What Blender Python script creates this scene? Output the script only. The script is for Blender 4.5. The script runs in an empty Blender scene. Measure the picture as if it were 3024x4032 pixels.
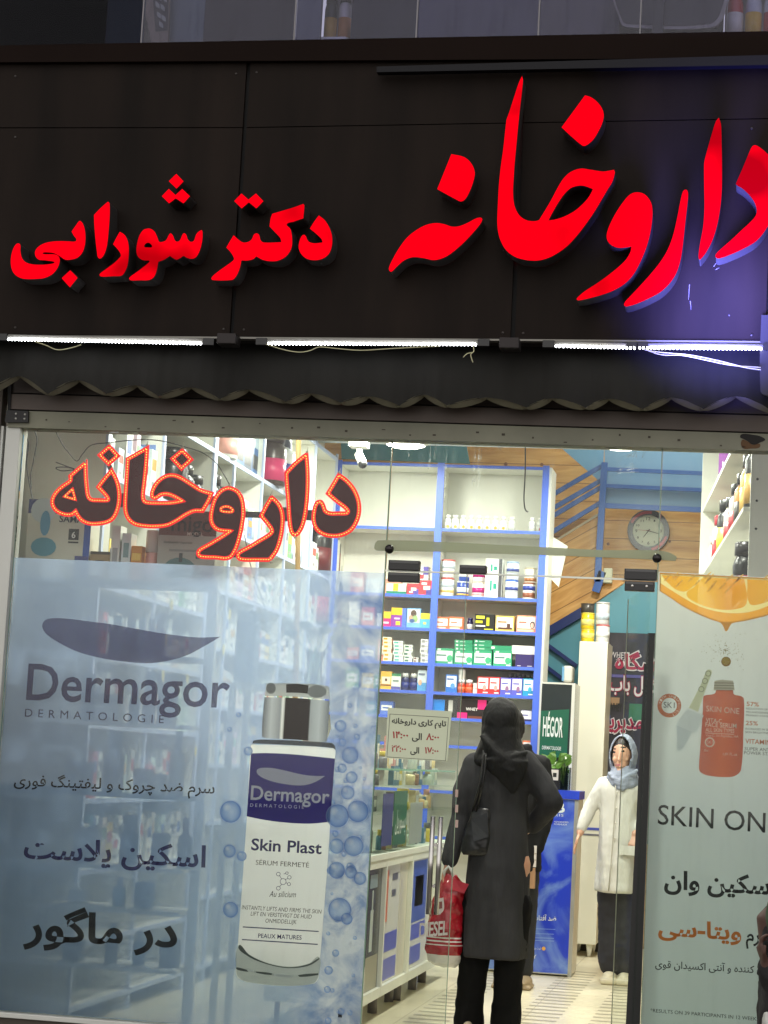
import bpy, bmesh, math, random
import numpy as np
from mathutils import Vector, Matrix
random.seed(7)
S = bpy.context.scene
COL = S.collection
# ------------------------------------------------------------------ camera
F_PX = 8196.0; CX, CY = 1512.0, 2016.0
def _n(v): return v / np.linalg.norm(v)
_d = _n(np.array([1478., 1064., F_PX]))
_u = np.array([3687., -68270., F_PX]); _u = _n(_u - _d * (_u @ _d))
_x = np.cross(_d, _u)
if _x[0] < 0: _x = -_x
RM = np.array([_x, _d, _u])
CAM = np.array([0., -9.0, 1.332])
cd = bpy.data.cameras.new('camera'); cam = bpy.data.objects.new('camera', cd); COL.objects.link(cam)
cd.sensor_fit = 'HORIZONTAL'; cd.sensor_width = 36; cd.lens = F_PX / 3024 * 36
cd.clip_start = 0.05; cd.clip_end = 200
_r = RM @ np.array([1., 0, 0]); _up = -(RM @ np.array([0, 1., 0])); _b = -(RM @ np.array([0, 0, 1.]))
cam.matrix_world = Matrix(((_r[0], _up[0], _b[0], CAM[0]), (_r[1], _up[1], _b[1], CAM[1]), (_r[2], _up[2], _b[2], CAM[2]), (0, 0, 0, 1)))
S.camera = cam
# ------------------------------------------------------------------ night sky, exposure
S.view_settings.view_transform = 'Standard'; S.view_settings.look = 'None'
S.view_settings.exposure = 0.0; S.view_settings.gamma = 1.0
W_ = bpy.data.worlds.new('World'); S.world = W_; W_.use_nodes = True
nt = W_.node_tree; bg = nt.nodes['Background']
sky = nt.nodes.new('ShaderNodeTexSky'); sky.sky_type = 'NISHITA'; sky.sun_disc = False
sky.sun_elevation = math.radians(50); sky.sun_rotation = math.radians(180)
hs = nt.nodes.new('ShaderNodeHueSaturation'); hs.inputs['Saturation'].default_value = .12; nt.links.new(sky.outputs[0], hs.inputs['Color'])   # city glow: nearly grey
tint = nt.nodes.new('ShaderNodeMix'); tint.data_type = 'RGBA'; tint.blend_type = 'MULTIPLY'; tint.inputs[0].default_value = 1; tint.inputs[7].default_value = (1, .95, .9, 1)
nt.links.new(hs.outputs[0], tint.inputs[6]); nt.links.new(tint.outputs[2], bg.inputs[0]); bg.inputs[1].default_value = 0.19
S.cycles.use_denoising = True
S.cycles.max_bounces = 8; S.cycles.transparent_max_bounces = 24
S.cycles.diffuse_bounces = 4; S.cycles.glossy_bounces = 3; S.cycles.sample_clamp_indirect = 4
S.cycles.caustics_reflective = False; S.cycles.caustics_refractive = False

# ------------------------------------------------------------------ pixel -> world
def ray(px, py): return RM @ np.array([px - CX, py - CY, F_PX])
def W(px, py, Y):
    v = ray(px, py); t = (Y - CAM[1]) / v[1]; return Vector(CAM + v * t)
def WX(px, py, X):
    v = ray(px, py); t = (X - CAM[0]) / v[0]; return Vector(CAM + v * t)
def WZ(px, py, Z):
    v = ray(px, py); t = (Z - CAM[2]) / v[2]; return Vector(CAM + v * t)
def crop(ox, oy, s): return lambda x, y: (ox + x * s, oy + y * s)
def rectpx(x0, y0, x1, y1, Y):
    """pixel rectangle -> upright world rectangle x0,x1,z0,z1 on the plane Y"""
    xm, ym = (x0 + x1) / 2, (y0 + y1) / 2
    return W(x0, ym, Y).x, W(x1, ym, Y).x, W(xm, y1, Y).z, W(xm, y0, Y).z

# ------------------------------------------------------------------ materials
def s2l(c):
    def f(u):
        u /= 255.0
        return u / 12.92 if u <= 0.04045 else ((u + 0.055) / 1.055) ** 2.4
    return tuple(f(v) for v in c)
MATS = {}
def mat(name, rgb=(200, 200, 200), rough=0.5, metal=0.0, emit=None, es=1.0, spec=0.5, noise=0.0, nscale=8.0, bump=0.0, bscale=60.0, coat=0.0, stretch=(1, 1, 1), bdist=.01):
    """rgb are sRGB values of the real surface colour"""
    if name in MATS: return MATS[name]
    m = bpy.data.materials.new(name); m.use_nodes = True; MATS[name] = m
    t = m.node_tree; b = t.nodes['Principled BSDF']
    c = s2l(rgb); b.inputs['Base Color'].default_value = (*c, 1)
    b.inputs['Roughness'].default_value = rough; b.inputs['Metallic'].default_value = metal
    b.inputs['Specular IOR Level'].default_value = spec
    if coat: b.inputs['Coat Weight'].default_value = coat
    if emit is not None:
        b.inputs['Emission Color'].default_value = (*s2l(emit), 1); b.inputs['Emission Strength'].default_value = es
    if noise or bump:
        tc = t.nodes.new('ShaderNodeTexCoord'); mp = t.nodes.new('ShaderNodeMapping'); mp.inputs['Scale'].default_value = stretch
        t.links.new(tc.outputs['Object'], mp.inputs[0])
    if noise:
        nz = t.nodes.new('ShaderNodeTexNoise'); nz.inputs['Scale'].default_value = nscale; nz.inputs['Detail'].default_value = 6
        t.links.new(mp.outputs[0], nz.inputs['Vector'])
        rp = t.nodes.new('ShaderNodeValToRGB')
        rp.color_ramp.elements[0].position = 0.3; rp.color_ramp.elements[1].position = 0.7
        rp.color_ramp.elements[0].color = (*[v * (1 - noise) for v in c], 1)
        rp.color_ramp.elements[1].color = (*[min(1, v * (1 + noise * .6)) for v in c], 1)
        t.links.new(nz.outputs['Fac'], rp.inputs[0]); t.links.new(rp.outputs[0], b.inputs['Base Color'])
    if bump:
        n2 = t.nodes.new('ShaderNodeTexNoise'); n2.inputs['Scale'].default_value = bscale; n2.inputs['Detail'].default_value = 4
        t.links.new(mp.outputs[0], n2.inputs['Vector'])
        bp = t.nodes.new('ShaderNodeBump'); bp.inputs['Strength'].default_value = bump; bp.inputs['Distance'].default_value = bdist
        t.links.new(n2.outputs['Fac'], bp.inputs['Height']); t.links.new(bp.outputs[0], b.inputs['Normal'])
    return m
def cm(rgb, rough=0.45): return mat('paint_%d_%d_%d_%d' % (*rgb, int(rough * 100)), rgb, rough)
def glass_mat(name, tint=(240, 248, 244), gloss=0.035, rough=0.02, dirt=0.0, fres=True):
    if name in MATS: return MATS[name]
    m = bpy.data.materials.new(name); m.use_nodes = True; MATS[name] = m
    t = m.node_tree; t.nodes.clear()
    o = t.nodes.new('ShaderNodeOutputMaterial'); tr = t.nodes.new('ShaderNodeBsdfTransparent'); gl = t.nodes.new('ShaderNodeBsdfGlossy')
    tr.inputs[0].default_value = (*s2l(tint), 1); gl.inputs['Roughness'].default_value = rough
    mx = t.nodes.new('ShaderNodeMixShader')
    fr = t.nodes.new('ShaderNodeFresnel'); fr.inputs[0].default_value = 1.25
    ad = t.nodes.new('ShaderNodeMath'); ad.operation = 'ADD'; ad.inputs[1].default_value = gloss
    t.links.new(fr.outputs[0], ad.inputs[0])
    if not fres: t.links.remove(ad.inputs[0].links[0]); ad.inputs[0].default_value = 0.0
    if True: t.links.new(ad.outputs[0], mx.inputs[0])
    t.links.new(tr.outputs[0], mx.inputs[1]); t.links.new(gl.outputs[0], mx.inputs[2])
    last = mx
    if dirt:
        tc = t.nodes.new('ShaderNodeTexCoord'); mp = t.nodes.new('ShaderNodeMapping'); mp.inputs['Scale'].default_value = (9, 1, 1.2)
        nz = t.nodes.new('ShaderNodeTexNoise'); nz.inputs['Scale'].default_value = 3.0; nz.inputs['Detail'].default_value = 8; nz.inputs['Roughness'].default_value = .65
        t.links.new(tc.outputs['Object'], mp.inputs[0]); t.links.new(mp.outputs[0], nz.inputs['Vector'])
        rp = t.nodes.new('ShaderNodeValToRGB'); rp.color_ramp.elements[0].position = .5; rp.color_ramp.elements[1].position = .8
        rp.color_ramp.elements[1].color = (dirt,) * 3 + (1,)
        t.links.new(nz.outputs['Fac'], rp.inputs[0])
        tl = t.nodes.new('ShaderNodeBsdfTranslucent'); tl.inputs[0].default_value = (.75, .8, .8, 1)
        m2 = t.nodes.new('ShaderNodeMixShader'); t.links.new(rp.outputs[0], m2.inputs[0])
        t.links.new(mx.outputs[0], m2.inputs[1]); t.links.new(tl.outputs[0], m2.inputs[2]); last = m2
    t.links.new(last.outputs[0], o.inputs[0])
    return m
def film_mat(name, stops, see=0.45, axis='Z', lo=0, hi=1, splash=None, rough=.35, tl_=.4):
    """printed window film: a vertical colour run of the print, part see-through, lit from both sides"""
    if name in MATS: return MATS[name]
    m = bpy.data.materials.new(name); m.use_nodes = True; MATS[name] = m
    t = m.node_tree; t.nodes.clear(); N = t.nodes.new; L = t.links.new
    o = N('ShaderNodeOutputMaterial'); tr = N('ShaderNodeBsdfTransparent'); df = N('ShaderNodeBsdfDiffuse'); tl = N('ShaderNodeBsdfTranslucent')
    ge = N('ShaderNodeNewGeometry'); sp = N('ShaderNodeSeparateXYZ'); L(ge.outputs['Position'], sp.inputs[0])
    mr = N('ShaderNodeMapRange'); mr.inputs[1].default_value = lo; mr.inputs[2].default_value = hi
    L(sp.outputs[axis], mr.inputs[0])
    nz0 = N('ShaderNodeTexNoise'); nz0.inputs['Scale'].default_value = 2.2; L(ge.outputs['Position'], nz0.inputs['Vector'])
    am = N('ShaderNodeMath'); am.operation = 'MULTIPLY_ADD'; am.inputs[1].default_value = .22; L(nz0.outputs['Fac'], am.inputs[0]); 
    sb = N('ShaderNodeMath'); sb.operation = 'SUBTRACT'; sb.inputs[1].default_value = .11; L(mr.outputs[0], sb.inputs[0]); L(sb.outputs[0], am.inputs[2])
    rp = N('ShaderNodeValToRGB'); cr = rp.color_ramp
    while len(cr.elements) < len(stops): cr.elements.new(.5)
    for e, (p, c) in zip(cr.elements, stops): e.position = p; e.color = (*s2l(c), 1)
    L(am.outputs[0], rp.inputs[0]); colout = rp.outputs[0]
    if splash:
        x0, x1, x2, x3, dark, light = splash
        nz = N('ShaderNodeTexNoise'); nz.inputs['Scale'].default_value = 7; nz.inputs['Detail'].default_value = 9; nz.inputs['Roughness'].default_value = .62; nz.inputs['Distortion'].default_value = .7
        L(ge.outputs['Position'], nz.inputs['Vector'])
        r2 = N('ShaderNodeValToRGB'); r2.color_ramp.elements[0].position = .36; r2.color_ramp.elements[1].position = .62
        r2.color_ramp.elements[0].color = (*s2l(dark), 1); r2.color_ramp.elements[1].color = (*s2l(light), 1)
        L(nz.outputs['Fac'], r2.inputs[0])
        a1 = N('ShaderNodeMapRange'); a1.inputs[1].default_value = x0; a1.inputs[2].default_value = x1; L(sp.outputs['X'], a1.inputs[0])
        a2 = N('ShaderNodeMapRange'); a2.inputs[1].default_value = x3; a2.inputs[2].default_value = x2; L(sp.outputs['X'], a2.inputs[0])
        mu = N('ShaderNodeMath'); mu.operation = 'MULTIPLY'; L(a1.outputs[0], mu.inputs[0]); L(a2.outputs[0], mu.inputs[1])
        mc = N('ShaderNodeMix'); mc.data_type = 'RGBA'; L(mu.outputs[0], mc.inputs[0]); L(colout, mc.inputs[6]); L(r2.outputs[0], mc.inputs[7]); colout = mc.outputs[2]
    L(colout, df.inputs[0]); L(colout, tl.inputs[0])
    m1 = N('ShaderNodeMixShader'); m1.inputs[0].default_value = tl_; L(df.outputs[0], m1.inputs[1]); L(tl.outputs[0], m1.inputs[2])
    m2 = N('ShaderNodeMixShader'); m2.inputs[0].default_value = see; L(m1.outputs[0], m2.inputs[1]); L(tr.outputs[0], m2.inputs[2])
    L(m2.outputs[0], o.inputs[0])
    return m
def ink(rgb, see=.12):
    return film_mat('ink_%d_%d_%d_%d' % (*rgb, int(see * 100)), [(0, rgb), (1, rgb)], see)

# ------------------------------------------------------------------ objects
def tag(o, label=None, cat=None, group=None, kind=None):
    if label: o['label'] = label
    if cat: o['category'] = cat
    if group: o['group'] = group
    if kind: o['kind'] = kind
    return o
def thing(name, label, cat, loc=(0, 0, 0), rot=0, group=None):
    o = bpy.data.objects.new(name, None); o.empty_display_size = .05; COL.objects.link(o)
    o.location = loc; o.rotation_euler = (0, 0, rot)
    return tag(o, label, cat, group)
def link(name, me, parent=None, loc=(0, 0, 0), rot=0):
    o = bpy.data.objects.new(name, me); COL.objects.link(o)
    o.location = loc; o.rotation_euler = (0, 0, rot)
    if parent: o.parent = parent
    return o
def wloc(o):
    v = Vector((0, 0, 0))
    while o is not None: v += Vector(o.location); o = o.parent
    return v
class MB:
    """collects simple shapes into one mesh; vertices in world (or, for products, local) coordinates"""
    def __init__(s): s.bm = bmesh.new(); s.mi = 0
    def face(s, vs):
        f = s.bm.faces.new(vs); f.material_index = s.mi; return f
    def quad(s, a, b, c, d): return s.face([s.bm.verts.new(p) for p in (a, b, c, d)])
    def poly(s, pts): return s.face([s.bm.verts.new(p) for p in pts])
    def hexa(s, p):
        v = [s.bm.verts.new(q) for q in p]
        for f in ((0, 1, 2, 3), (7, 6, 5, 4), (0, 4, 5, 1), (1, 5, 6, 2), (2, 6, 7, 3), (3, 7, 4, 0)): s.face([v[i] for i in f])
    def box(s, x0, x1, y0, y1, z0, z1, bev=0.0):
        if x1 < x0: x0, x1 = x1, x0
        if y1 < y0: y0, y1 = y1, y0
        if z1 < z0: z0, z1 = z1, z0
        n0 = len(s.bm.verts)
        p = [(x0, y0, z0), (x1, y0, z0), (x1, y1, z0), (x0, y1, z0), (x0, y0, z1), (x1, y0, z1), (x1, y1, z1), (x0, y1, z1)]
        v = [s.bm.verts.new(q) for q in p]; fs = []
        for f in ((3, 2, 1, 0), (4, 5, 6, 7), (0, 1, 5, 4), (1, 2, 6, 5), (2, 3, 7, 6), (3, 0, 4, 7)): fs.append(s.face([v[i] for i in f]))
        if bev > 0:
            es = list({e for f in fs for e in f.edges})
            bmesh.ops.bevel(s.bm, geom=es, offset=bev, segments=2, affect='EDGES', profile=.5)
        return s
    def lathe(s, prof, c=(0, 0, 0), seg=16, sx=1.0, sy=1.0):
        rings = []
        for r, z in prof:
            rings.append([s.bm.verts.new((c[0] + sx * r * math.cos(2 * math.pi * k / seg), c[1] + sy * r * math.sin(2 * math.pi * k / seg), c[2] + z)) for k in range(seg)])
        for a, b in zip(rings, rings[1:]):
            for k in range(seg):
                f = s.face([a[k], a[(k + 1) % seg], b[(k + 1) % seg], b[k]]); f.smooth = True
        s.face(rings[0][::-1]); s.face(rings[-1]); return s
    def tube(s, pts, r, seg=8, caps=True, flat=1.0):
        pts = [Vector(p) for p in pts]; rs = r if isinstance(r, (list, tuple)) else [r] * len(pts)
        rings = []; prev = None
        for i, p in enumerate(pts):
            t = (pts[min(i + 1, len(pts) - 1)] - pts[max(i - 1, 0)])
            if t.length < 1e-9: t = Vector((0, 0, 1))
            t.normalize()
            if prev is None:
                a = Vector((0, 0, 1)) if abs(t.z) < .9 else Vector((0, 1, 0))
                n = t.cross(a).normalized()
            else:
                n = (prev - t * prev.dot(t))
                n = n.normalized() if n.length > 1e-6 else t.orthogonal().normalized()
            prev = n; b = t.cross(n)
            rings.append([s.bm.verts.new(p + (n * math.cos(2 * math.pi * k / seg) + b * flat * math.sin(2 * math.pi * k / seg)) * rs[i]) for k in range(seg)])
        for a, b in zip(rings, rings[1:]):
            for k in range(seg):
                f = s.face([a[k], a[(k + 1) % seg], b[(k + 1) % seg], b[k]]); f.smooth = True
        if caps: s.face(rings[0][::-1]); s.face(rings[-1])
        return s
    def ball(s, c, r, seg=16, sc=(1, 1, 1)):
        m = Matrix.Translation(c) @ Matrix.Diagonal((sc[0] * r, sc[1] * r, sc[2] * r, 1))
        g = bmesh.ops.create_uvsphere(s.bm, u_segments=seg, v_segments=max(6, seg // 2), radius=1, matrix=m)
        for v in g['verts']:
            for f in v.link_faces: f.smooth = True; f.material_index = s.mi
        return s
    def loft(s, rings, smooth=True, cap=True):
        rr = [[s.bm.verts.new(p) for p in R] for R in rings]; n = len(rr[0])
        for a, b in zip(rr, rr[1:]):
            for k in range(n):
                f = s.face([a[k], a[(k + 1) % n], b[(k + 1) % n], b[k]]); f.smooth = smooth
        if cap: s.face(rr[0][::-1]); s.face(rr[-1])
        return s
    def mesh(s, name, mats, off=None):
        me = bpy.data.meshes.new(name)
        bmesh.ops.recalc_face_normals(s.bm, faces=s.bm.faces)
        if off is not None: bmesh.ops.translate(s.bm, verts=s.bm.verts, vec=-Vector(off))
        s.bm.to_mesh(me); s.bm.free()
        for m in (mats if isinstance(mats, (list, tuple)) else [mats]): me.materials.append(m)
        return me
    def build(s, name, mats, parent=None):
        """world-coordinate build: origin at the parent's base, or at the shape's own base"""
        if parent is not None: return link(name, s.mesh(name, mats, wloc(parent)), parent)
        vs = [v.co for v in s.bm.verts]
        c = Vector(((min(v.x for v in vs) + max(v.x for v in vs)) / 2, (min(v.y for v in vs) + max(v.y for v in vs)) / 2, min(v.z for v in vs)))
        return link(name, s.mesh(name, mats, c), None, c)
def struct(name, mb, m): return tag(mb.build(name, m), kind='structure')
def single(name, mb, m, label, cat, group=None): return tag(mb.build(name, m), label, cat, group)

# ------------------------------------------------------------------ traced outlines
def smooth(pts, n=5):
    P = [(p[0], p[1]) for p in pts]; C = [len(p) > 2 and p[2] for p in pts]; out = []; m = len(P)
    for i in range(m):
        p0, p1, p2, p3 = P[i - 1], P[i], P[(i + 1) % m], P[(i + 2) % m]
        d = math.dist(p1, p2)
        def tan(a, b, c, corner, fwd):
            if corner: return ((c[0] - b[0]), (c[1] - b[1])) if fwd else ((b[0] - a[0]), (b[1] - a[1]))
            l = math.dist(a, c) or 1
            return ((c[0] - a[0]) / l * d, (c[1] - a[1]) / l * d)
        t1 = tan(p0, p1, p2, C[i], True); t2 = tan(p1, p2, p3, C[(i + 1) % m], False)
        for k in range(n):
            s = k / n; h1 = 2 * s ** 3 - 3 * s * s + 1; h2 = -2 * s ** 3 + 3 * s * s; h3 = s ** 3 - 2 * s * s + s; h4 = s ** 3 - s * s
            out.append((h1 * p1[0] + h2 * p2[0] + h3 * t1[0] + h4 * t2[0], h1 * p1[1] + h2 * p2[1] + h3 * t1[1] + h4 * t2[1]))
    return out
def px_loop(pts, cr, Y, n=5, raw=False):
    q = [(p[0], p[1]) for p in pts] if raw else smooth(pts, n)
    out = []
    for x, y in q:
        w = W(*cr(x, y), Y); out.append((w.x, w.z))
    return out
def shape_mesh(loops, Y, depth=0.0, fill='BOTH', offset=0.0):
    """filled outline in the XZ plane at Y (front), with real thickness depth behind it"""
    c = bpy.data.curves.new('c', 'CURVE'); c.dimensions = '2D'; c.fill_mode = fill; c.extrude = depth / 2; c.offset = offset
    for lp in loops:
        s = c.splines.new('POLY'); s.points.add(len(lp) - 1); s.use_cyclic_u = True
        for p, q in zip(s.points, lp): p.co = (q[0], q[1], 0, 1)
    o = bpy.data.objects.new('c', c); COL.objects.link(o)
    dg = bpy.context.evaluated_depsgraph_get(); dg.update()
    me = bpy.data.meshes.new_from_object(o.evaluated_get(dg))
    bpy.data.objects.remove(o); bpy.data.curves.remove(c)
    for v in me.vertices: v.co = (v.co.x, Y + depth / 2 - v.co.z, v.co.y)
    return me
def put(name, me, m, parent):
    off = wloc(parent)
    for v in me.vertices: v.co = v.co - off
    me.materials.clear(); me.materials.append(m); me.name = name
    return link(name, me, parent)
def flat(name, pts, cr, Y, m, parent, holes=(), n=5, raw=False, depth=0.0):
    loops = [px_loop(pts, cr, Y, n, raw)] + [px_loop(h, cr, Y, n, raw) for h in holes]
    return put(name, shape_mesh(loops, Y, depth), m, parent)
def circ(cx, cy, r, k=20, ry=None): return [(cx + r * math.cos(2 * math.pi * i / k), cy + (ry or r) * math.sin(2 * math.pi * i / k)) for i in range(k)]

# ------------------------------------------------------------------ lettering
_F = {}
def _reg(ch, base, n):
    _F[ch] = [chr(base + i) for i in range(n)]
for ch, b, n in (('ا', 0xFE8D, 2), ('آ', 0xFE81, 2), ('ب', 0xFE8F, 4), ('پ', 0xFB56, 4), ('ت', 0xFE95, 4), ('ث', 0xFE99, 4), ('ج', 0xFE9D, 4), ('چ', 0xFB7A, 4), ('ح', 0xFEA1, 4), ('خ', 0xFEA5, 4),
                 ('د', 0xFEA9, 2), ('ذ', 0xFEAB, 2), ('ر', 0xFEAD, 2), ('ز', 0xFEAF, 2), ('س', 0xFEB1, 4), ('ش', 0xFEB5, 4), ('ص', 0xFEB9, 4), ('ض', 0xFEBD, 4), ('ط', 0xFEC1, 4), ('ع', 0xFEC9, 4), ('غ', 0xFECD, 4),
                 ('ف', 0xFED1, 4), ('ق', 0xFED5, 4), ('ک', 0xFB8E, 4), ('گ', 0xFB92, 4), ('ل', 0xFEDD, 4), ('م', 0xFEE1, 4), ('ن', 0xFEE5, 4), ('ه', 0xFEE9, 4), ('و', 0xFEED, 2), ('ی', 0xFBFC, 4)): _reg(ch, b, n)
def persian(s):
    out = []; i = 0
    while i < len(s):
        ch = s[i]
        if ch not in _F: out.append(ch); i += 1; continue
        pj = i > 0 and s[i - 1] in _F and len(_F[s[i - 1]]) == 4
        if ch == 'ل' and i + 1 < len(s) and s[i + 1] == 'ا':
            out.append(chr(0xFEFC if pj else 0xFEFB)); i += 2; continue
        nj = len(_F[ch]) == 4 and i + 1 < len(s) and s[i + 1] in _F
        f = _F[ch]; k = (3 if nj else 1) if pj else (2 if nj else 0)
        out.append(f[k]); i += 1
    return ''.join(out[::-1])
def _textmesh(s, bold=0.0, shear=0.0, space=1.0, res=3):
    c = bpy.data.curves.new('t', 'FONT'); c.body = s; c.size = 1; c.offset = bold; c.shear = shear; c.space_character = space; c.resolution_u = res
    o = bpy.data.objects.new('t', c); COL.objects.link(o)
    dg = bpy.context.evaluated_depsgraph_get(); dg.update()
    me = bpy.data.meshes.new_from_object(o.evaluated_get(dg))
    bpy.data.objects.remove(o); bpy.data.curves.remove(c); return me
_hc = {}
def _capheight(ch):
    if ch not in _hc:
        me = _textmesh(ch); _hc[ch] = max(v.co.y for v in me.vertices); bpy.data.meshes.remove(me)
    return _hc[ch]
_adv = {}
def _glyphs(s, bold, shear, space):
    """joined script: every glyph its own outline, so that joins do not cancel"""
    bar = _textmesh('|'); bx = max(v.co.x for v in bar.vertices); bpy.data.meshes.remove(bar)
    V = []; Fc = []; x = 0.0
    for i, ch in enumerate(s):
        if ch not in _adv:
            m = _textmesh(ch + '|'); _adv[ch] = max(v.co.x for v in m.vertices) - bx; bpy.data.meshes.remove(m)
        m = _textmesh(ch, bold, shear) if ch != ' ' else None
        if m:
            o = len(V); V += [(v.co.x + x, v.co.y, .00025 * (i % 2)) for v in m.vertices]; Fc += [[k + o for k in p.vertices] for p in m.polygons]; bpy.data.meshes.remove(m)
        x += _adv[ch]
    me = bpy.data.meshes.new('t'); me.from_pydata(V, [], Fc); return me
def text(s, p0, p1, h, cr, Y, m, parent, name='lettering', bold=0.0, shear=0.0, space=1.0, fa=False, hs=None):
    """lettering whose baseline runs from p0 to p1 (photo points mapped onto the plane Y), cap height h"""
    me = _glyphs(persian(s), bold, shear, space) if fa else _textmesh(s, bold, shear, space)
    xs = [v.co.x for v in me.vertices]; x0, x1 = min(xs), max(xs)
    A = W(*cr(*p0), Y); B = W(*cr(*p1), Y); H = (A - W(*cr(p0[0], p0[1] - h), Y)).length / _capheight('ﺍ' if fa else 'H')
    ex = (B - A) / (x1 - x0)
    for v in me.vertices:
        q = A + ex * (v.co.x - x0) + Vector((0, 0, H * v.co.y)); v.co = (q.x, Y - v.co.z, q.z)
    return put(name, me, m, parent)
def text3(s, A, ex, ez, m, parent, name='lettering', bold=0.0, fa=False, width=None, cap=None, shear=0.0):
    """lettering at world point A along ex (unit) with up ez (unit), fitted to width and cap height"""
    me = _textmesh(persian(s) if fa else s, bold, shear); xs = [v.co.x for v in me.vertices]; x0, x1 = min(xs), max(xs)
    k = width / (x1 - x0); h = (cap / _capheight('ﺍ' if fa else 'H')) if cap else k
    A = Vector(A); ex = Vector(ex); ez = Vector(ez)
    for v in me.vertices: v.co = A + ex * ((v.co.x - x0) * k) + ez * (v.co.y * h)
    return put(name, me, m, parent)
# ================================================================== FACADE
YG = 0.0            # glass line
YF, YL = -0.28, -0.40   # fascia cladding front, letter faces
I = lambda x, y: (x, y)
def pxslab(quad, Y0, Y1, mb=None):
    mb = mb or MB(); q = [W(x, y, Y0) for x, y in quad]
    mb.hexa([(p.x, Y0, p.z) for p in q] + [(p.x, Y1, p.z) for p in q]); return mb
M_clad = mat('dark_cladding', (28, 21, 17), .6, spec=.1, noise=.45, nscale=1.6, stretch=(3, 1, .5), bump=.02, bscale=3)
M_gap = mat('joint_black', (8, 8, 9), .8)
M_led = mat('led_white', (255, 255, 255), emit=(248, 250, 255), es=26)
M_ret = mat('letter_return', (52, 50, 50), .45)
M_red = mat('letter_face_red', (60, 0, 4), .6, emit=(255, 0, 20), es=1.1, spec=.0)
def _uneven():
    t = M_red.node_tree; b = t.nodes['Principled BSDF']; N = t.nodes.new; L = t.links.new
    ge = N('ShaderNodeNewGeometry'); nz = N('ShaderNodeTexNoise'); nz.inputs['Scale'].default_value = 3.1; nz.inputs['Detail'].default_value = 1.5; L(ge.outputs['Position'], nz.inputs['Vector'])
    mr = N('ShaderNodeMapRange'); mr.inputs[1].default_value = .3; mr.inputs[2].default_value = .4; mr.inputs[3].default_value = .5; mr.inputs[4].default_value = 1.1; L(nz.outputs['Fac'], mr.inputs[0]); L(mr.outputs[0], b.inputs['Emission Strength'])
_uneven()
M_dark = mat('black_plastic', (18, 18, 19), .35)
M_steel = mat('brushed_steel', (190, 188, 184), .22, 1.0)
M_alu = mat('aluminium', (176, 176, 170), .4, .5, noise=.1, nscale=5)
M_white = mat('white_laminate', (226, 226, 216), .42, noise=.05, nscale=3)
M_blue = mat('blue_edging', (76, 108, 214), .4)
M_cable = mat('grey_cable', (60, 60, 62), .5)

# --- pavement and the shop floor, ceiling
mb = MB(); mb.quad((-60, -60, -.06), (60, -60, -.06), (60, .0, -.06), (-60, .0, -.06)); struct('pavement', mb, mat('pavement_stone', (120, 116, 110), .8, noise=.25, nscale=2))
mb = MB(); mb.quad((-3.62, .02, 0), (2.4, .02, 0), (2.4, 7.7, 0), (-3.62, 7.7, 0))
def floor_mat():
    m = bpy.data.materials.new('floor_tile'); m.use_nodes = True; t = m.node_tree; b = t.nodes['Principled BSDF']; N = t.nodes.new; L = t.links.new
    tc = N('ShaderNodeTexCoord'); nz = N('ShaderNodeTexNoise'); nz.inputs['Scale'].default_value = 3; nz.inputs['Detail'].default_value = 7; L(tc.outputs['Object'], nz.inputs['Vector'])
    rp = N('ShaderNodeValToRGB'); rp.color_ramp.elements[0].color = (*s2l((205, 196, 168)), 1); rp.color_ramp.elements[1].color = (*s2l((228, 220, 194)), 1); L(nz.outputs['Fac'], rp.inputs[0])
    bk = N('ShaderNodeTexBrick'); bk.offset = 0; bk.inputs['Scale'].default_value = 1; bk.inputs['Mortar Size'].default_value = .004; bk.inputs['Brick Width'].default_value = .6; bk.inputs['Row Height'].default_value = .6
    L(tc.outputs['Object'], bk.inputs['Vector']); L(rp.outputs[0], bk.inputs['Color1']); L(rp.outputs[0], bk.inputs['Color2']); bk.inputs['Mortar'].default_value = (*s2l((186, 176, 150)), 1)
    L(bk.outputs['Color'], b.inputs['Base Color']); b.inputs['Roughness'].default_value = .28
    return m
struct('floor', mb, floor_mat())
# inlaid dashes of the tile pattern
mb = MB()
for xa in (-1.78, -1.25, -.86):
    for k in range(30):
        y = .35 + k * .17; mb.quad((xa, y, .0015), (xa + .22, y, .0015), (xa + .22, y + .05, .0015), (xa, y + .05, .0015))
struct('floor_inlay', mb, mat('inlay_grey', (170, 162, 140), .35))
mb = MB(); mb.quad((-3.62, .02, 3.62), (2.4, .02, 3.62), (2.4, 5.7, 3.62), (-3.62, 5.7, 3.62)); mb.quad((-3.62, 5.7, 3.62), (2.4, 5.7, 3.62), (2.4, 5.7, 3.9), (-3.62, 5.7, 3.9)); mb.quad((-3.62, 5.7, 5.2), (2.4, 5.7, 5.2), (2.4, 7.7, 5.2), (-3.62, 7.7, 5.2)); mb.quad((-3.62, 5.7, 3.9), (2.4, 5.7, 3.9), (2.4, 5.7, 5.2), (-3.62, 5.7, 5.2)); struct('ceiling', mb, mat('ceiling_paint', (206, 220, 218), .3))

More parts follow.
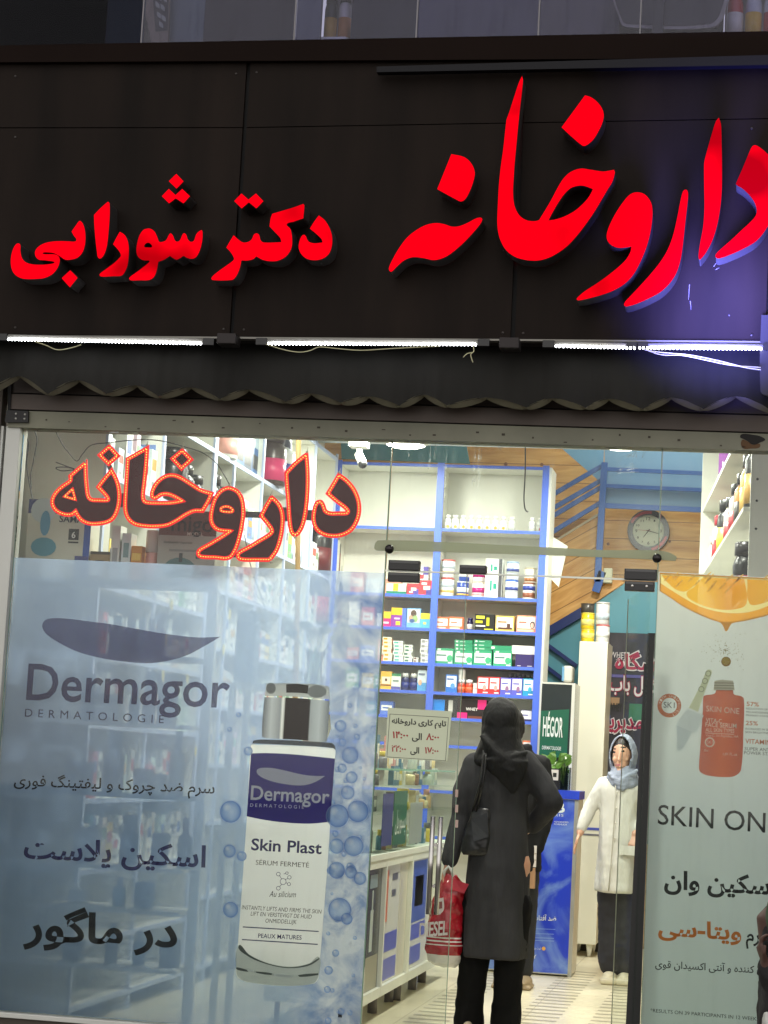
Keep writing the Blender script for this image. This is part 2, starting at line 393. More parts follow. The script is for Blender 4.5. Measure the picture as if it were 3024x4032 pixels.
# --- walls of the shop (things)
M_wall = mat('wall_paint', (214, 214, 204), .7, noise=.06, nscale=2)
single('wall', MB().box(-3.75, -3.60, .15, 5.69, 0, 3.62).box(-3.75, -3.60, 5.69, 7.7, 0, 5.2), M_wall, 'grey white side wall of the shop behind the tall shelving', 'wall')
single('wall', MB().box(2.4, 2.52, .15, 5.69, 0, 3.62).box(2.4, 2.52, 5.69, 7.7, 0, 5.2), M_wall, 'plain side wall of the shop beyond the orange serum poster', 'wall')
def wood_mat(ang=0.0, nm='pine_boards'):
    m = bpy.data.materials.new(nm); m.use_nodes = True; t = m.node_tree; b = t.nodes['Principled BSDF']; N = t.nodes.new; L = t.links.new
    tc0 = N('ShaderNodeTexCoord'); vr = N('ShaderNodeMapping'); vr.inputs['Rotation'].default_value = (0, ang, 0); L(tc0.outputs['Object'], vr.inputs[0])
    class _T: outputs = {'Object': vr.outputs[0]}
    tc = _T; mp = N('ShaderNodeMapping'); mp.inputs['Scale'].default_value = (1.2, 1, 9); L(tc.outputs['Object'], mp.inputs[0])
    nz = N('ShaderNodeTexNoise'); nz.inputs['Scale'].default_value = 2.4; nz.inputs['Detail'].default_value = 8; nz.inputs['Distortion'].default_value = .8; L(mp.outputs[0], nz.inputs['Vector'])
    rp = N('ShaderNodeValToRGB'); e = rp.color_ramp.elements; e[0].position = .3; e[1].position = .72
    e[0].color = (*s2l((196, 138, 66)), 1); e[1].color = (*s2l((232, 184, 112)), 1); L(nz.outputs['Fac'], rp.inputs[0])
    sp = N('ShaderNodeSeparateXYZ'); L(tc.outputs['Object'], sp.inputs[0])
    mo = N('ShaderNodeMath'); mo.operation = 'MODULO'; mo.inputs[1].default_value = .145; ab = N('ShaderNodeMath'); ab.operation = 'ADD'; ab.inputs[1].default_value = 10.0; L(sp.outputs['Z'], ab.inputs[0]); L(ab.outputs[0], mo.inputs[0])
    lt = N('ShaderNodeMath'); lt.operation = 'LESS_THAN'; lt.inputs[1].default_value = .006; L(mo.outputs[0], lt.inputs[0])
    mx = N('ShaderNodeMix'); mx.data_type = 'RGBA'; L(lt.outputs[0], mx.inputs[0]); L(rp.outputs[0], mx.inputs[6]); mx.inputs[7].default_value = (*s2l((140, 92, 40)), 1)
    vo = N('ShaderNodeTexVoronoi'); vo.inputs['Scale'].default_value = 5.5; L(tc.outputs['Object'], vo.inputs['Vector'])
    kn = N('ShaderNodeMath'); kn.operation = 'LESS_THAN'; kn.inputs[1].default_value = .085; L(vo.outputs['Distance'], kn.inputs[0])
    m2 = N('ShaderNodeMix'); m2.data_type = 'RGBA'; L(kn.outputs[0], m2.inputs[0]); L(mx.outputs[2], m2.inputs[6]); m2.inputs[7].default_value = (*s2l((120, 70, 30)), 1)
    L(m2.outputs[2], b.inputs['Base Color']); b.inputs['Roughness'].default_value = .4
    return m
M_wood = wood_mat()
single('wall', MB().box(-3.60, 2.4, 7.56, 7.7, 0, 5.2), M_wood, 'rear wall of honey coloured pine boards carrying the round clock', 'wall')

# --- facade masonry
M_pier = mat('pier_render', (72, 65, 57), .8, noise=.2, nscale=3)
single('pier', MB().box(-4.66, W(-2, 2300, 0).x - .035, -.05, .14, -.06, 3.2), M_pier, 'grey brown rendered pier at the left end of the shop window', 'wall')
single('pier', MB().box(.55, 3.0, -.05, .14, -.06, 3.2), M_pier, 'rendered pier past the right end of the shopfront', 'wall')

# --- fascia with its cladding panels
fas = thing('fascia', 'dark brown panelled fascia board above the awning that carries the red letters', 'signboard', (-1.9, YF, W(1500, 1335, YF).z))
j1 = lambda y: 978 - (y - 264) * .0635
j2 = lambda y: 2066 - (y - 150) * .0404
top = lambda x: 250 + (x - 0) * (-14 / 1500) if x < 1500 else 236 - (x - 1500) * (12 / 1524)
mid = lambda x: 503.5 - max(0, x - 900) * .0172
bot = lambda x: 1316 + x * .0091
xl = lambda y: -160; xr = lambda y: 3024 - (y - 1000) * .03
cols = [(xl, lambda y: j1(y) - 8), (lambda y: j1(y) + 8, lambda y: j2(y) - 9), (lambda y: j2(y) + 9, xr)]
for a, b in cols:
    for t0, t1 in ((top, lambda x: mid(x) - 2), (lambda x: mid(x) + 2, bot)):
        ya, yb = t0(a(300)), t1(a(600)); yc, yd = t0(b(300)), t1(b(600))
        pxslab([(a(ya), ya), (b(yc), yc), (b(yd), yd), (a(yb), yb)], YF, YF + .02).build('cladding_panel', M_clad, fas)
bw = [W(-200, 1300, YF), W(3030, 1330, YF)]
MB().box(-4.35, .02, YF + .022, -.06, W(1500, 1320, YF).z + .004, W(1500, 170, YF).z).build('backing_box', M_gap, fas)
# cornice strip, window-sill edge of the upper floor and the raised box on the right
pxslab([(-200, 182), (3100, 121), (3100, 228), (-200, 246)], YF - .03, YF + .02).build('cornice', mat('cornice_brown', (26, 18, 15), .7, spec=.05, noise=.15, nscale=2), fas)
pxslab([(1483, 262), (3100, 214), (3100, 254), (1483, 284)], YF - .075, YF - .031).build('raised_trim', mat('trim_dark', (14, 14, 20), .5, spec=.2), fas)
pxslab([(-200, 1317), (3016, 1343), (3016, 1350), (-200, 1324)], YF - .012, YF + .03).build('bottom_rail', mat('rail_grey', (120, 118, 112), .4, .4), fas)

# --- big red channel letters
N1 = crop(1500, 250, 800 / 1659); N2 = crop(2224, 250, 800 / 1659); S1 = crop(0, 650, 700 / 1659); S2 = crop(650, 650, 700 / 1659)
def shift(pts, dx): return [(p[0] + dx, *p[1:]) for p in pts]
def letter(parent, pts, cr, holes=()):
    loops = [px_loop(pts, cr, YL, 5)] + [px_loop(h, cr, YL, 5) for h in holes]
    f = put('letter_face', shape_mesh(loops, YL, .004), M_red, parent)
    sd = shape_mesh(loops, YL + .004, YF - YL - .006, fill='NONE')
    put('letter_return', sd, M_ret, f)
    rim = shape_mesh(loops, YL - .002, .006, fill='NONE', offset=.0)
    return f
big = thing('channel_letters', 'large glowing red Persian word in raised letters at the right of the fascia', 'sign', tuple(W(2300, 1100, YL)))
letter(big, [(575, 740, 1), (680, 765), (740, 820), (765, 890), (752, 965), (722, 1045), (690, 1102), (655, 1125), (625, 1115), (460, 1025, 1)], N1)
letter(big, [(66, 1665), (95, 1600), (150, 1505), (215, 1420), (290, 1360), (370, 1318), (450, 1303), (520, 1313), (580, 1332), (640, 1328), (710, 1300), (770, 1268), (810, 1258), (826, 1270), (812, 1305), (760, 1370), (690, 1445), (620, 1510), (540, 1570), (470, 1598), (420, 1603), (350, 1588), (260, 1580), (190, 1605), (130, 1655), (85, 1698), (68, 1690)], N1)
letter(big, [(1152, 103, 1), (1158, 130), (1150, 230), (1135, 360), (1118, 520), (1105, 660), (1090, 820), (1082, 950), (1078, 1050), (1085, 1140), (1105, 1200), (1140, 1250), (1190, 1280), (1250, 1288), (1290, 1280, 1), (1340, 1200), (1390, 1115), (1440, 1020), (1490, 940), (1551, 885), (1631, 858), (1701, 866), (1811, 882), (1855, 877), (1903, 868, 1), (1909, 890), (1888, 965), (1851, 1025), (1801, 1110), (1741, 1210), (1661, 1325), (1581, 1425), (1501, 1505), (1400, 1570), (1320, 1600), (1250, 1608), (1170, 1600), (1090, 1575), (1020, 1520), (975, 1440), (955, 1360), (950, 1280), (955, 1150), (963, 1000), (978, 850), (1000, 690), (1018, 520), (1025, 460, 1), (1050, 390), (1090, 265), (1125, 160)], N1,
       [[(1365, 1283, 1), (1400, 1215), (1450, 1130), (1500, 1060), (1550, 1015), (1600, 998), (1645, 995), (1690, 1007), (1731, 1024, 1), (1720, 1050), (1690, 1100), (1640, 1155), (1580, 1205), (1501, 1248), (1430, 1272)]])
letter(big, [(165, 260, 1), (212, 275), (262, 312), (302, 365), (317, 415), (308, 475), (280, 540), (237, 612), (192, 655), (160, 671), (138, 665), (60, 600), (-26, 520, 1), (70, 390)], N2)
letter(big, [(600, 1052), (560, 1056), (520, 1080), (470, 1140), (420, 1215), (375, 1300), (348, 1370), (342, 1420), (358, 1460), (395, 1490), (440, 1503), (500, 1500), (545, 1492, 1), (535, 1540), (500, 1600), (440, 1660), (360, 1725), (270, 1790), (170, 1855), (115, 1900), (97, 1925), (115, 1932), (200, 1915), (310, 1885), (400, 1850), (490, 1795), (560, 1720), (620, 1610), (665, 1500), (695, 1390), (712, 1280), (715, 1200), (705, 1140), (675, 1090), (640, 1062)], N2)
letter(big, [(985, 1030), (965, 1045), (945, 1120), (920, 1250), (885, 1400), (840, 1520), (780, 1620), (700, 1720), (610, 1820), (530, 1905), (490, 1950), (485, 1975), (510, 1982), (600, 1955), (700, 1910), (780, 1865), (850, 1800), (905, 1720), (940, 1620), (955, 1540), (970, 1420), (985, 1280), (1000, 1150), (1006, 1070), (1000, 1038)], N2)
letter(big, [(1258, 443, 1), (1275, 500), (1280, 650), (1283, 850), (1280, 1050), (1265, 1200), (1240, 1330), (1205, 1440), (1160, 1530), (1115, 1590), (1100, 1600), (1092, 1570), (1105, 1470), (1130, 1330), (1140, 1180), (1138, 1000), (1137, 850), (1140, 800), (1165, 700), (1205, 560), (1235, 470)], N2)
letter(big, [(1545, 668), (1525, 685), (1500, 740), (1450, 860), (1402, 970), (1399, 986), (1450, 1020), (1500, 1065), (1545, 1125), (1567, 1190), (1560, 1240), (1520, 1290), (1450, 1355), (1360, 1440), (1280, 1510), (1235, 1555), (1232, 1580), (1260, 1590), (1350, 1560), (1460, 1510), (1560, 1450), (1630, 1370), (1690, 1260), (1730, 1150), (1742, 1050), (1738, 950), (1722, 850), (1700, 790), (1659, 742), (1610, 698), (1570, 672)], N2)
sm = thing('channel_letters', 'smaller red glowing Persian letters with diamond dots at the left of the fascia', 'sign', tuple(W(680, 1050, YL)))
letter(sm, [(150, 738), (120, 790), (103, 860), (102, 930), (118, 990), (150, 1030), (200, 1055), (260, 1062), (340, 1060), (410, 1052), (480, 1020), (530, 965), (552, 910), (553, 870), (535, 842), (495, 832), (430, 832), (396, 826), (402, 814), (440, 812), (500, 820), (550, 845), (605, 880), (660, 880), (720, 862), (765, 815), (788, 750), (795, 680), (790, 610), (775, 555), (755, 525), (740, 522), (710, 560), (668, 620, 1), (690, 660), (712, 690), (705, 712), (640, 712), (560, 710), (480, 715), (410, 732), (355, 765), (328, 805), (332, 850), (360, 880), (420, 887), (480, 895), (508, 905), (500, 916), (430, 928), (350, 930), (280, 922), (230, 900), (200, 860), (188, 800), (188, 750), (178, 732)], S1)
letter(sm, [(655, 982, 1), (722, 1050, 1), (650, 1138, 1), (575, 1055, 1)], S1)
letter(sm, [(1010, 343), (1020, 360), (1020, 480), (1010, 620), (995, 750), (970, 830), (935, 870), (915, 862), (905, 810), (890, 680), (880, 550), (877, 465, 1), (940, 400), (1000, 347)], S1)
letter(sm, [(1118, 622, 1), (1160, 650), (1190, 710), (1200, 790), (1190, 920), (1165, 990), (1130, 1030), (1060, 1035), (940, 1038), (930, 1018), (990, 970), (1070, 910), (1120, 860), (1128, 840), (1110, 800), (1055, 738, 1), (1085, 680)], S1)
letter(sm, [(1380, 592), (1340, 605), (1305, 650), (1285, 710), (1273, 790), (1280, 840), (1310, 875), (1350, 888), (1390, 890), (1395, 900), (1340, 950), (1260, 1010), (1207, 1052), (1215, 1072), (1300, 1073), (1390, 1070), (1435, 1040), (1460, 980), (1475, 900, 1), (1530, 880), (1583, 845, 1), (1620, 870), (1650, 880), (1710, 845, 1), (1755, 868), (1805, 870), (1840, 840), (1870, 770), (1886, 690), (1887, 618), (1878, 607), (1835, 640), (1820, 680), (1805, 710), (1775, 715), (1750, 690), (1735, 648), (1718, 636), (1702, 650), (1680, 700), (1655, 715), (1630, 700), (1608, 650), (1590, 638), (1572, 660), (1550, 700), (1520, 715), (1485, 715), (1465, 670), (1440, 620), (1410, 597)], S1,
       [[(1380, 722), (1350, 738), (1345, 762), (1380, 768), (1418, 764), (1410, 740)]])
letter(sm, [(105, 82, 1), (170, 150, 1), (105, 217, 1), (35, 150, 1)], S2)
letter(sm, [(35, 222, 1), (97, 280, 1), (160, 222, 1), (230, 288, 1), (170, 355, 1), (97, 308, 1), (35, 355, 1), (-30, 290, 1)], S2)
letter(sm, [(713, 265, 1), (778, 322, 1), (848, 265, 1), (915, 335, 1), (850, 402, 1), (780, 345, 1), (713, 402, 1), (645, 335, 1)], S2)
letter(sm, [(1290, 362, 1), (1298, 375), (1288, 495, 1), (1200, 525), (1133, 550), (1165, 590), (1180, 650), (1183, 740), (1165, 800), (1120, 855), (1050, 890), (980, 895), (910, 882), (850, 850, 1), (820, 875), (770, 888), (710, 888, 1), (700, 940), (680, 1000), (650, 1050), (620, 1070), (440, 1070), (435, 1048), (500, 990), (570, 940), (640, 885), (640, 860), (610, 810), (572, 770, 1), (600, 720), (640, 655, 1), (690, 700), (730, 722), (780, 715), (810, 690), (830, 648), (855, 637), (875, 650), (890, 700), (920, 722), (1085, 720, 1), (1075, 680), (1030, 630), (975, 572, 1), (985, 500), (1000, 455, 1), (1100, 425), (1200, 395)], S2)
letter(sm, [(1435, 470, 1), (1490, 515), (1535, 590), (1557, 670), (1555, 750), (1530, 820), (1480, 865), (1410, 885), (1330, 875), (1275, 835), (1248, 775), (1252, 720), (1270, 670), (1295, 650), (1312, 662), (1325, 695), (1350, 720), (1400, 730), (1470, 722, 1), (1460, 690), (1410, 640), (1352, 592, 1), (1390, 530)], S2)

# --- LED tubes under the fascia
YT = -0.31
def led_tube(x0, y0, x1, y1, label):
    A, B = W(x0, y0, YT), W(x1, y1, YT); t = thing('led_tube', label, 'light', tuple((A + B) / 2), group='LED tubes under the fascia')
    d = (B - A)
    mb = MB(); mb.tube([A + Vector((0, .016, .012)), B + Vector((0, .016, .012))], .014, 8); mb.build('housing', M_alu, t)
    mb = MB(); n = int(d.length / .0155)
    for k in range(n):
        p = A + d * ((k + .5) / n); mb.ball(p, .0046, 6, (.95, .9, 1.3))
    mb.build('diodes', M_led, t)
    for p, s in ((A, -1), (B, 1)): MB().box(p.x + s * .002, p.x + s * .05, YT + .002, YT + .03, p.z - .004, p.z + .026).build('end_cap', M_dark, t)
led_tube(27, 1336, 797, 1353, 'leftmost glowing white LED tube, below the small red letters')
led_tube(1050, 1353, 1880, 1357, 'long white LED tube under the middle of the fascia with frayed wires at its end')
led_tube(2182, 1363, 2505, 1371, 'short bright LED tube left of the bunched white cables')
led_tube(2512, 1370, 3004, 1374, 'rightmost white LED tube with white cables trailing below it')
M_wcable = mat('white_cable', (190, 188, 150), .6)
def cable(name, pts, Y, r, m, label, cat='cable', group=None, ys=None):
    P = smooth([(p[0], p[1]) for p in pts] , 4) if False else pts
    # open Catmull through the given points
    out = []
    for i in range(len(P) - 1):
        p0, p1, p2, p3 = P[max(i - 1, 0)], P[i], P[i + 1], P[min(i + 2, len(P) - 1)]
        for k in range(6):
            s = k / 6; out.append(tuple(.5 * (2 * p1[a] + (p2[a] - p0[a]) * s + (2 * p0[a] - 5 * p1[a] + 4 * p2[a] - p3[a]) * s * s + (3 * p1[a] - p0[a] - 3 * p2[a] + p3[a]) * s ** 3) for a in (0, 1)))
    out.append(P[-1][:2])
    n = len(out); ya, yb = ys or (Y, Y)
    mb = MB(); mb.tube([W(x, y, ya + (yb - ya) * i / (n - 1)) for i, (x, y) in enumerate(out)], r, 6)
    return single(name, mb, m, label, cat, group)
C3 = crop(0, 900, 1512 / 1659); C4 = crop(1512, 900, 1512 / 1659)
cable('cable', [C3(150, 488), C3(200, 505), C3(250, 524), C3(310, 515), C3(350, 502)], YT - .02, .0022, M_wcable, 'short white wire sagging below the leftmost LED tube')
cable('cable', [C3(1150, 500), C3(1220, 522), C3(1290, 534), C3(1340, 527), C3(1380, 512), C3(1450, 518), C3(1560, 526), C3(1700, 518), C3(1900, 508)], YT - .02, .0022, M_wcable, 'long pale wire looping along the middle LED tube')
cable('cable', [C4(1120, 520), C4(1200, 545), C4(1290, 548), C4(1400, 570), C4(1500, 590), C4(1628, 600)], YT - .02, .0024, M_wcable, 'upper white cable trailing right from the rightmost LED tube')
cable('cable', [C4(1130, 525), C4(1200, 535), C4(1320, 546), C4(1450, 572), C4(1560, 600), C4(1628, 610)], YT - .03, .0024, M_wcable, 'lower white cable of the pair trailing off to the right edge')
cable('cable', [C4(385, 505), C4(388, 530), C4(375, 545), C4(384, 578)], YT - .01, .0022, M_wcable, 'frayed wire end hanging under the middle LED tube')
cable('cable', [C4(384, 535), C4(360, 540), C4(342, 556)], YT - .01, .002, M_wcable, 'stray strand curling left from the frayed wire')
# brackets where the tubes meet the joints
for (x, y, lb) in ((900, 1335, 'dark metal bracket under the left panel joint between two LED tubes'), (2005, 1352, 'dark metal bracket under the right panel joint between two LED tubes')):
    p = W(x, y, YF - .02); single('bracket', MB().box(p.x - .035, p.x + .05, YF - .09, YF + .0, p.z - .035, p.z + .012, .004), mat('bracket_iron', (46, 42, 42), .5, .6), lb, 'bracket', 'fascia brackets')

# --- awning valance with scalloped hem
tips = [C3(-60, 712), C3(205, 715), C3(460, 715), C3(685, 725), C3(950, 735), C3(1235, 748), C3(1470, 752), C4(65, 765), C4(272, 765), C4(615, 773), C4(870, 773), C4(1118, 780), C4(1380, 780), C4(1680, 790)]
peaks = [C3(80, 637), C3(335, 655), C3(585, 677), C3(820, 685), C3(1070, 695), C3(1340, 712), C3(1590, 725), C4(170, 718), C4(440, 730), C4(725, 733), C4(970, 735), C4(1240, 730), C4(1520, 724)]
edge = []; hem = []
for i, pk in enumerate(peaks):
    a, b = tips[i], tips[i + 1]
    for p, q, up in ((a, pk, True), (pk, b, False)):
        for k in range(8):
            s = k / 8; h = math.sin(s * math.pi / 2) if up else 1 - math.cos(0) + math.cos(s * math.pi / 2)
            x = p[0] + (q[0] - p[0]) * s
            hh = .75 * h + .25 * (s if up else 1 - s)
            base = (p[1] if up else q[1]); ptop = (q[1] if up else p[1])
            edge.append((x, base + (ptop - base) * hh)); u = s if up else 1 - s
            hem.append(18 * (math.sin(u * math.pi) ** .7 if u < 1 else 0) + 2)
YA = -.22
def awn(x, y, k): return W(x, y, YA)
aw = thing('awning', 'dark retracted fabric awning with a pale scalloped hem between fascia and window', 'awning', tuple(W(1500, 1500, YA)))
mb = MB(); prev = None
for i, (x, y) in enumerate(edge):
    top_ = W(x, 1345 + x * .0085, -.05); bt = W(x, y, YA); wob = .012 * math.sin(i * math.pi / 8) + .004 * math.sin(i * 1.7)
    col = []
    for k in range(7):
        s = k / 6; z = top_.z + .05 + (bt.z - top_.z - .05) * s; yy = YA + .12 * (1 - s) ** 2 + wob * s
        col.append(mb.bm.verts.new((bt.x, yy, z)))
    if prev:
        for k in range(6):
            f = mb.face([prev[k], col[k], col[k + 1], prev[k + 1]]); f.smooth = True
    prev = col
mb.build('valance', mat('awning_fabric', (14, 12, 6), .9, noise=.3, nscale=2.5, bump=.1, bscale=25), aw)
mb = MB(); prev = None
for i, ((x, y), h) in enumerate(zip(edge, hem)):
    a = W(x, y - 1, YA + .012); b = W(x, y + h, YA + .02)
    c = (mb.bm.verts.new((a.x, YA + .006, a.z)), mb.bm.verts.new((b.x, YA + .05, b.z)))
    if prev: mb.face([prev[0], c[0], c[1], prev[1]])
    prev = c
mb.build('scalloped_hem', mat('hem_cream', (132, 128, 110), .85, noise=.15, nscale=6), aw)
mb = MB(); mb.tube([(-4.4, -.12, W(0, 1330, -.1).z + .01), (.0, -.12, W(3000, 1352, -.1).z + .01)], .05, 12); mb.build('roller', mat('roller_dark', (34, 30, 28), .8), aw)

# --- shutter box and lintel beam
M_sh1 = mat('shutter_brown_dark', (58, 49, 44), .55, .2, noise=.15, nscale=4)
M_sh2 = mat('shutter_brown', (80, 69, 62), .55, .0, noise=.2, nscale=4)
M_beam = mat('beam_metal', (124, 124, 106), .55, .0, noise=.25, nscale=3, bump=.03, bscale=8)
g1 = lambda x: 1547 + x * .0289; g2 = lambda x: 1612 + x * .0308; g3 = lambda x: 1682 + x * .0312
sh = thing('shutter_box', 'brown metal roller shutter housing tucked behind the scalloped awning', 'shutter', tuple(W(1500, 1660, -.06)))
pxslab([(40, 1380), (3060, 1420), (3060, g1(3060) - 3), (38, g1(38) - 3)], -.055, .05).build('slat', M_sh1, sh)
pxslab([(38, g1(38) + 3), (3060, g1(3060) + 3), (3060, g2(3060) - 3), (36, g2(36) - 3)], -.06, .05).build('slat', M_sh2, sh)
pxslab([(30, 1360), (3060, 1400), (3060, g2(3060) + 2), (30, g2(30) + 2)], -.04, .045).build('back_plate', M_gap, sh)
bmm = thing('lintel_beam', 'dull grey green metal beam across the top of the shop window', 'beam', tuple(W(1500, 1730, -.05)))
pxslab([(34, g2(34) + 3), (3060, g2(3060) + 3), (3060, g3(3060) - 1), (30, g3(30) - 1)], -.05, .06).build('beam_face', M_beam, bmm)
mb = MB()
for k in range(26):
    p = W(60 + k * 120 + random.uniform(-30, 30), g2(60 + k * 120) + random.uniform(22, 62), -.0505); mb.box(p.x - random.uniform(.003, .012), p.x + .004, -.0515, -.049, p.z - .002, p.z + random.uniform(.001, .008))
mb.build('scuff_marks', mat('scuff', (70, 64, 56), .9), bmm)
# torn hole in the beam on the right with a bit of wiring
hp = crop(2724, 1480, 300 / 1659)
hole = single('torn_patch', MB().box(0, .001, 0, .001, 0, .001), M_dark, 'x', 'x'); bpy.data.objects.remove(hole)
flat('torn_hole', [(1050, 1330), (1090, 1270), (1200, 1265), (1340, 1285), (1480, 1310), (1590, 1370), (1590, 1400), (1480, 1450), (1400, 1490), (1300, 1485), (1220, 1420), (1120, 1370)], hp, -.053, mat('hole_dark', (26, 24, 22), .8), bmm, depth=.0025)
flat('rust_stain', [(1090, 1400), (1220, 1430), (1320, 1500), (1480, 1480), (1470, 1560), (1300, 1580), (1110, 1570)], hp, -.0515, mat('rust', (96, 72, 50), .9), bmm, depth=.001)
# black bolted bracket at the left
bp_ = crop(0, 1480, 300 / 1659)
br = thing('bolted_plate', 'black metal plate with four bolts at the left end of the beam', 'bracket', tuple(W(65, 1660, -.07)))
pxslab([bp_(140, 745), bp_(615, 765), bp_(610, 1010), bp_(105, 1010)], -.066, -.05).build('plate', mat('plate_black', (24, 24, 25), .45, .3), br)
for x, y in ((350, 825), (545, 840), (345, 930), (535, 935)):
    p = W(*bp_(x, y), -.066); mb = MB(); mb.ball((p.x, -.067, p.z), .0055, 8, (1, .5, 1)); mb.build('bolt', M_alu, br)
pxslab([bp_(195, 130), bp_(250, 130), bp_(225, 745), bp_(185, 745)], -.066, -.05).build('upright', M_gap, br)

# --- window frame (left jamb + sill)
M_frame = mat('white_frame', (196, 198, 192), .4, .1, noise=.06, nscale=4)
Xj0, Xj1 = W(5, 2100, 0).x, W(62, 2100, 0).x
Zsill = W(300, 4004, 0).z; Zb = W(1500, 1729, 0).z
wf = thing('window_frame', 'white aluminium window frame along the left side and sill of the poster window', 'frame', (Xj0, 0, 0))
MB().box(Xj0, Xj1, -.04, .06, Zsill - .05, Zb + .01, .003).build('jamb', M_frame, wf)
MB().box(Xj0 - .03, Xj0 - .012, -.04, .06, Zsill - .05, Zb + .01).build('jamb', M_frame, wf)
XL = (W(1552, 1728, 0).x + W(1414, 4032, 0).x) / 2; XR = (W(2609, 1762, 0).x + W(2590, 2237, 0).x) / 2
MB().box(Xj1, XL - .01, -.045, .06, Zsill - .022, Zsill, .003).build('sill', M_frame, wf)
MB().box(Xj0 - .03, XL - .01, -.03, .06, -.06, Zsill - .024).build('plinth', M_pier, wf)

# --- glass
M_glass = glass_mat('shop_glass', (248, 251, 249), .010, .02, dirt=.03)
M_edge = mat('glass_edge', (120, 150, 130), .2)
XV = (W(1845, 2261, 0).x + W(1750, 4032, 0).x) / 2
Zt = (W(1522, 2249, 0).z + W(2420, 2277, 0).z) / 2
def pane(x0, x1, z0, z1, label, cat='window', edges='lr', name='glass_pane'):
    t = thing(name, label, cat, ((x0 + x1) / 2, 0, z0))
    MB().box(x0 + .003, x1 - .003, -.005, .005, z0, z1).build('glass', M_glass, t)
    if 'l' in edges: MB().box(x0 + .0005, x0 + .0028, -.0052, .0052, z0, z1).build('polished_edge', M_edge, t)
    if 'r' in edges: MB().box(x1 - .0028, x1 - .0005, -.0052, .0052, z0, z1).build('polished_edge', M_edge, t)
    return t
pane(Xj1, XL, Zsill, Zb, 'large fixed shop window pane behind which the blue bottle poster hangs')
pane(XL, XR, Zt + .004, Zb, 'glass transom pane above the shop door', edges='lr')
pane(XR, .55, .02, Zb, 'fixed window pane holding the orange serum poster', edges='l')
dl = pane(XL, XV, .03, Zt - .004, 'narrow clear door leaf carrying the opening hours notice and long steel handle', 'door', name='glass_door')
# bright top edge of the door glass
mb = MB(); mb.box(XL + .004, XR - .004, -.006, .006, Zt - .0038, Zt + .0038); mb.build('transom_edge', mat('edge_bright', (236, 240, 226), .2), dl)
# handle: long flat bar with two standoffs
hb = crop(1400, 2700, 900 / 1659); hb2 = crop(1400, 3300, 900 / 1659)
x0, x1, z0, z1 = rectpx(1712, 3215, 1742, 3600, -.05); x0 -= .0
def seamx(py): return W(1700, py, -.05)
zt_, zb_ = W(1722, 3215, -.05).z, W(1690, 3600, -.05).z; xc = (W(1728, 3215, -.05).x + W(1704, 3600, -.05).x) / 2
mb = MB()
for dx in (-.022, .012): mb.tube([(xc + dx, -.05, zb_), (xc + dx, -.05, zt_)], .011, 10)
mb.build('handle', M_steel, dl)
mb = MB()
for z in (zt_ - .12, zb_ + .12): mb.tube([(xc - .005, -.05, z), (xc - .005, .0, z)], .008, 8)
mb.build('handle_standoff', M_steel, dl)
mb = MB()
for k in range(3):
    p = W(1795, 3120 + k * 60, -.006); mb.box(p.x - .002, p.x + .008, -.008, .008, p.z - .02, p.z + .012)
mb.build('edge_strip', mat('strip_pink', (186, 160, 150), .5), dl)
# patch fittings
def patch(x0, y0, x1, y1, label, screws=False):
    a, b, c, d = rectpx(x0, y0, x1, y1, -.02); t = thing('patch_fitting', label, 'hinge', ((a + b) / 2, -.02, c), group='black patch fittings of the glass door')
    MB().box(a, b, -.02, .02, c, d, .003).build('cover', mat('patch_black', (30, 30, 31), .35), t)
    MB().box(a + .006, b - .006, -.0215, -.0195, d - .012, d - .003).build('chamfer', mat('patch_grey', (80, 80, 80), .3), t)
    if screws:
        for s in (.26, .74):
            mb = MB(); mb.ball((a + (b - a) * s, -.021, (c + d) / 2), .007, 10, (1, .4, 1)); mb.build('screw', M_steel, t)
patch(1529, 2206, 1652, 2245, 'black patch fitting above the door line at the left seam')
patch(1526, 2254, 1650, 2291, 'black patch fitting below the door line at the left seam')
patch(1809, 2225, 1915, 2258, 'single black patch lock in the middle of the door head')
patch(2458, 2240, 2586, 2283, 'black patch fitting above the door line beside the orange slice')
patch(2459, 2289, 2577, 2327, 'lower black patch fitting with two screws beside the orange slice', True)
# stiffener bar with two ball caps
sb_ = thing('stiffener_bar', 'frosted glass stiffener bar held by two black ball caps above the door', 'glass bar', tuple(W(2060, 2180, -.02)))
cc = crop(1400, 1650, 1624 / 1659)
flat('bar', [(78, 500, 1), (92, 488), (300, 492), (700, 512), (1000, 527), (1230, 530), (1290, 552), (1287, 570, 1), (1100, 560), (700, 545), (300, 532), (90, 528), (76, 522)], cc, -.03, film_mat('frost', [(0, (166, 170, 146)), (1, (176, 180, 156))], .22), sb_, depth=.01)
for x, y in ((1533, 2162), (2587, 2198)):
    p = W(x, y, -.05); mb = MB(); mb.ball(p, .0205, 16); mb.tube([(p.x, -.045, p.z), (p.x, .01, p.z)], .006, 8); mb.build('ball_cap', mat('ball_black', (36, 32, 31), .22, .3), sb_)

# --- opened right-hand door leaf (swung into the shop)
Lw = XR - XV - .04
odr = thing('glass_door', 'clear glass door leaf standing open into the shop beside the black strip', 'door', (XR - .03, .03, .03), math.radians(-79.5))
mb = MB(); mb.box(-Lw, -.004, -.0022, .0022, 0, Zt - .05); me = mb.mesh('glass', glass_mat('leaf_glass', (248, 251, 249), .012, fres=False)); o_ = link('glass', me, odr)
mb = MB(); mb.box(-Lw - .002, -Lw, -.0022, .0022, 0, Zt - .05); me = mb.mesh('polished_edge', mat('edge_grey', (176, 176, 160), .25)); link('polished_edge', me, odr)

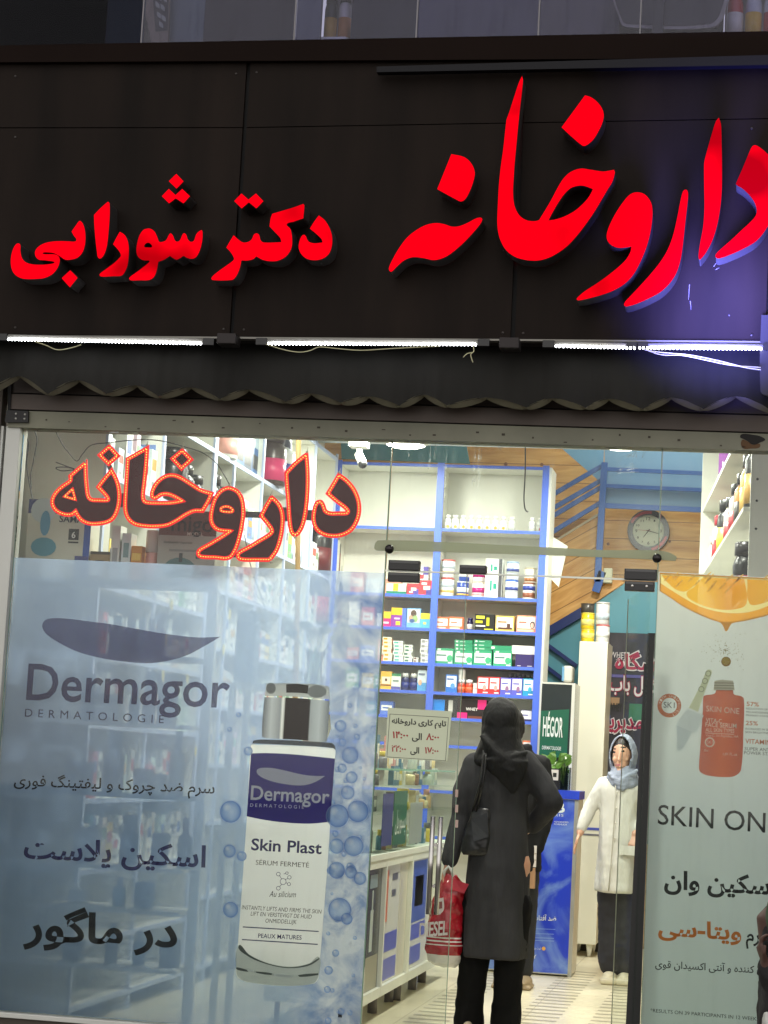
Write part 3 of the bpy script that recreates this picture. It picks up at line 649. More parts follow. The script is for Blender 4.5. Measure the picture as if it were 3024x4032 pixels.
# wipe marks on the upper glass
M_smear = bpy.data.materials.new('glass_smear'); M_smear.use_nodes = True
def _sm():
    t = M_smear.node_tree; t.nodes.clear(); N = t.nodes.new; L = t.links.new
    o = N('ShaderNodeOutputMaterial'); tr = N('ShaderNodeBsdfTransparent'); tl = N('ShaderNodeBsdfTranslucent'); tl.inputs[0].default_value = (.8, .85, .85, 1); df = N('ShaderNodeBsdfDiffuse'); mx = N('ShaderNodeMixShader'); m2 = N('ShaderNodeMixShader'); m2.inputs[0].default_value = .3
    tc = N('ShaderNodeTexCoord'); nz = N('ShaderNodeTexNoise'); nz.inputs['Scale'].default_value = 40; L(tc.outputs['Object'], nz.inputs['Vector']); mr = N('ShaderNodeMapRange'); mr.inputs[1].default_value = .4; mr.inputs[2].default_value = .8; mr.inputs[3].default_value = .0; mr.inputs[4].default_value = .5; L(nz.outputs['Fac'], mr.inputs[0])
    L(mr.outputs[0], mx.inputs[0]); L(tl.outputs[0], m2.inputs[1]); L(df.outputs[0], m2.inputs[2]); L(tr.outputs[0], mx.inputs[1]); L(m2.outputs[0], mx.inputs[2]); L(mx.outputs[0], o.inputs[0])
_sm()
trp = [o for o in bpy.data.objects if o.get('label', '').startswith('glass transom pane')][0]
mb = MB(); rs_ = random.Random(4)
for x, y0, y1, dx in ((1876, 1742, 1930, -14), (1890, 1742, 1935, -10), (1950, 1742, 1800, 30), (1700, 1742, 1850, -6), (1722, 1742, 1830, -8), (1755, 1742, 1990, -12), (2510, 1760, 1840, -14), (2545, 1760, 1830, -10), (2480, 1765, 1800, -8), (2350, 1760, 1790, 6), (2420, 1840, 1855, 90), (2400, 1862, 1880, 110), (2430, 1800, 1812, 70), (1990, 1745, 1770, 40), (1610, 1745, 1800, -5)):
    for k in range(3):
        a = W(x + rs_.uniform(-9, 9), y0 + rs_.uniform(0, 20), -.0056 - .0001 * k); b = W(x + dx + rs_.uniform(-9, 9), y1 - rs_.uniform(0, 40), -.0056 - .0001 * k); d = (b - a).normalized(); n = Vector((-d.z, 0, d.x)) * rs_.uniform(.0012, .004)
        mb.poly([a + n * .3, a - n * .3, b - n, b + n])
mb.build('wipe_marks', M_smear, trp)

# small fixings and scratches on the cladding
for x, y in ((60, 300), (930, 290), (1010, 285), (2010, 268), (2100, 262), (2960, 262), (60, 1290), (880, 1296), (960, 1298), (1980, 1310), (2060, 1312), (2960, 1318), (60, 540), (2960, 505)):
    p = W(x, y, YF - .001); mb = MB(); mb.ball(p, .006, 8, (1, .4, 1)); mb.build('rivet', mat('rivet_grey', (60, 56, 54), .4, .6), fas)
mb = MB(); rs_ = random.Random(9)
for x, y, dx, dy in ((2715, 1120, -4, 60), (2718, 1185, 3, 34), (2810, 1050, 10, -14), (2818, 1062, 14, -8), (2870, 1240, 3, 4)):
    a = W(x, y, YF - .0008); b = W(x + dx, y + dy, YF - .0008); d = (b - a).normalized(); n = Vector((-d.z, 0, d.x)) * .0014; mb.poly([a + n, a - n, b - n * .4, b + n * .4])
mb.build('scratches', mat('scratch_grey', (110, 108, 116), .7), fas)
# ================================================================== POSTERS, NOTICE, LED WORD
YP = .016
B1 = crop(880, 2500, 660 / 1659); B2 = crop(880, 3200, 660 / 1659); P7 = crop(0, 2200, 1512 / 1659); P8 = crop(0, 3000, 1512 / 1659); T_ = crop(0, 2700, 900 / 1659); U_ = crop(150, 3300, 750 / 1659); SW = crop(200, 2200, 700 / 1659)
lp = thing('window_poster', 'large blue see-through poster of a silver capped serum bottle inside the left shop window', 'poster', tuple(W(760, 4020, YP)))
xa = Xj1 + .002; xb = XL - .004
zpl, zpr = W(60, 2195, YP).z, W(1512, 2256, YP).z
zb_ = Zsill + .001
splash = (W(1150, 3300, YP).x, W(1330, 3300, YP).x, W(1470, 3300, YP).x, W(1530, 3300, YP).x, (116, 148, 206), (214, 222, 240))
blue_film = film_mat('blue_film', [(0, (148, 172, 206)), (.3, (168, 194, 230)), (.62, (192, 212, 246)), (1, (204, 222, 250))], .5, 'Z', zb_, zpl, splash, tl_=.62)
CAPO = [(410, 612, 1), (424, 490, 1), (700, 484), (1024, 510), (1046, 560), (1044, 650, 1), (1020, 1045), (700, 1032), (420, 1015), (384, 1000)]
BOT = [(272, 1100), (300, 1085), (700, 1095), (1085, 1120), (1108, 1140), (1104, 1222), (1056, 1850), (1048, 2010), (1000, 2660), (945, 3340), (935, 3410), (890, 3452), (620, 3475), (250, 3440), (150, 3400), (122, 3340), (130, 3250), (228, 1850)]
put('film', shape_mesh([[(xa, zpl), (xb, zpr), (xb, zb_), (xa, zb_)], px_loop(BOT, B1, YP, 3), px_loop(CAPO, B1, YP, 3)], YP, .001), blue_film, lp)
INK = ink((40, 26, 96), .18); BLK = ink((24, 22, 22), .1); NAVY = ink((30, 24, 92), .1)
y1 = YP - .0012; y2 = YP - .0024; y3 = YP - .0036; y4 = YP - .0048
flat('swoosh', [(183, 295), (190, 270), (215, 258), (280, 258), (380, 270), (480, 283), (600, 305), (720, 325), (850, 340), (952, 337, 1), (870, 385), (800, 420), (720, 442), (640, 452), (540, 445), (430, 428), (330, 400), (250, 360), (200, 325)], P7, y1, ink((46, 34, 108), .3), lp)
text('Dermagor', (112, 607), (988, 643), 152, P7, y1, INK, lp, bold=.012)
text('DERMATOLOGIE', (107, 682), (707, 711), 34, P7, y1, INK, lp, space=1.75)
text('سرم ضد چروک و لیفتینگ فوری', (100, 722), (1556, 782), 78, T_, y1, BLK, lp, fa=True, bold=.012)
text('اسکین پلاست', (170, 1246), (1490, 1316), 150, T_, y1, INK, lp, fa=True, bold=.022)
text('در ماگور', (-130, 878), (1208, 946), 250, U_, y1, BLK, lp, fa=True, bold=.03)
# bubbles of the splash print
def bubble_mat():
    m = bpy.data.materials.new('bubble_print'); m.use_nodes = True; t = m.node_tree; t.nodes.clear(); N = t.nodes.new; L = t.links.new
    o = N('ShaderNodeOutputMaterial'); tc = N('ShaderNodeTexCoord'); sp = N('ShaderNodeSeparateXYZ'); L(tc.outputs['Object'], sp.inputs[0])
    def dist(cx, cz):
        c = N('ShaderNodeCombineXYZ'); a = N('ShaderNodeMath'); a.operation = 'SUBTRACT'; a.inputs[1].default_value = cx; b = N('ShaderNodeMath'); b.operation = 'SUBTRACT'; b.inputs[1].default_value = cz
        L(sp.outputs['X'], a.inputs[0]); L(sp.outputs['Z'], b.inputs[0]); L(a.outputs[0], c.inputs[0]); L(b.outputs[0], c.inputs[2]); v = N('ShaderNodeVectorMath'); v.operation = 'LENGTH'; L(c.outputs[0], v.inputs[0]); return v.outputs['Value']
    r = N('ShaderNodeValToRGB'); cr = r.color_ramp
    for p_, c_ in ((.5, None), (.5, None)): pass
    st = [(0, (196, 214, 240)), (.5, (166, 192, 230)), (.8, (122, 158, 216)), (.92, (92, 130, 200)), (.96, (190, 208, 236)), (1, (76, 112, 186))]
    while len(cr.elements) < len(st): cr.elements.new(.5)
    for e, (p, c) in zip(cr.elements, st): e.position = p; e.color = (*s2l(c), 1)
    L(dist(0, 0), r.inputs[0])
    h = N('ShaderNodeValToRGB'); h.color_ramp.elements[0].position = .08; h.color_ramp.elements[0].color = (1, 1, 1, 1); h.color_ramp.elements[1].position = .42; h.color_ramp.elements[1].color = (0, 0, 0, 1); L(dist(-.34, .36), h.inputs[0])
    mc = N('ShaderNodeMix'); mc.data_type = 'RGBA'; L(h.outputs[0], mc.inputs[0]); L(r.outputs[0], mc.inputs[6]); mc.inputs[7].default_value = (*s2l((224, 232, 244)), 1)
    df = N('ShaderNodeBsdfDiffuse'); tl = N('ShaderNodeBsdfTranslucent'); tr = N('ShaderNodeBsdfTransparent'); L(mc.outputs[2], df.inputs[0]); L(mc.outputs[2], tl.inputs[0])
    m1 = N('ShaderNodeMixShader'); m1.inputs[0].default_value = .4; L(df.outputs[0], m1.inputs[1]); L(tl.outputs[0], m1.inputs[2]); m2 = N('ShaderNodeMixShader'); m2.inputs[0].default_value = .3; L(m1.outputs[0], m2.inputs[1]); L(tr.outputs[0], m2.inputs[2]); L(m2.outputs[0], o.inputs[0]); return m
M_bub = bubble_mat(); _nb = [0]
def bubble(cx, cy, r, cr):
    _nb[0] += 1; Yb = y1 - .00004 * _nb[0]; c = W(*cr(cx, cy), Yb); R = (W(*cr(cx + r, cy), Yb) - c).length
    me = bpy.data.meshes.new('printed_bubble'); me.from_pydata([(math.cos(2 * math.pi * k / 28), 0, math.sin(2 * math.pi * k / 28)) for k in range(28)], [], [list(range(28))]); me.materials.append(M_bub)
    o = link('printed_bubble', me, lp, tuple(c - wloc(lp))); o.scale = (R, 1, R)
rb_ = random.Random(8)
for k in range(34):
    yy_ = rb_.uniform(700, 3900); bubble(1110 - (yy_ - 700) * .045 + rb_.uniform(0, 330), yy_, rb_.uniform(12, 42), B1)
for c_ in ((1252, 1190, 88), (1268, 1410, 62), (1175, 1320, 48), (1228, 1560, 72), (1330, 1745, 112), (1130, 1790, 118), (70, 1750, 112), (150, 790, 26), (60, 935, 24), (245, 1150, 45), (1250, 700, 24), (1160, 900, 60)): bubble(*c_, B1)
for c_ in ((1120, 330, 78), (1288, 330, 104), (1262, 590, 64), (1350, 650, 66), (60, 380, 66), (180, 430, 50), (1120, 570, 86), (1150, 960, 120), (1300, 1240, 20), (1040, 1560, 44), (1110, 1390, 36), (1220, 1050, 60), (70, 960, 80)): bubble(*c_, B2)
# the bottle
GREY = ink((150, 154, 160), .06)
flat('printed_bottle', BOT, B1, y1, film_mat('bottle_white', [(0, (196, 202, 206)), (.18, (228, 230, 236)), (1, (238, 240, 244))], .06, 'Z', W(1100, 3900, 0).z, W(1100, 2930, 0).z, tl_=.6), lp, n=3)
flat('printed_shoulder', [(285, 1075, 1), (300, 1045), (420, 1035), (1060, 1068), (1100, 1095), (1108, 1140, 1), (1080, 1118), (700, 1092), (320, 1075)], B1, y2, ink((70, 74, 78), .05), lp)
CAPM = bpy.data.materials.new('printed_chrome'); CAPM.use_nodes = True
def chrome_run():
    t = CAPM.node_tree; t.nodes.clear(); N = t.nodes.new; L = t.links.new
    o = N('ShaderNodeOutputMaterial'); df = N('ShaderNodeBsdfDiffuse'); tl = N('ShaderNodeBsdfTranslucent'); mx = N('ShaderNodeMixShader'); ge = N('ShaderNodeNewGeometry'); sp = N('ShaderNodeSeparateXYZ'); L(ge.outputs['Position'], sp.inputs[0])
    # the print is slightly tilted: follow the bottle's own edge
    ad = N('ShaderNodeMath'); ad.operation = 'MULTIPLY_ADD'; ad.inputs[1].default_value = 0.0; L(sp.outputs['Z'], ad.inputs[0]); L(sp.outputs['X'], ad.inputs[2])
    a, b = W(*B1(392, 830), y2).x, W(*B1(1038, 850), y2).x
    mr = N('ShaderNodeMapRange'); mr.inputs[1].default_value = a; mr.inputs[2].default_value = b; L(ad.outputs[0], mr.inputs[0])
    rp = N('ShaderNodeValToRGB'); cr = rp.color_ramp
    st = [(0, (110, 114, 122)), (.12, (188, 192, 200)), (.26, (150, 154, 162)), (.29, (240, 240, 242)), (.315, (196, 196, 196)), (.33, (26, 18, 18)), (.70, (30, 24, 26)), (.72, (160, 166, 174)), (.86, (184, 190, 198)), (1, (116, 122, 130))]
    while len(cr.elements) < len(st): cr.elements.new(.5)
    for e, (p, c) in zip(cr.elements, st): e.position = p; e.color = (*s2l(c), 1)
    L(mr.outputs[0], rp.inputs[0]); L(rp.outputs[0], df.inputs[0]); L(rp.outputs[0], tl.inputs[0]); mx.inputs[0].default_value = .5; L(df.outputs[0], mx.inputs[1]); L(tl.outputs[0], mx.inputs[2]); L(mx.outputs[0], o.inputs[0])
chrome_run()
flat('printed_cap', [(405, 615, 1), (720, 625), (1050, 652, 1), (1026, 1045), (1000, 1062), (700, 1035), (420, 1022), (380, 1000)], B1, y2, CAPM, lp)
flat('printed_cap_ring', [(422, 480, 1), (700, 478), (1028, 505), (1050, 560), (1050, 640, 1), (720, 612), (408, 606, 1)], B1, y2, ink((184, 188, 192), .1), lp)
flat('printed_cap_ring', [(620, 488, 1), (735, 484), (842, 500, 1), (832, 580, 1), (720, 572), (622, 572, 1)], B1, y3, ink((30, 24, 24), .02), lp)
flat('printed_cap_ring', circ(470, 528, 48, 18, 56), B1, y3, ink((130, 134, 138), .05), lp, raw=True)
flat('printed_cap_ring', circ(925, 560, 96, 18, 62), B1, y3, ink((150, 154, 158), .05), lp, raw=True)
flat('printed_label', [(272, 1172, 1), (450, 1170), (700, 1183), (1103, 1224, 1), (1056, 1850, 1), (850, 1868), (600, 1856), (400, 1830), (230, 1796, 1)], B1, y2, ink((34, 22, 122), .03), lp)
flat('printed_swoosh', [(328, 1355), (340, 1328), (380, 1316), (480, 1318), (620, 1345), (760, 1378), (880, 1395), (1005, 1397, 1), (920, 1450), (830, 1482), (740, 1490), (620, 1478), (500, 1455), (400, 1420), (345, 1385)], B1, y3, ink((224, 226, 240), .03), lp)
SILV = ink((240, 242, 248), .03)
text('Dermagor', (268, 1628), (1045, 1668), 136, B1, y3, SILV, lp, bold=.016)
text('DERMATOLOGIE', (263, 1700), (795, 1721), 33, B1, y3, SILV, lp, space=1.6)
text('Skin Plast', (272, 368), (970, 408), 112, B2, y2, NAVY, lp, bold=.02)
GT = ink((62, 62, 66), .05)
text('SÉRUM FERMETÉ', (318, 514), (846, 543), 46, B2, y2, GT, lp)
text('Au silicium', (452, 832), (716, 838), 58, B2, y2, GT, lp, shear=.3)
text('INSTANTLY LIFTS AND FIRMS THE SKIN', (180, 955), (970, 1000), 40, B2, y2, GT, lp, shear=.15)
text('LIFT EN VERSTEVIGT DE HUID', (268, 1018), (872, 1050), 40, B2, y2, GT, lp, shear=.15)
text('ONMIDDELLIJK', (414, 1088), (722, 1102), 40, B2, y2, GT, lp, shear=.15)
text('PEAUX MATURES', (342, 1238), (772, 1257), 42, B2, y2, NAVY, lp, bold=.01)
for (a, b, c, d) in ((190, 1125, 942, 1170), (183, 1250, 933, 1298)): flat('printed_rule', [(a, b), (c, d), (c, d + 11), (a, b + 11)], B2, y2, ink((70, 72, 110), .05), lp, raw=True)
def ring(cx, cy, r, w, cr, Y, m, parent, name='printed_molecule'): flat(name, circ(cx, cy, r), cr, Y, m, parent, holes=[circ(cx, cy, r - w)], raw=True)
for c_ in ((543, 608, 21), (628, 598, 15), (652, 640, 20), (590, 682, 32), (648, 707, 18), (543, 748, 21)): ring(*c_, 5, B2, y2, NAVY, lp)
for a, b in (((556, 624), (575, 655)), ((595, 607), (614, 602)), ((612, 660), (636, 652)), ((618, 692), (632, 700)), ((575, 710), (556, 732))):
    dx, dy = b[0] - a[0], b[1] - a[1]; l = math.hypot(dx, dy); nx, ny = -dy / l * 2.5, dx / l * 2.5
    flat('printed_molecule', [(a[0] + nx, a[1] + ny), (b[0] + nx, b[1] + ny), (b[0] - nx, b[1] - ny), (a[0] - nx, a[1] - ny)], B2, y2, NAVY, lp, raw=True)
flat('printed_base', [(148, 1312), (250, 1400), (400, 1473), (560, 1515), (700, 1522), (850, 1490), (947, 1430), (940, 1610), (890, 1688), (620, 1712), (250, 1676), (150, 1630), (126, 1560)], B2, y2, ink((186, 194, 192), .25), lp)
for pts in ([(150, 1315), (250, 1403), (400, 1478), (560, 1520), (700, 1527), (850, 1495), (947, 1436), (947, 1452), (850, 1512), (700, 1538), (560, 1530), (400, 1490), (240, 1420)], [(320, 1572), (480, 1590), (470, 1606), (330, 1586)], [(740, 1608), (935, 1590), (935, 1606), (760, 1626)], [(130, 1530), (240, 1560), (240, 1574), (130, 1552)]):
    flat('printed_base', pts, B2, y3, ink((84, 92, 92), .1), lp)
for pts in ([(235, 1555), (300, 1562), (300, 1574), (240, 1568)], [(500, 1595), (680, 1612), (660, 1632), (500, 1615)]): flat('printed_base', pts, B2, y3, ink((206, 212, 214), .05), lp)
flat('printed_mark', [(1136, 1985), (1174, 1988), (1172, 2028), (1134, 2026)], B2, y1, BLK, lp, raw=True)

# ------------------------------------------------------------------ orange serum poster
R1 = crop(2050, 2150, 974 / 1659); R2 = crop(2150, 2800, 874 / 1659); R3 = crop(2150, 3400, 874 / 1659)
rp_ = thing('window_poster', 'pale grey poster with an orange slice dripping over an orange serum bottle', 'poster', tuple(W(2760, 4030, YP)))
q = [W(2596, 2251, YP), W(3300, 2288, YP), W(3290, 4120, YP), W(2518, 4060, YP)]
xr0 = (W(2596, 2251, YP).x + W(2522, 4050, YP).x) / 2; zz = .05
pale = film_mat('pale_film', [(0, (204, 214, 216)), (.5, (214, 220, 222)), (.85, (228, 230, 228)), (1, (232, 232, 228))], .08, 'Z', .2, 2.25, None, tl_=.68)
zq = q[1].z
RIND_ = [(940, 190, 1), (1780, 230, 1), (1815, 300), (1755, 380), (1659, 448), (1580, 472), (1500, 490), (1420, 505), (1340, 502), (1280, 482), (1180, 440), (1080, 388), (1000, 335), (940, 296, 1)]
RBOT = [(1226, 1010), (1245, 1000), (1300, 990), (1312, 972, 1), (1424, 972, 1), (1432, 995), (1475, 1006), (1497, 1025), (1494, 1250), (1478, 1500), (1440, 1540), (1380, 1550), (1260, 1540), (1205, 1515), (1196, 1480), (1205, 1350), (1222, 1100)]
put('film', shape_mesh([[(xr0, q[0].z), (.36, zq), (.36, zz), (xr0, zz)], px_loop(RIND_, R1, YP), px_loop(RBOT, R1, YP)], YP, .001), pale, rp_)
OR = ink((222, 120, 40), .06)
tl_, tr_ = (932, 178), (1790, 222)
RIND = [(932, 178, 1), (1790, 222, 1), (1830, 300), (1770, 385), (1659, 462), (1580, 485), (1500, 503), (1420, 518), (1402, 540), (1378, 572), (1362, 545), (1340, 515), (1280, 495), (1180, 452), (1080, 400), (1000, 345), (932, 302, 1)]
PITH = [(937, 188, 1), (1780, 228, 1), (1795, 280), (1735, 350), (1640, 410), (1500, 448), (1350, 445), (1200, 405), (1080, 340), (1000, 290), (937, 248, 1)]
SG = [[(945, 195, 1), (1205, 208, 1), (1160, 266), (1105, 305), (1040, 290), (985, 245)], [(1225, 209, 1), (1500, 222, 1), (1515, 385), (1430, 425), (1300, 420), (1180, 380), (1112, 322), (1170, 270)], [(1520, 223, 1), (1770, 234, 1), (1765, 290), (1700, 345), (1620, 385), (1535, 385)]]
flat('printed_orange', RIND, R1, y1, film_mat('rind', [(0, (232, 150, 30)), (1, (240, 166, 40))], .05, tl_=.6), rp_, holes=[PITH])
flat('printed_pith', PITH, R1, y1, film_mat('pith', [(0, (246, 226, 150)), (1, (246, 226, 150))], .05, tl_=.6), rp_, holes=SG)
SEG = film_mat('segment', [(0, (238, 168, 24)), (.35, (248, 190, 46)), (.55, (236, 158, 20)), (1, (246, 186, 44))], .08, 'X', W(2600, 2300, 0).x, W(3100, 2300, 0).x, tl_=.6)
for g_ in SG: flat('printed_segment', g_, R1, y1, SEG, rp_)
for k in range(26):
    x = random.uniform(960, 1750); y = random.uniform(210, 380)
    if abs(x - 1500) > 25 and y < 250 + min(130, (x - 930) * .6): flat('printed_pulp', [(x, y), (x + 9, y - 14), (x + 44, y - 46), (x + 50, y - 44), (x + 20, y - 10)], R1, y4, ink((244, 204, 110), .05), rp_)
flat('printed_drop', circ(1378, 775, 33), R1, y1, ink((150, 112, 20), .05), rp_, raw=True)
flat('printed_drop', circ(1376, 772, 26), R1, y2, ink((206, 176, 70), .05), rp_, raw=True)
me_pts = MB()
for k in range(170):
    a = random.uniform(0, 6.28); r = random.gauss(0, 75); x, y = 1375 + r * 1.2 * math.cos(a), 700 + r * math.sin(a) * 1.0
    p = W(*R1(x, y), y1); s = random.uniform(.0006, .0016); me_pts.poly([(p.x - s, y1, p.z - s), (p.x + s, y1, p.z - s), (p.x + s, y1, p.z + s), (p.x - s, y1, p.z + s)])
me_pts.build('printed_spray', ink((150, 140, 84), .2), rp_)
# dropper
flat('printed_pipette', [(1128, 1085, 1), (1210, 925), (1245, 840), (1262, 828), (1282, 838), (1275, 870), (1245, 950), (1190, 1112, 1)], R1, y1, ink((220, 222, 184), .12), rp_)
for x, y in ((1258, 855), (1236, 905), (1212, 960)): ring(x, y, 20, 5, R1, y2, ink((150, 156, 130), .1), rp_, 'printed_pipette')
flat('printed_dropper_cap', [(1118, 1092, 1), (1228, 1135, 1), (1178, 1258, 1), (1035, 1198, 1)], R1, y2, ink((226, 232, 232), .06), rp_)
flat('printed_dropper_bulb', [(1040, 1200, 1), (1150, 1248, 1), (1100, 1340), (1065, 1378), (1045, 1360), (1050, 1300)], R1, y1, ink((214, 222, 224), .1), rp_)
# bottle
flat('printed_neck', [(1300, 905, 1), (1340, 898), (1425, 903, 1), (1436, 968, 1), (1294, 968, 1)], R1, y1, ink((190, 182, 160), .1), rp_)
for k in range(3): flat('printed_neck', [(1298, 915 + k * 17), (1430, 917 + k * 17), (1432, 922 + k * 17), (1298, 920 + k * 17)], R1, y2, ink((134, 126, 108), .05), rp_, raw=True)
flat('printed_bottle', [(1226, 1010), (1245, 1000), (1300, 990), (1312, 965, 1), (1424, 966, 1), (1432, 995), (1475, 1006), (1497, 1025), (1494, 1250), (1478, 1500), (1440, 1540), (1380, 1550), (1260, 1540), (1205, 1515), (1196, 1480), (1205, 1350), (1222, 1100)], R1, y1, film_mat('orange_glass', [(0, (184, 66, 22)), (.5, (204, 88, 34)), (1, (176, 62, 18))], .05, 'X', W(2765, 2900, 0).x, W(2930, 2900, 0).x, tl_=.2), rp_)
CREAM = ink((255, 246, 232), .0)
text('SKIN ONE', (1244, 1108), (1466, 1127), 38, R1, y2, CREAM, rp_)
text('VITA-C', (1241, 1180), (1350, 1188), 27, R1, y2, CREAM, rp_, bold=.012)
text('FACE SERUM', (1239, 1211), (1447, 1222), 30, R1, y2, CREAM, rp_, bold=.012)
text('ALL SKIN TYPES', (1240, 1244), (1433, 1253), 25, R1, y2, CREAM, rp_, bold=.006)
flat('printed_rule', [(1238, 1251), (1432, 1261), (1432, 1265), (1238, 1255)], R1, y2, CREAM, rp_, raw=True)
text('Vita-C, 3% Peptides, HA', (1240, 1276), (1460, 1285), 14, R1, y2, CREAM, rp_)
ring(1268, 1316, 34, 10, R1, y2, CREAM, rp_, 'printed_seal'); text('SK1', (1250, 1324), (1286, 1326), 20, R1, y2, CREAM, rp_)
text('1.01 FL.oz', (1322, 330), (1428, 333), 20, R2, y2, CREAM, rp_); text('30ml', (1180, 302), (1212, 304), 18, R2, y2, CREAM, rp_)
ring(997, 1070, 80, 28, R1, y1, ink((206, 110, 52), .05), rp_, 'printed_seal')
TXT = ink((70, 74, 76), .06); ORT = ink((196, 104, 52), .05)
text('SK1', (958, 1083), (1032, 1087), 38, R1, y1, TXT, rp_)
ph = 'WITH CHIAPROTECT'
for i, ch in enumerate(ph):
    if ch == ' ': continue
    an = math.radians(198 + i * 228 / (len(ph) - 1)); cxx, cyy = 997 + 66 * math.cos(an), 1070 + 66 * math.sin(an)
    t_ = an + math.pi / 2; px_, py_ = math.cos(t_), math.sin(t_)
    a = W(*R1(cxx - 7 * px_ - 8 * math.cos(an), cyy - 7 * py_ - 8 * math.sin(an)), y2); b = W(*R1(cxx + 7 * px_ - 8 * math.cos(an), cyy + 7 * py_ - 8 * math.sin(an)), y2); ex = (b - a); w = ex.length; ex = ex / w; ez = Vector((-ex.z, 0, ex.x))
    text3(ch, a, ex, ez, CREAM, rp_, width=w, cap=.0105)
text('57%', (1515, 1072), (1598, 1077), 28, R1, y1, ORT, rp_, bold=.012)
text('REDUCTION OF SPOTS', (1513, 1096), (1718, 1106), 13, R1, y1, TXT, rp_); text('MELANOGENESIS IN', (1512, 1119), (1700, 1128), 13, R1, y1, TXT, rp_); text('PRIMARY STAGES', (1511, 1141), (1680, 1149), 13, R1, y1, TXT, rp_)
text('25%', (1509, 1200), (1591, 1204), 28, R1, y1, ORT, rp_, bold=.012)
text('INCREASES IN SKIN', (1508, 1232), (1690, 1240), 13, R1, y1, TXT, rp_); text('SKIN BRIGHTNESS', (1506, 1254), (1680, 1262), 13, R1, y1, TXT, rp_)
text('VITAMIN C', (1488, 240), (1730, 256), 34, R2, y1, ORT, rp_, bold=.012)
text('SUPER ANTIOXIDANT', (1484, 292), (1850, 312), 24, R2, y1, TXT, rp_); text('POWER STATION', (1480, 322), (1770, 338), 24, R2, y1, TXT, rp_)
DK = ink((34, 36, 38), .06)
text('SKIN ON', (834, 845), (1638, 908), 145, R2, y1, DK, rp_, bold=.004); text('E', (1715, 915), (1800, 922), 145, R2, y1, DK, rp_, bold=.004)
text('اسکین وان', (882, 184), (1720, 232), 132, R3, y1, DK, rp_, fa=True, bold=.03)
text('ویتا-سی', (838, 532), (1458, 572), 118, R3, y1, ink((214, 120, 46), .05), rp_, fa=True, bold=.03)
text('سرم', (1494, 580), (1700, 592), 100, R3, y1, DK, rp_, fa=True, bold=.02)
text('روشن کننده و آنتی اکسیدان قوی', (816, 776), (1740, 828), 52, R3, y1, DK, rp_, fa=True, bold=.012)
text('*RESULTS ON 39 PARTICIPANTS IN 12 WEEKS', (780, 1110), (1590, 1176), 26, R3, y1, DK, rp_)

# ------------------------------------------------------------------ opening hours notice on the narrow door leaf
Hn = crop(1450, 2700, 400 / 1659 * 1659 / 1475)
Hn = crop(1450, 2700, 400 / 1475)
yn = -.0062
no = thing('hours_notice', 'cream opening hours notice with black frame and red times taped inside the narrow door leaf', 'notice', tuple(W(*Hn(700, 1090), yn)))
flat('sheet', [(285, 318), (1215, 372), (1150, 1100), (245, 1050)], Hn, yn, mat('notice_paper', (206, 214, 186), .5, emit=None), no, raw=True, depth=.0009)
KB = mat('print_black', (22, 24, 20), .5); KR = mat('print_red', (158, 24, 30), .5)
fr = [(312, 408), (1168, 460), (1125, 1092), (268, 1036)]
cxn, cyn = 720, 750
flat('frame_line', fr, Hn, yn - .0006, KB, no, holes=[[(x + (6 if x < cxn else -6), y + (6 if y < cyn else -6)) for x, y in fr]], raw=True)
text('تایم کاری داروخانه', (340, 542), (1130, 590), 78, Hn, yn - .0006, KB, no, fa=True, bold=.03)
text('۱۴:۰۰', (350, 757), (580, 764), 92, Hn, yn - .0006, KR, no, bold=.025); text('الی', (634, 778), (776, 786), 92, Hn, yn - .0006, KB, no, fa=True, bold=.025); text('۸:۰۰', (840, 786), (1028, 792), 92, Hn, yn - .0006, KR, no, bold=.025)
text('۲۲:۰۰', (336, 952), (546, 960), 86, Hn, yn - .0006, KR, no, bold=.025); text('الی', (610, 974), (738, 982), 86, Hn, yn - .0006, KB, no, fa=True, bold=.025); text('۱۷:۰۰', (820, 980), (1020, 988), 86, Hn, yn - .0006, KR, no, bold=.025)

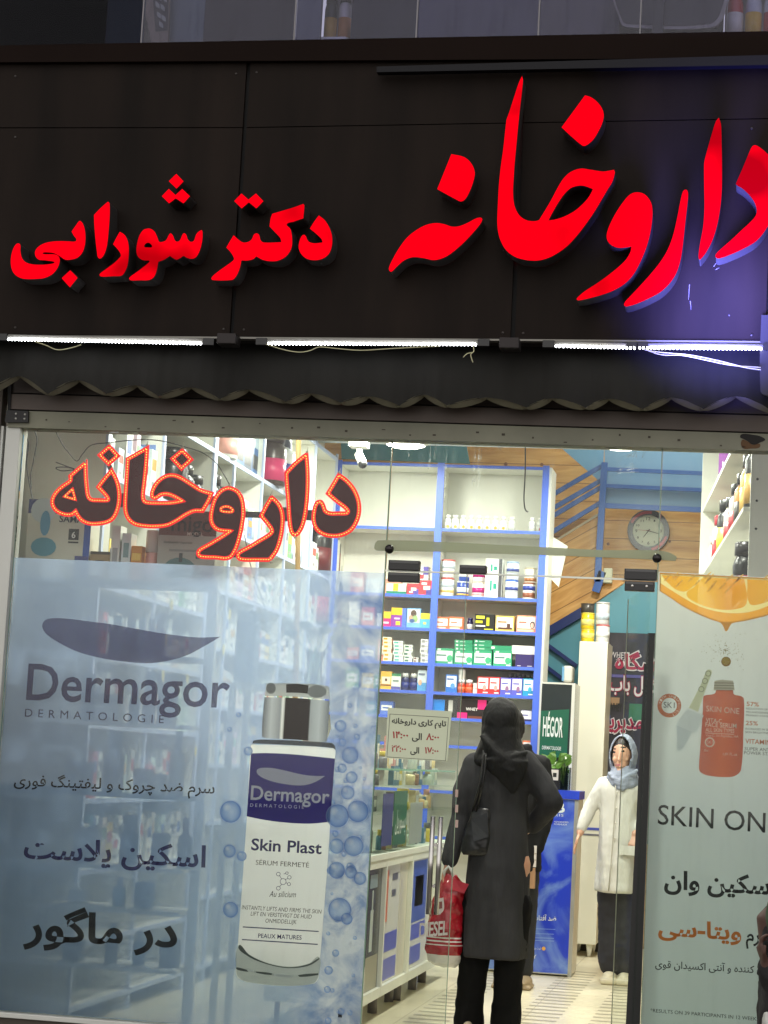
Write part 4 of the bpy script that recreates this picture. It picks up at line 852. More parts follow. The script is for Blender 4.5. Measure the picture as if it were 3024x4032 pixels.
# ------------------------------------------------------------------ LED word hanging inside the window
YLED = .07
L1 = crop(100, 1680, 800 / 1659); L2 = crop(750, 1680, 800 / 1659)
led = thing('led_sign', 'Persian word in red outlined LED letters hanging inside the window above the blue poster', 'sign', tuple(W(800, 2200, YLED)))
M_lbd = mat('led_board', (74, 6, 14), .6, spec=.05); M_glow = mat('led_glow_red', (190, 10, 14), .4, emit=(255, 3, 12), es=.85, spec=.1)  # the glowing red band stands in for LED light spilling onto the board
M_dio = mat('led_amber', (255, 170, 60), .4, emit=(255, 180, 64), es=3.6)
def led_letter(pts, cr, holes=()):
    lo = [px_loop(pts, cr, YLED, 5)]; ho = [px_loop(h, cr, YLED, 5) for h in holes]
    def area(l): return sum(a[0] * b[1] - b[0] * a[1] for a, b in zip(l, l[1:] + l[:1])) / 2
    def grow(l, d):
        if area(l) < 0: l = l[::-1]
        n = len(l); out = []
        for i in range(n):
            a, b, c = l[i - 1], l[i], l[(i + 1) % n]
            n1 = Vector((b[1] - a[1], a[0] - b[0])); n2 = Vector((c[1] - b[1], b[0] - c[0]))
            if n1.length < 1e-9 or n2.length < 1e-9: continue
            n1.normalize(); n2.normalize(); m = n1 + n2
            if m.length < .3: m = n1
            m.normalize(); k = d / max(.5, m.dot(n1)); out.append((b[0] + m.x * k, b[1] + m.y * k))
        return out
    b = put('letter_board', shape_mesh(lo, YLED, .006), M_lbd, led)
    mb = MB(); mr = MB()
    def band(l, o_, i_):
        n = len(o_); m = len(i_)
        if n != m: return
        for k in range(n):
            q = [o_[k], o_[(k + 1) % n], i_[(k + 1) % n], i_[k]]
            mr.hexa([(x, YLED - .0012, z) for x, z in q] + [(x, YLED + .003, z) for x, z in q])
    for n_, l in enumerate(lo + ho):
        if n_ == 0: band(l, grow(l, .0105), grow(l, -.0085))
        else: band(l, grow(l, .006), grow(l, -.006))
        L = [0]; P = l + l[:1]
        for p, q_ in zip(P, P[1:]): L.append(L[-1] + math.dist(p, q_))
        n = int(L[-1] / .0118); j = 0
        for k in range(n):
            s = (k + .5) * L[-1] / n
            while L[j + 1] < s: j += 1
            u = (s - L[j]) / max(1e-9, L[j + 1] - L[j]); x = P[j][0] + (P[j + 1][0] - P[j][0]) * u; z = P[j][1] + (P[j + 1][1] - P[j][1]) * u
            c = mb.bm.verts.new((x, YLED - .0065, z)); rg = [mb.bm.verts.new((x + .0026 * math.cos(a), YLED - .002, z + .0026 * math.sin(a))) for a in [2 * math.pi * i / 6 for i in range(6)]]
            for i in range(6): mb.face([rg[i], rg[(i + 1) % 6], c])
    if mr.bm.faces: mr.build('red_glow_band', M_glow, b)
    mb.build('diodes', M_dio, b)
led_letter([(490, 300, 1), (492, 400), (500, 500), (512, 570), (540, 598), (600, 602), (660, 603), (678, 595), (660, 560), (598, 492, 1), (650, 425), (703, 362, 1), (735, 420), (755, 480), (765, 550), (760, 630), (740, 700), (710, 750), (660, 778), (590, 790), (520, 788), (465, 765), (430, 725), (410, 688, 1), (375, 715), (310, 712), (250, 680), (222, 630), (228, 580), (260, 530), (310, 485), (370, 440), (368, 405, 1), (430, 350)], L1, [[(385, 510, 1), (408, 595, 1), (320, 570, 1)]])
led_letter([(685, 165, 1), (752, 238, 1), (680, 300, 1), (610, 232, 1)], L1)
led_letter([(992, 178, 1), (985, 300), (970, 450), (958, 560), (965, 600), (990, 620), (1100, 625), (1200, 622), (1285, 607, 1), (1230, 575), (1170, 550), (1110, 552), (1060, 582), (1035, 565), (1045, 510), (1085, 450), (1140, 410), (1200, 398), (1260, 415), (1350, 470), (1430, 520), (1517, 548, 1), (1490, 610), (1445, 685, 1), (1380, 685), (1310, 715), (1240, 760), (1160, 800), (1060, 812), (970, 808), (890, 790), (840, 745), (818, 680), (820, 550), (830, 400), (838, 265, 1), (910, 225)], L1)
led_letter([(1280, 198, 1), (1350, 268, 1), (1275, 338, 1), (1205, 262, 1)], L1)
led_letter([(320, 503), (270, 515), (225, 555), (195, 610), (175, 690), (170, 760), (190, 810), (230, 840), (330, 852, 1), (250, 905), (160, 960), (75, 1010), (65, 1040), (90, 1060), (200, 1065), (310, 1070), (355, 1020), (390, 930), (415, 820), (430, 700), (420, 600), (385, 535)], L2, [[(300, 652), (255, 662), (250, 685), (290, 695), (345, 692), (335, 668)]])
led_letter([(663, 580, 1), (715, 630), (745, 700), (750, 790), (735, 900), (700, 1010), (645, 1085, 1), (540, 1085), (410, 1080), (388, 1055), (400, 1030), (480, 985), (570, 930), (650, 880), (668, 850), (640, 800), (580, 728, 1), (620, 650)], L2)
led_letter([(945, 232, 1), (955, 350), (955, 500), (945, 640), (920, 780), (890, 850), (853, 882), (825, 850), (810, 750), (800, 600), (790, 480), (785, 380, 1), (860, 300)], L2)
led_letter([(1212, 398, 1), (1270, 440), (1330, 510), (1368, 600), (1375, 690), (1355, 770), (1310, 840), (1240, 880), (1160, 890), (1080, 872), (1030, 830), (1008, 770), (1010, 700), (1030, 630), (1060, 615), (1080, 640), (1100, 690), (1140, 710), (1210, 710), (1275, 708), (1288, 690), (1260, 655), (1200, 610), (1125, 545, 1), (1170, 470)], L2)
M_bar = mat('bar_dark', (44, 34, 36), .4)
def bar(x0, y0, x1, y1, cr, w=20):
    A, B = W(*cr(x0, y0), YLED + .012), W(*cr(x1, y1), YLED + .012)
    d = (B - A).normalized(); n = Vector((-d.z, 0, d.x)) * (w * .00053)
    mb = MB(); mb.hexa([A + n, B + n, B - n, A - n, A + n + Vector((0, .006, 0)), B + n + Vector((0, .006, 0)), B - n + Vector((0, .006, 0)), A - n + Vector((0, .006, 0))]); mb.build('connecting_bar', M_bar, led)
bar(420, 715, 620, 722, L2, 26); bar(740, 715, 820, 715, L2, 60); bar(940, 720, 1020, 725, L2, 45); bar(680, 310, 705, 370, L1, 22); bar(1275, 335, 1245, 420, L1, 24); bar(760, 600, 830, 600, L1, 60); bar(1480, 610, 1560, 590, L1, 30); bar(1370 - 1348 + 20, 1060, 420, 1045, L2, 20)
M_hook = mat('clear_hook', (196, 188, 170), .2)
for x, y, cr in ((490, 290, L1), (685, 140, L1), (992, 150, L1), (1285, 170, L1), (318, 480, L2), (660, 555, L2), (952, 205, L2), (1217, 375, L2), (655, 1105, L2), (853, 905, L2), (1210, 915, L2)):
    p = W(*cr(x, y), YLED); mb = MB(); mb.ball(p, .006, 8); mb.tube([p, p + Vector((.004, 0, .02))], .0018, 6); mb.build('suction_hook', M_hook, led)
cable('cable', [L1(240, 20), L1(300, 140), L1(360, 220), L1(420, 280), L1(470, 220), L1(540, 150), L1(690, 130), L1(850, 112), L1(1000, 106), L1(1130, 120), L1(1300, 165), L1(1450, 215), L1(1560, 300), L1(1620, 390), L1(1665, 470)], .08, .0024, M_cable, 'dark wire looping over the top of the LED letters inside the window')
cable('cable', [L2(440, 880), L2(480, 1090), L2(530, 1260), L2(590, 1420), L2(615, 1540), L2(610, 1660)], .09, .002, M_cable, 'thin wire dropping from the LED letters behind the blue poster')
cable('cable', [(2068, 1700), (2068, 1850), (2063, 1960), (2068, 2005), (2080, 2016)], .28, .003, mat('wire_black', (24, 24, 26), .5), 'loose black wire end hanging from the ceiling above the door')
for k, (pts, lb) in enumerate((([L1(0, 20), L1(25, 150), L1(10, 300), L1(30, 450), L1(60, 600)], 'outer grey wire hanging by the wall left of the LED letters'), ([L1(70, 20), L1(95, 110), L1(70, 260), L1(45, 400), L1(50, 560)], 'inner grey wire tied in a knot left of the LED letters'), ([L1(250, 290), L1(330, 320), L1(400, 345), L1(330, 330), L1(250, 335), L1(300, 360), L1(420, 350)], 'coiled grey cable lying on the white carton by the wall'))):
    cable('cable', pts, .1 + .03 * k, .003, M_cable, lb)
# ================================================================== SHOP INTERIOR
ORD = ['first', 'second', 'third', 'fourth', 'fifth', 'sixth', 'seventh', 'eighth', 'ninth', 'tenth', 'eleventh', 'twelfth', 'thirteenth', 'fourteenth', 'fifteenth', 'sixteenth', 'seventeenth', 'eighteenth', 'nineteenth', 'twentieth'] + ['%dth' % i for i in range(21, 60)]
ORD[20:30] = ['21st', '22nd', '23rd', '24th', '25th', '26th', '27th', '28th', '29th', '30th']
# ---- ceiling lamps
M_lamp = mat('lamp_glow', (255, 252, 240), emit=(255, 250, 232), es=14)
def downlight(x, y, label, power, z=3.62):
    t = thing('ceiling_light', label, 'ceiling light', (x, y, z), group='round ceiling lights of the shop')
    mb = MB(); mb.lathe([(0, -.035), (.14, -.035), (.165, -.02), (.17, -.001), (0, -.001)], (x, y, z), 24); mb.build('housing', M_white, t)
    mb = MB(); mb.lathe([(0, -.05), (.10, -.048), (.138, -.0355), (0, -.0352)], (x, y, z), 24); mb.build('diffuser', M_lamp, t)
    ld = bpy.data.lights.new('lamp_light', 'AREA'); ld.shape = 'DISK'; ld.size = .28; ld.energy = power; ld.color = (1, .985, .88)
    lo = bpy.data.objects.new('lamp_light', ld); COL.objects.link(lo); lo.location = (0, 0, -.06); lo.parent = t
PW = 52
p = WZ(1462, 1727, 3.56); downlight(p.x, p.y, 'bright ceiling light at the beam edge beside the security camera', PW)
p = WZ(2442, 1774, 3.56); downlight(p.x, p.y, 'bright ceiling light above the round wall clock', PW)
p = WZ(1650, 1806, 3.58); downlight(p.x, min(p.y, 5.5), 'dome ceiling light just above the top of the back shelving', PW * .16)
for x, y, lb in ((-2.6, 1.0, 'unseen added ceiling light nearest the shop window on the poster side'), (-1.0, 1.1, 'unseen added ceiling light just inside the shop door'), (-2.4, 3.0, 'unseen added ceiling light over the glass counter'), (-.9, 3.2, 'unseen added ceiling light over the middle of the aisle')): downlight(x, y, lb, PW * (.6 if x < -2.5 else 1))  # out of view, added to light the shop evenly

downlight(-.6, 6.7, 'unseen high light added over the staircase landing', 40, 5.2)  # added out of view so the rear upper part does not go dark
YAW = random.Random(77)
# ---- product builders (local x right, y to the back, z up; front faces -y)
def carton(name, label, cat, loc, w, h, d, rgb, rot=0, group=None, marks=(), words=(), rough=.4):
    mb = MB(); mb.box(-w / 2, w / 2, -d / 2, d / 2, 0, h)
    o = link(name, mb.mesh(name, cm(rgb, rough)), None, loc, rot + YAW.uniform(-.045, .045)); tag(o, label, cat, group)
    if marks:
        mb = MB(); ms = []
        for i, (u0, v0, u1, v1, c) in enumerate(marks):
            m = cm(c, rough)
            if m not in ms: ms.append(m)
            mb.mi = ms.index(m); yy = -d / 2 - .0008 - .0005 * i
            if isinstance(u1, str):      # ellipse: centre u0,v0, radii v1
                ru, rv = v1; mb.poly([(w * (u0 - .5 + ru * math.cos(a)), yy, h * (v0 + rv * math.sin(a))) for a in [2 * math.pi * k / 14 for k in range(14)]])
            else: mb.poly([(w * (u0 - .5), yy, h * v0), (w * (u1 - .5), yy, h * v0), (w * (u1 - .5), yy, h * v1), (w * (u0 - .5), yy, h * v1)])
        link('printed_panel', mb.mesh('printed_panel', ms), o)
    for s, u, v, ww, c in words:
        me = _textmesh(s, .01); xs = [q.co.x for q in me.vertices]; k = ww * w / (max(xs) - min(xs)); x0 = min(xs)
        for q in me.vertices: q.co = Vector((w * (u - .5) + (q.co.x - x0) * k, -d / 2 - .0045, h * v + q.co.y * k))
        me.materials.clear(); me.materials.append(cm(c, rough)); link('lettering', me, o)
    return o
def bottle(name, label, cat, loc, w, h, body, cap, band=None, group=None, capf=.22, neck=.6, mark=None, rough=.3, bandz=(.12, .62)):
    r = w / 2; hb = h * (1 - capf)
    mb = MB(); mb.lathe([(r * .9, 0), (r, h * .02), (r, hb * .82), (r * .92, hb * .91), (r * neck, hb * .985), (r * neck, hb)], seg=14)
    o = link(name, mb.mesh(name, cm(body, rough)), None, loc); tag(o, label, cat, group)
    mb = MB(); rc = r * (neck + .12); mb.lathe([(rc, hb), (rc, h * .99), (rc * .93, h)], seg=14); link('cap', mb.mesh('cap', cm(cap, rough)), o)
    if band:
        mb = MB(); mb.lathe([(r + .0008, hb * bandz[0]), (r + .0008, hb * bandz[1])], seg=14); link('label_band', mb.mesh('label_band', cm(band, .4)), o)
    if mark:
        c, z0, rr = mark; mb = MB(); mb.poly([(rr * r * math.cos(a) + .15 * r, -math.sqrt(max(.0001, r * r - (rr * r * math.cos(a) + .15 * r) ** 2)) - .0018, hb * z0 + rr * r * math.sin(a)) for a in [2 * math.pi * k / 14 for k in range(14)]]); link('printed_spot', mb.mesh('printed_spot', cm(c, .4)), o)
    return o
def can(name, label, cat, loc, w, h, body, lid, band=None, group=None, band2=None):
    r = w / 2; mb = MB(); mb.lathe([(r * .96, 0), (r, h * .02), (r, h * .93), (r * .97, h * .94)], seg=18)
    o = link(name, mb.mesh(name, cm(body, .3)), None, loc); tag(o, label, cat, group)
    mb = MB(); mb.lathe([(r * 1.03, h * .92), (r * 1.03, h * .985), (r * .96, h)], seg=18); link('lid', mb.mesh('lid', cm(lid, .35)), o)
    for k, bb in enumerate((band, band2)):
        if bb:
            z0, z1, c = bb; mb = MB(); mb.lathe([(r + .0008 + .0006 * k, h * z0), (r + .0008 + .0006 * k, h * z1)], seg=18); link('label_band', mb.mesh('label_band', cm(c, .35)), o)
    return o

# ---- back shelving
YB = 6.1; XC = W(1336, 1808, YB).x
xm = (W(1748, 1830, YB).x + W(1681, 2748, YB).x) / 2; xr_ = (W(2163, 1840, YB).x + W(2111, 2748, YB).x) / 2
ZB = [W(1982, 1835, YB).z, W(1982, 2088, YB).z, W(1932, 2352, YB).z, W(1922, 2483, YB).z, W(1908, 2620, YB).z, W(1925, 2733, YB).z, W(2080, 2841, YB).z, W(2075, 2950, YB).z]
ZB += [ZB[-1] - .33, ZB[-1] - .66, .12]
bs = thing('shelving_unit', 'tall white back wall shelving with blue edges filled with medicine boxes', 'shelf', (xm, YB, 0))
MB().box(XC, xr_, YB + .33, YB + .345, .1, ZB[0]).build('back_panel', M_white, bs)
for x in (XC, xm, xr_ - .012): 
    MB().box(x - .012, x + .012, YB + .012, YB + .33, 0, ZB[0]).build('upright', M_white, bs)
    wv = .024 if x != xm else .026
    MB().box(x - wv, x + wv, YB - .004, YB + .011, 0, ZB[0] + .012).build('blue_edge', M_blue, bs)
for i, z in enumerate(ZB):
    for a, b in ((XC + .013, xm - .013), (xm + .013, xr_ - .025)):
        MB().box(a, b, YB + .012, YB + .328, z - .02, z).build('shelf_board', M_white, bs)
        MB().box(a + .012, b - .012, YB + .0, YB + .0115, z - .021, z + .001).build('blue_edge', M_blue, bs)
MB().box(xr_ + .003, xr_ + .03, YB + .012, YB + .345, 0, ZB[0]).build('side_panel', M_white, bs)
K2 = crop(1500, 1700, 800 / 1659); K1 = crop(1450, 2150, 800 / 1659); K3 = crop(1400, 2700, 900 / 1659)
def at_back(cr, x0, y0, x1, y1, dy=.03):
    (a, b), (c, d) = cr(x0, y0), cr(x1, y1); A, B, z0, z1 = rectpx(a, b, c, d, YB + dy); return (A + B) / 2, B - A, z1 - z0
def shelf_z(z):  return max([q for q in ZB if q < z + .07] or [0])
def bx(cr, r, rgb, label, marks=(), words=(), z=None, d=.09, cat='medicine box', group=None, dy=.03, name='medicine_box'):
    x, w, h = at_back(cr, *r, dy)
    zc = W(*cr((r[0] + r[2]) / 2, r[3]), YB + dy).z
    return carton(name, label, cat, (x, YB + dy + d / 2, shelf_z(zc) + .0006 if z is None else z), w, h, d, rgb, 0, group, marks, words)
WH = (232, 234, 226)
# row of white bottles
G = 'white supplement bottles on the upper back shelf'
for i, cx in enumerate((540, 602, 667, 733, 797, 862, 930, 995, 1063, 1230, 1298)):
    x, w, h = at_back(K2, cx - 29, 668, cx + 29, 788)
    side = 'in the row of nine' if i < 9 else 'of the separate right pair'
    lb = 'white supplement bottle, %s from the left %s, upper shelf' % (ORD[i] if i < 9 else ORD[i - 9], side)
    bottle('supplement_bottle', lb, 'bottle', (x, YB + .05 + w / 2, ZB[1] + .0006), w, h, (214, 216, 210), (228, 228, 222), (196, 198, 196) if i > 7 else (236, 236, 230), G, .2, .6, ((206, 148, 64) if i < 8 else (196, 120, 110), .24, .45) if i not in (8, 9) else None)
# shelf 3: tins
def tin(r, body, lid, label, band=None, band2=None, z=None, cr=K1):
    x, w, h = at_back(cr, *r); zc = W(*cr((r[0] + r[2]) / 2, r[3]), YB + .03).z
    return can('milk_powder_tin', label, 'tin', (x, YB + .04 + w / 2, shelf_z(zc) + .0006 if z is None else z), w, h, body, lid, band, None, band2)
def stack(lower, dz=.0008): return lower.location.z + max(v.co.z for v in lower.data.vertices) * 1.075 + dz
t1 = tin((580, 250, 692, 400), (226, 226, 220), (196, 88, 84), 'white tin with red rim, lower of the leftmost pair on the tin shelf', (.2, .34, (218, 172, 96)), (.5, .8, (206, 214, 222)))
tin((588, 97, 700, 245), (226, 226, 220), (196, 88, 84), 'white tin with red rim, upper of the leftmost pair on the tin shelf', (.2, .34, (218, 172, 96)), (.5, .8, (206, 214, 222)), stack(t1))
t2 = tin((715, 280, 812, 405), (40, 66, 150), (214, 216, 220), 'dark blue and white tin, lower one under the black door lock', (.3, .6, (226, 228, 228)), (.1, .2, (214, 172, 60)))
tin((735, 160, 820, 278), (44, 74, 160), (214, 216, 220), 'dark blue tin, upper one partly hidden by the black door lock', (.3, .6, (226, 228, 228)), None, stack(t2))
t3 = tin((840, 288, 948, 415), (228, 222, 220), (206, 196, 170), 'white tin with round magenta label, lower one on the tin shelf', (.3, .62, (172, 40, 110)), (.12, .26, (214, 150, 150)))
tin((848, 165, 950, 286), (228, 222, 220), (206, 196, 170), 'white tin with magenta label, upper one partly hidden by the black lock', (.3, .62, (172, 40, 110)), None, stack(t3))
b1 = bx(K1, (950, 232, 1085, 420), (226, 228, 224), 'white carton with a brushed green cross, lower of two on the tin shelf', [(.3, .3, .42, .75, (30, 150, 128)), (.5, .38, .7, .62, (30, 150, 128)), (.8, 0, 1, 1, (72, 74, 78))], d=.14, cat='carton', name='carton')
bx(K1, (962, 96, 1095, 225), (226, 228, 224), 'white carton with a brushed green cross, upper of two on the tin shelf', [(.3, .2, .42, .65, (30, 150, 128)), (.5, .28, .7, .52, (30, 150, 128)), (.8, 0, 1, 1, (72, 74, 78))], d=.14, cat='carton', name='carton', z=b1.location.z + .19)
b1h = max(v.co.z for v in b1.data.vertices)
bpy.data.objects['carton.001'].location.z = b1.location.z + b1h + .0008
t5 = tin((1110, 272, 1215, 425), (202, 214, 226), (64, 110, 196), 'pale blue tin with blue rim, lower of the pair beside the green crossed cartons', (.35, .8, (222, 228, 232)), (.45, .62, (58, 74, 140)))
tin((1122, 120, 1224, 268), (202, 214, 226), (150, 176, 206), 'pale blue tin, upper of the pair beside the green crossed cartons', (.35, .8, (222, 228, 232)), (.45, .62, (58, 74, 140)), stack(t5))
t6 = tin((1255, 300, 1355, 435), (224, 220, 214), (150, 96, 64), 'white tin with brown picture and blue label, lower one at the shelf end', (.1, .4, (128, 76, 52)), (.55, .8, (40, 60, 140)))
tin((1268, 175, 1368, 296), (222, 214, 198), (186, 170, 140), 'beige tin with two brown spots, upper one at the shelf end', (.08, .3, (150, 100, 60)), None, stack(t6))
RD = (206, 60, 70); PU = (84, 70, 150)
bx(K1, (150, 292, 312, 375), (228, 226, 210), 'white box with yellow square and green base left on the tin shelf', [(0, 0, 1, .26, (30, 128, 100)), (.34, .3, .6, 1, (236, 196, 40))])
s1 = bx(K1, (316, 292, 410, 382), RD, 'red and purple box with white figure, left one of the pair', [(.55, 0, 1, .5, PU), (.35, .35, .8, .62, (234, 230, 226)), (.2, .15, .5, .3, (234, 230, 226))])
s2 = bx(K1, (415, 266, 525, 386), RD, 'red and purple box with white figure, right one under the tilted purple box', [(.55, 0, 1, .45, PU), (.35, .35, .85, .62, (234, 230, 226)), (.2, .7, .6, .85, (234, 230, 226))])
bx(K1, (420, 152, 492, 262), (228, 226, 226), 'white box with purple triangle standing on the red and purple boxes', [(.4, .4, 1, 1, PU), (.1, .1, .5, .4, RD)], z=s2.location.z + max(v.co.z for v in s2.data.vertices) + .0008)
# shelf 4
bx(K1, (112, 520, 184, 642), (226, 40, 120), 'pink box with yellow top at the left end of its shelf', [(0, .55, 1, 1, (238, 196, 50)), (.2, .2, .8, .32, (244, 220, 226))])
bx(K1, (187, 488, 276, 645), (142, 58, 158), 'yellow topped purple box between pink box and blue box', [(0, .62, 1, 1, (232, 186, 34)), (.45, .1, .85, .3, (240, 214, 60)), (.3, .4, .8, .48, (230, 214, 236))])
bx(K1, (278, 490, 312, 645), (88, 120, 206), 'slim blue box beside the family picture box')
bx(K1, (314, 494, 426, 652), (120, 172, 214), 'light blue box with a family picture', [(.05, .25, .95, .95, (206, 214, 222)), (.5, .72, 'e', (.22, .2), (90, 70, 60)), (.3, .5, 'e', (.16, .14), (196, 156, 130)), (.62, .46, 'e', (.2, .18), (150, 176, 120)), (.4, .35, 'e', (.2, .1), (70, 96, 150))])
bx(K1, (426, 540, 506, 662), (90, 178, 214), 'cyan and yellow box at the right of the family picture box', [(0, .6, 1, 1, (214, 204, 60)), (.3, .25, .6, .4, (226, 226, 120))])
OG = (226, 110, 64)
for i, r in enumerate(((545, 570, 655, 668), (657, 573, 776, 676))): bx(K1, r, OG, 'orange and white capsule box, %s of the orange pair' % ('left one', 'right one')[i], [(.08, .25, .92, .86, (236, 232, 224)), (.15, .5, .6, .6, OG), (.1, .04, .8, .16, (244, 200, 176))])
x, w, h = at_back(K1, 800, 576, 850, 678); bottle('supplement_bottle', 'small navy bottle left of the black and yellow box', 'bottle', (x, YB + .08, ZB[3] + .0006), w, h, (30, 30, 72), (40, 40, 90), (210, 206, 206), None, .2, .7)
bx(K1, (868, 556, 1026, 690), (28, 28, 26), 'black box with yellow lettering and running figure', [(.06, .72, .5, .9, (214, 210, 60)), (.04, .45, .4, .6, (206, 204, 40)), (.6, .3, .75, .8, (196, 196, 40)), (.06, .24, .55, .32, (230, 230, 224)), (.5, .06, .95, .12, (206, 204, 40))])
bx(K1, (1040, 570, 1192, 698), (206, 180, 96), 'gold and white box with dark wave right of the black box', [(.06, .2, .94, .9, (234, 230, 214)), (.12, .55, .6, .65, (150, 110, 60)), (.15, .14, .9, .26, (84, 52, 40)), (.62, .26, .8, .5, (84, 52, 40))])
bx(K1, (1210, 575, 1370, 712), (226, 150, 116), 'peach and white box with a woman face at the shelf end', [(.05, .24, .95, .92, (238, 230, 224)), (.8, .45, 'e', (.13, .22), (70, 52, 48)), (.8, .42, 'e', (.09, .16), (222, 182, 160)), (.12, .55, .5, .64, (200, 110, 80)), (.05, .05, .9, .16, (240, 190, 160))])
# shelf 5: stacks of small packs
def packstack(x0, x1, tops, rgb, accent, what, cr=K1):
    n = len(tops) - 1; base = None
    for i in range(n - 1, -1, -1):
        x, w, h = at_back(cr, x0, tops[i], x1, tops[i + 1])
        if base is None: base = ZB[4] + .0006
        k = n - 1 - i
        pos = 'bottom one' if k == 0 else ('topmost' if k == n - 1 else '%s from the bottom' % ORD[k])
        carton('medicine_pack', '%s, %s of its stack' % (what, pos), 'medicine box', (x + .004 * math.sin(k * 2.3), YB + .08, base), w, h * .99, .1, rgb, 0, 'stacked small packs on the back shelf', [(.1, .25, .55, .75, accent), (.6, .4, .9, .6, (180, 180, 172))])
        base += h * .99 + .0006
packstack(122, 192, [720, 750, 780, 814, 848, 882, 916], (232, 228, 206), (214, 160, 40), 'white pack with yellow mark')
packstack(208, 286, [752, 780, 809, 836, 864, 892, 920], (226, 230, 222), (96, 176, 166), 'white pack with teal mark')
packstack(292, 358, [786, 816, 846, 876, 900, 926], (228, 230, 222), (60, 110, 90), 'white pack with dark green mark')
packstack(366, 406, [888, 908, 930], (218, 214, 206), (110, 70, 70), 'small pale pack with maroon mark')
packstack(428, 490, [740, 778, 816, 854, 892, 932], (232, 232, 226), (150, 150, 150), 'plain white pack with grey mark')
GN = (52, 152, 110)
GM = [(.06, .16, .94, .84, (226, 234, 226)), (.8, .36, 'e', (.16, .22), (70, 170, 120)), (.1, .5, .62, .6, (90, 130, 120)), (.72, .04, .95, .12, (220, 236, 224)), (.12, .86, .3, .96, (226, 234, 226))]
bx(K1, (545, 818, 697, 944), GN, 'green and white box alone at the left of the green boxes', GM)
g2_ = bx(K1, (704, 838, 857, 950), GN, 'green and white box under three flat green boxes, left one', GM)
g3_ = bx(K1, (859, 842, 1010, 962), GN, 'green and white box under three flat green boxes, right one', GM)
for gg, cx, nm in ((g2_, 780, 'left'), (g3_, 935, 'right')):
    z = gg.location.z + max(v.co.z for v in gg.data.vertices) + .0006
    for k in range(3):
        x, w, h = at_back(K1, cx - 74, 745, cx + 74, 774)
        carton('medicine_box', 'flat lying green box, %s of three on the %s green box' % (('lowest', 'middle', 'topmost')[k], nm), 'medicine box', (x, YB + .08, z), w, h, .09, (46, 140, 100), 0, 'flat green boxes', [(.08, .3, .2, .75, (226, 234, 226)), (.3, .4, .6, .6, (190, 220, 204))]); z += h + .0006
g4_ = bx(K1, (1018, 842, 1170, 970), GN, 'green and white box right of the flat green boxes', GM)
carton('medicine_box', 'flat green box lying on the rightmost green box', 'medicine box', (g4_.location.x, YB + .08, g4_.location.z + max(v.co.z for v in g4_.data.vertices) + .0006), .2, .036, .09, (46, 140, 100), 0, None, [(.08, .3, .2, .75, (226, 234, 226))])
bx(K1, (1200, 876, 1350, 982), (52, 40, 96), 'dark violet box with a white carton on its top', [(.1, .08, .3, .12, (220, 220, 226)), (.65, .08, .9, .12, (220, 220, 226))])
carton('medicine_box', 'plain white carton on top of the dark violet box', 'medicine box', (at_back(K1, 1208, 826, 1348, 876)[0], YB + .08, ZB[4] + .0012 + at_back(K1, 1200, 876, 1350, 982)[2]), .19, .062, .09, (232, 228, 220))
# shelf 6
bx(K1, (104, 995, 192, 1142), (226, 178, 78), 'yellow box with a brown heart at the left end', [(.1, .3, .9, .7, (234, 222, 196)), (.4, .45, .6, .6, (90, 50, 40)), (0, .2, 1, .26, (130, 70, 50))])
bx(K1, (190, 1012, 266, 1144), (224, 228, 220), 'white box with green band and violet wave', [(0, .84, 1, 1, (60, 130, 90)), (0, .02, 1, .2, (96, 92, 160)), (.15, .5, .8, .6, (120, 140, 130))])
for i, cx in enumerate((300, 368)):
    x, w, h = at_back(K1, cx - 34, 1012, cx + 34, 1152); bottle('supplement_bottle', 'navy bottle with white cap, %s of the two beside the blue boxes' % ('left one', 'right one')[i], 'bottle', (x, YB + .03 + w / 2, ZB[5] + .0006), w, h, (24, 32, 84), (230, 230, 226), (34, 48, 116), None, .24, .7)
bx(K1, (402, 986, 476, 1156), (210, 220, 226), 'pale blue white tall box right of the navy bottles', [(0, 0, 1, .4, (90, 160, 210)), (.3, .4, 'e', (.2, .14), (224, 180, 150)), (.1, .75, .8, .85, (120, 130, 150))])
bx(K1, (632, 1036, 724, 1182), (40, 110, 196), 'blue and white box left of the red labelled bottles', [(.06, .3, .94, .92, (226, 232, 236)), (.62, .36, 'e', (.2, .16), (90, 150, 210)), (.1, .7, .7, .78, (60, 100, 170))])
for i, cx in enumerate((757, 821)):
    x, w, h = at_back(K1, cx - 32, 1076, cx + 32, 1186); b_ = bottle('supplement_bottle', 'small bottle with red label and white cap, %s of the red pair' % ('left one', 'right one')[i], 'bottle', (x, YB + .03 + w / 2, ZB[5] + .0006), w, h, (188, 70, 50), (236, 234, 230), (206, 96, 60), None, .26, .75)
    if i == 0: can('jar', 'round white jar balanced on the left red labelled bottle', 'jar', (x, YB + .03 + w / 2, ZB[5] + .0012 + h), w * .9, .075, (236, 234, 228), (224, 224, 220))
bx(K1, (858, 1104, 985, 1190), (222, 222, 216), 'white flat boxes stack front between red bottles and red boxes', [(0, .45, 1, .5, (180, 180, 176))])
HB = lambda c, c2: [(.08, .3, .92, .93, (236, 232, 228)), (.14, .62, .7, .7, c), (.62, .36, 'e', (.16, .16), c2), (.5, .05, .92, .12, (240, 236, 232))]
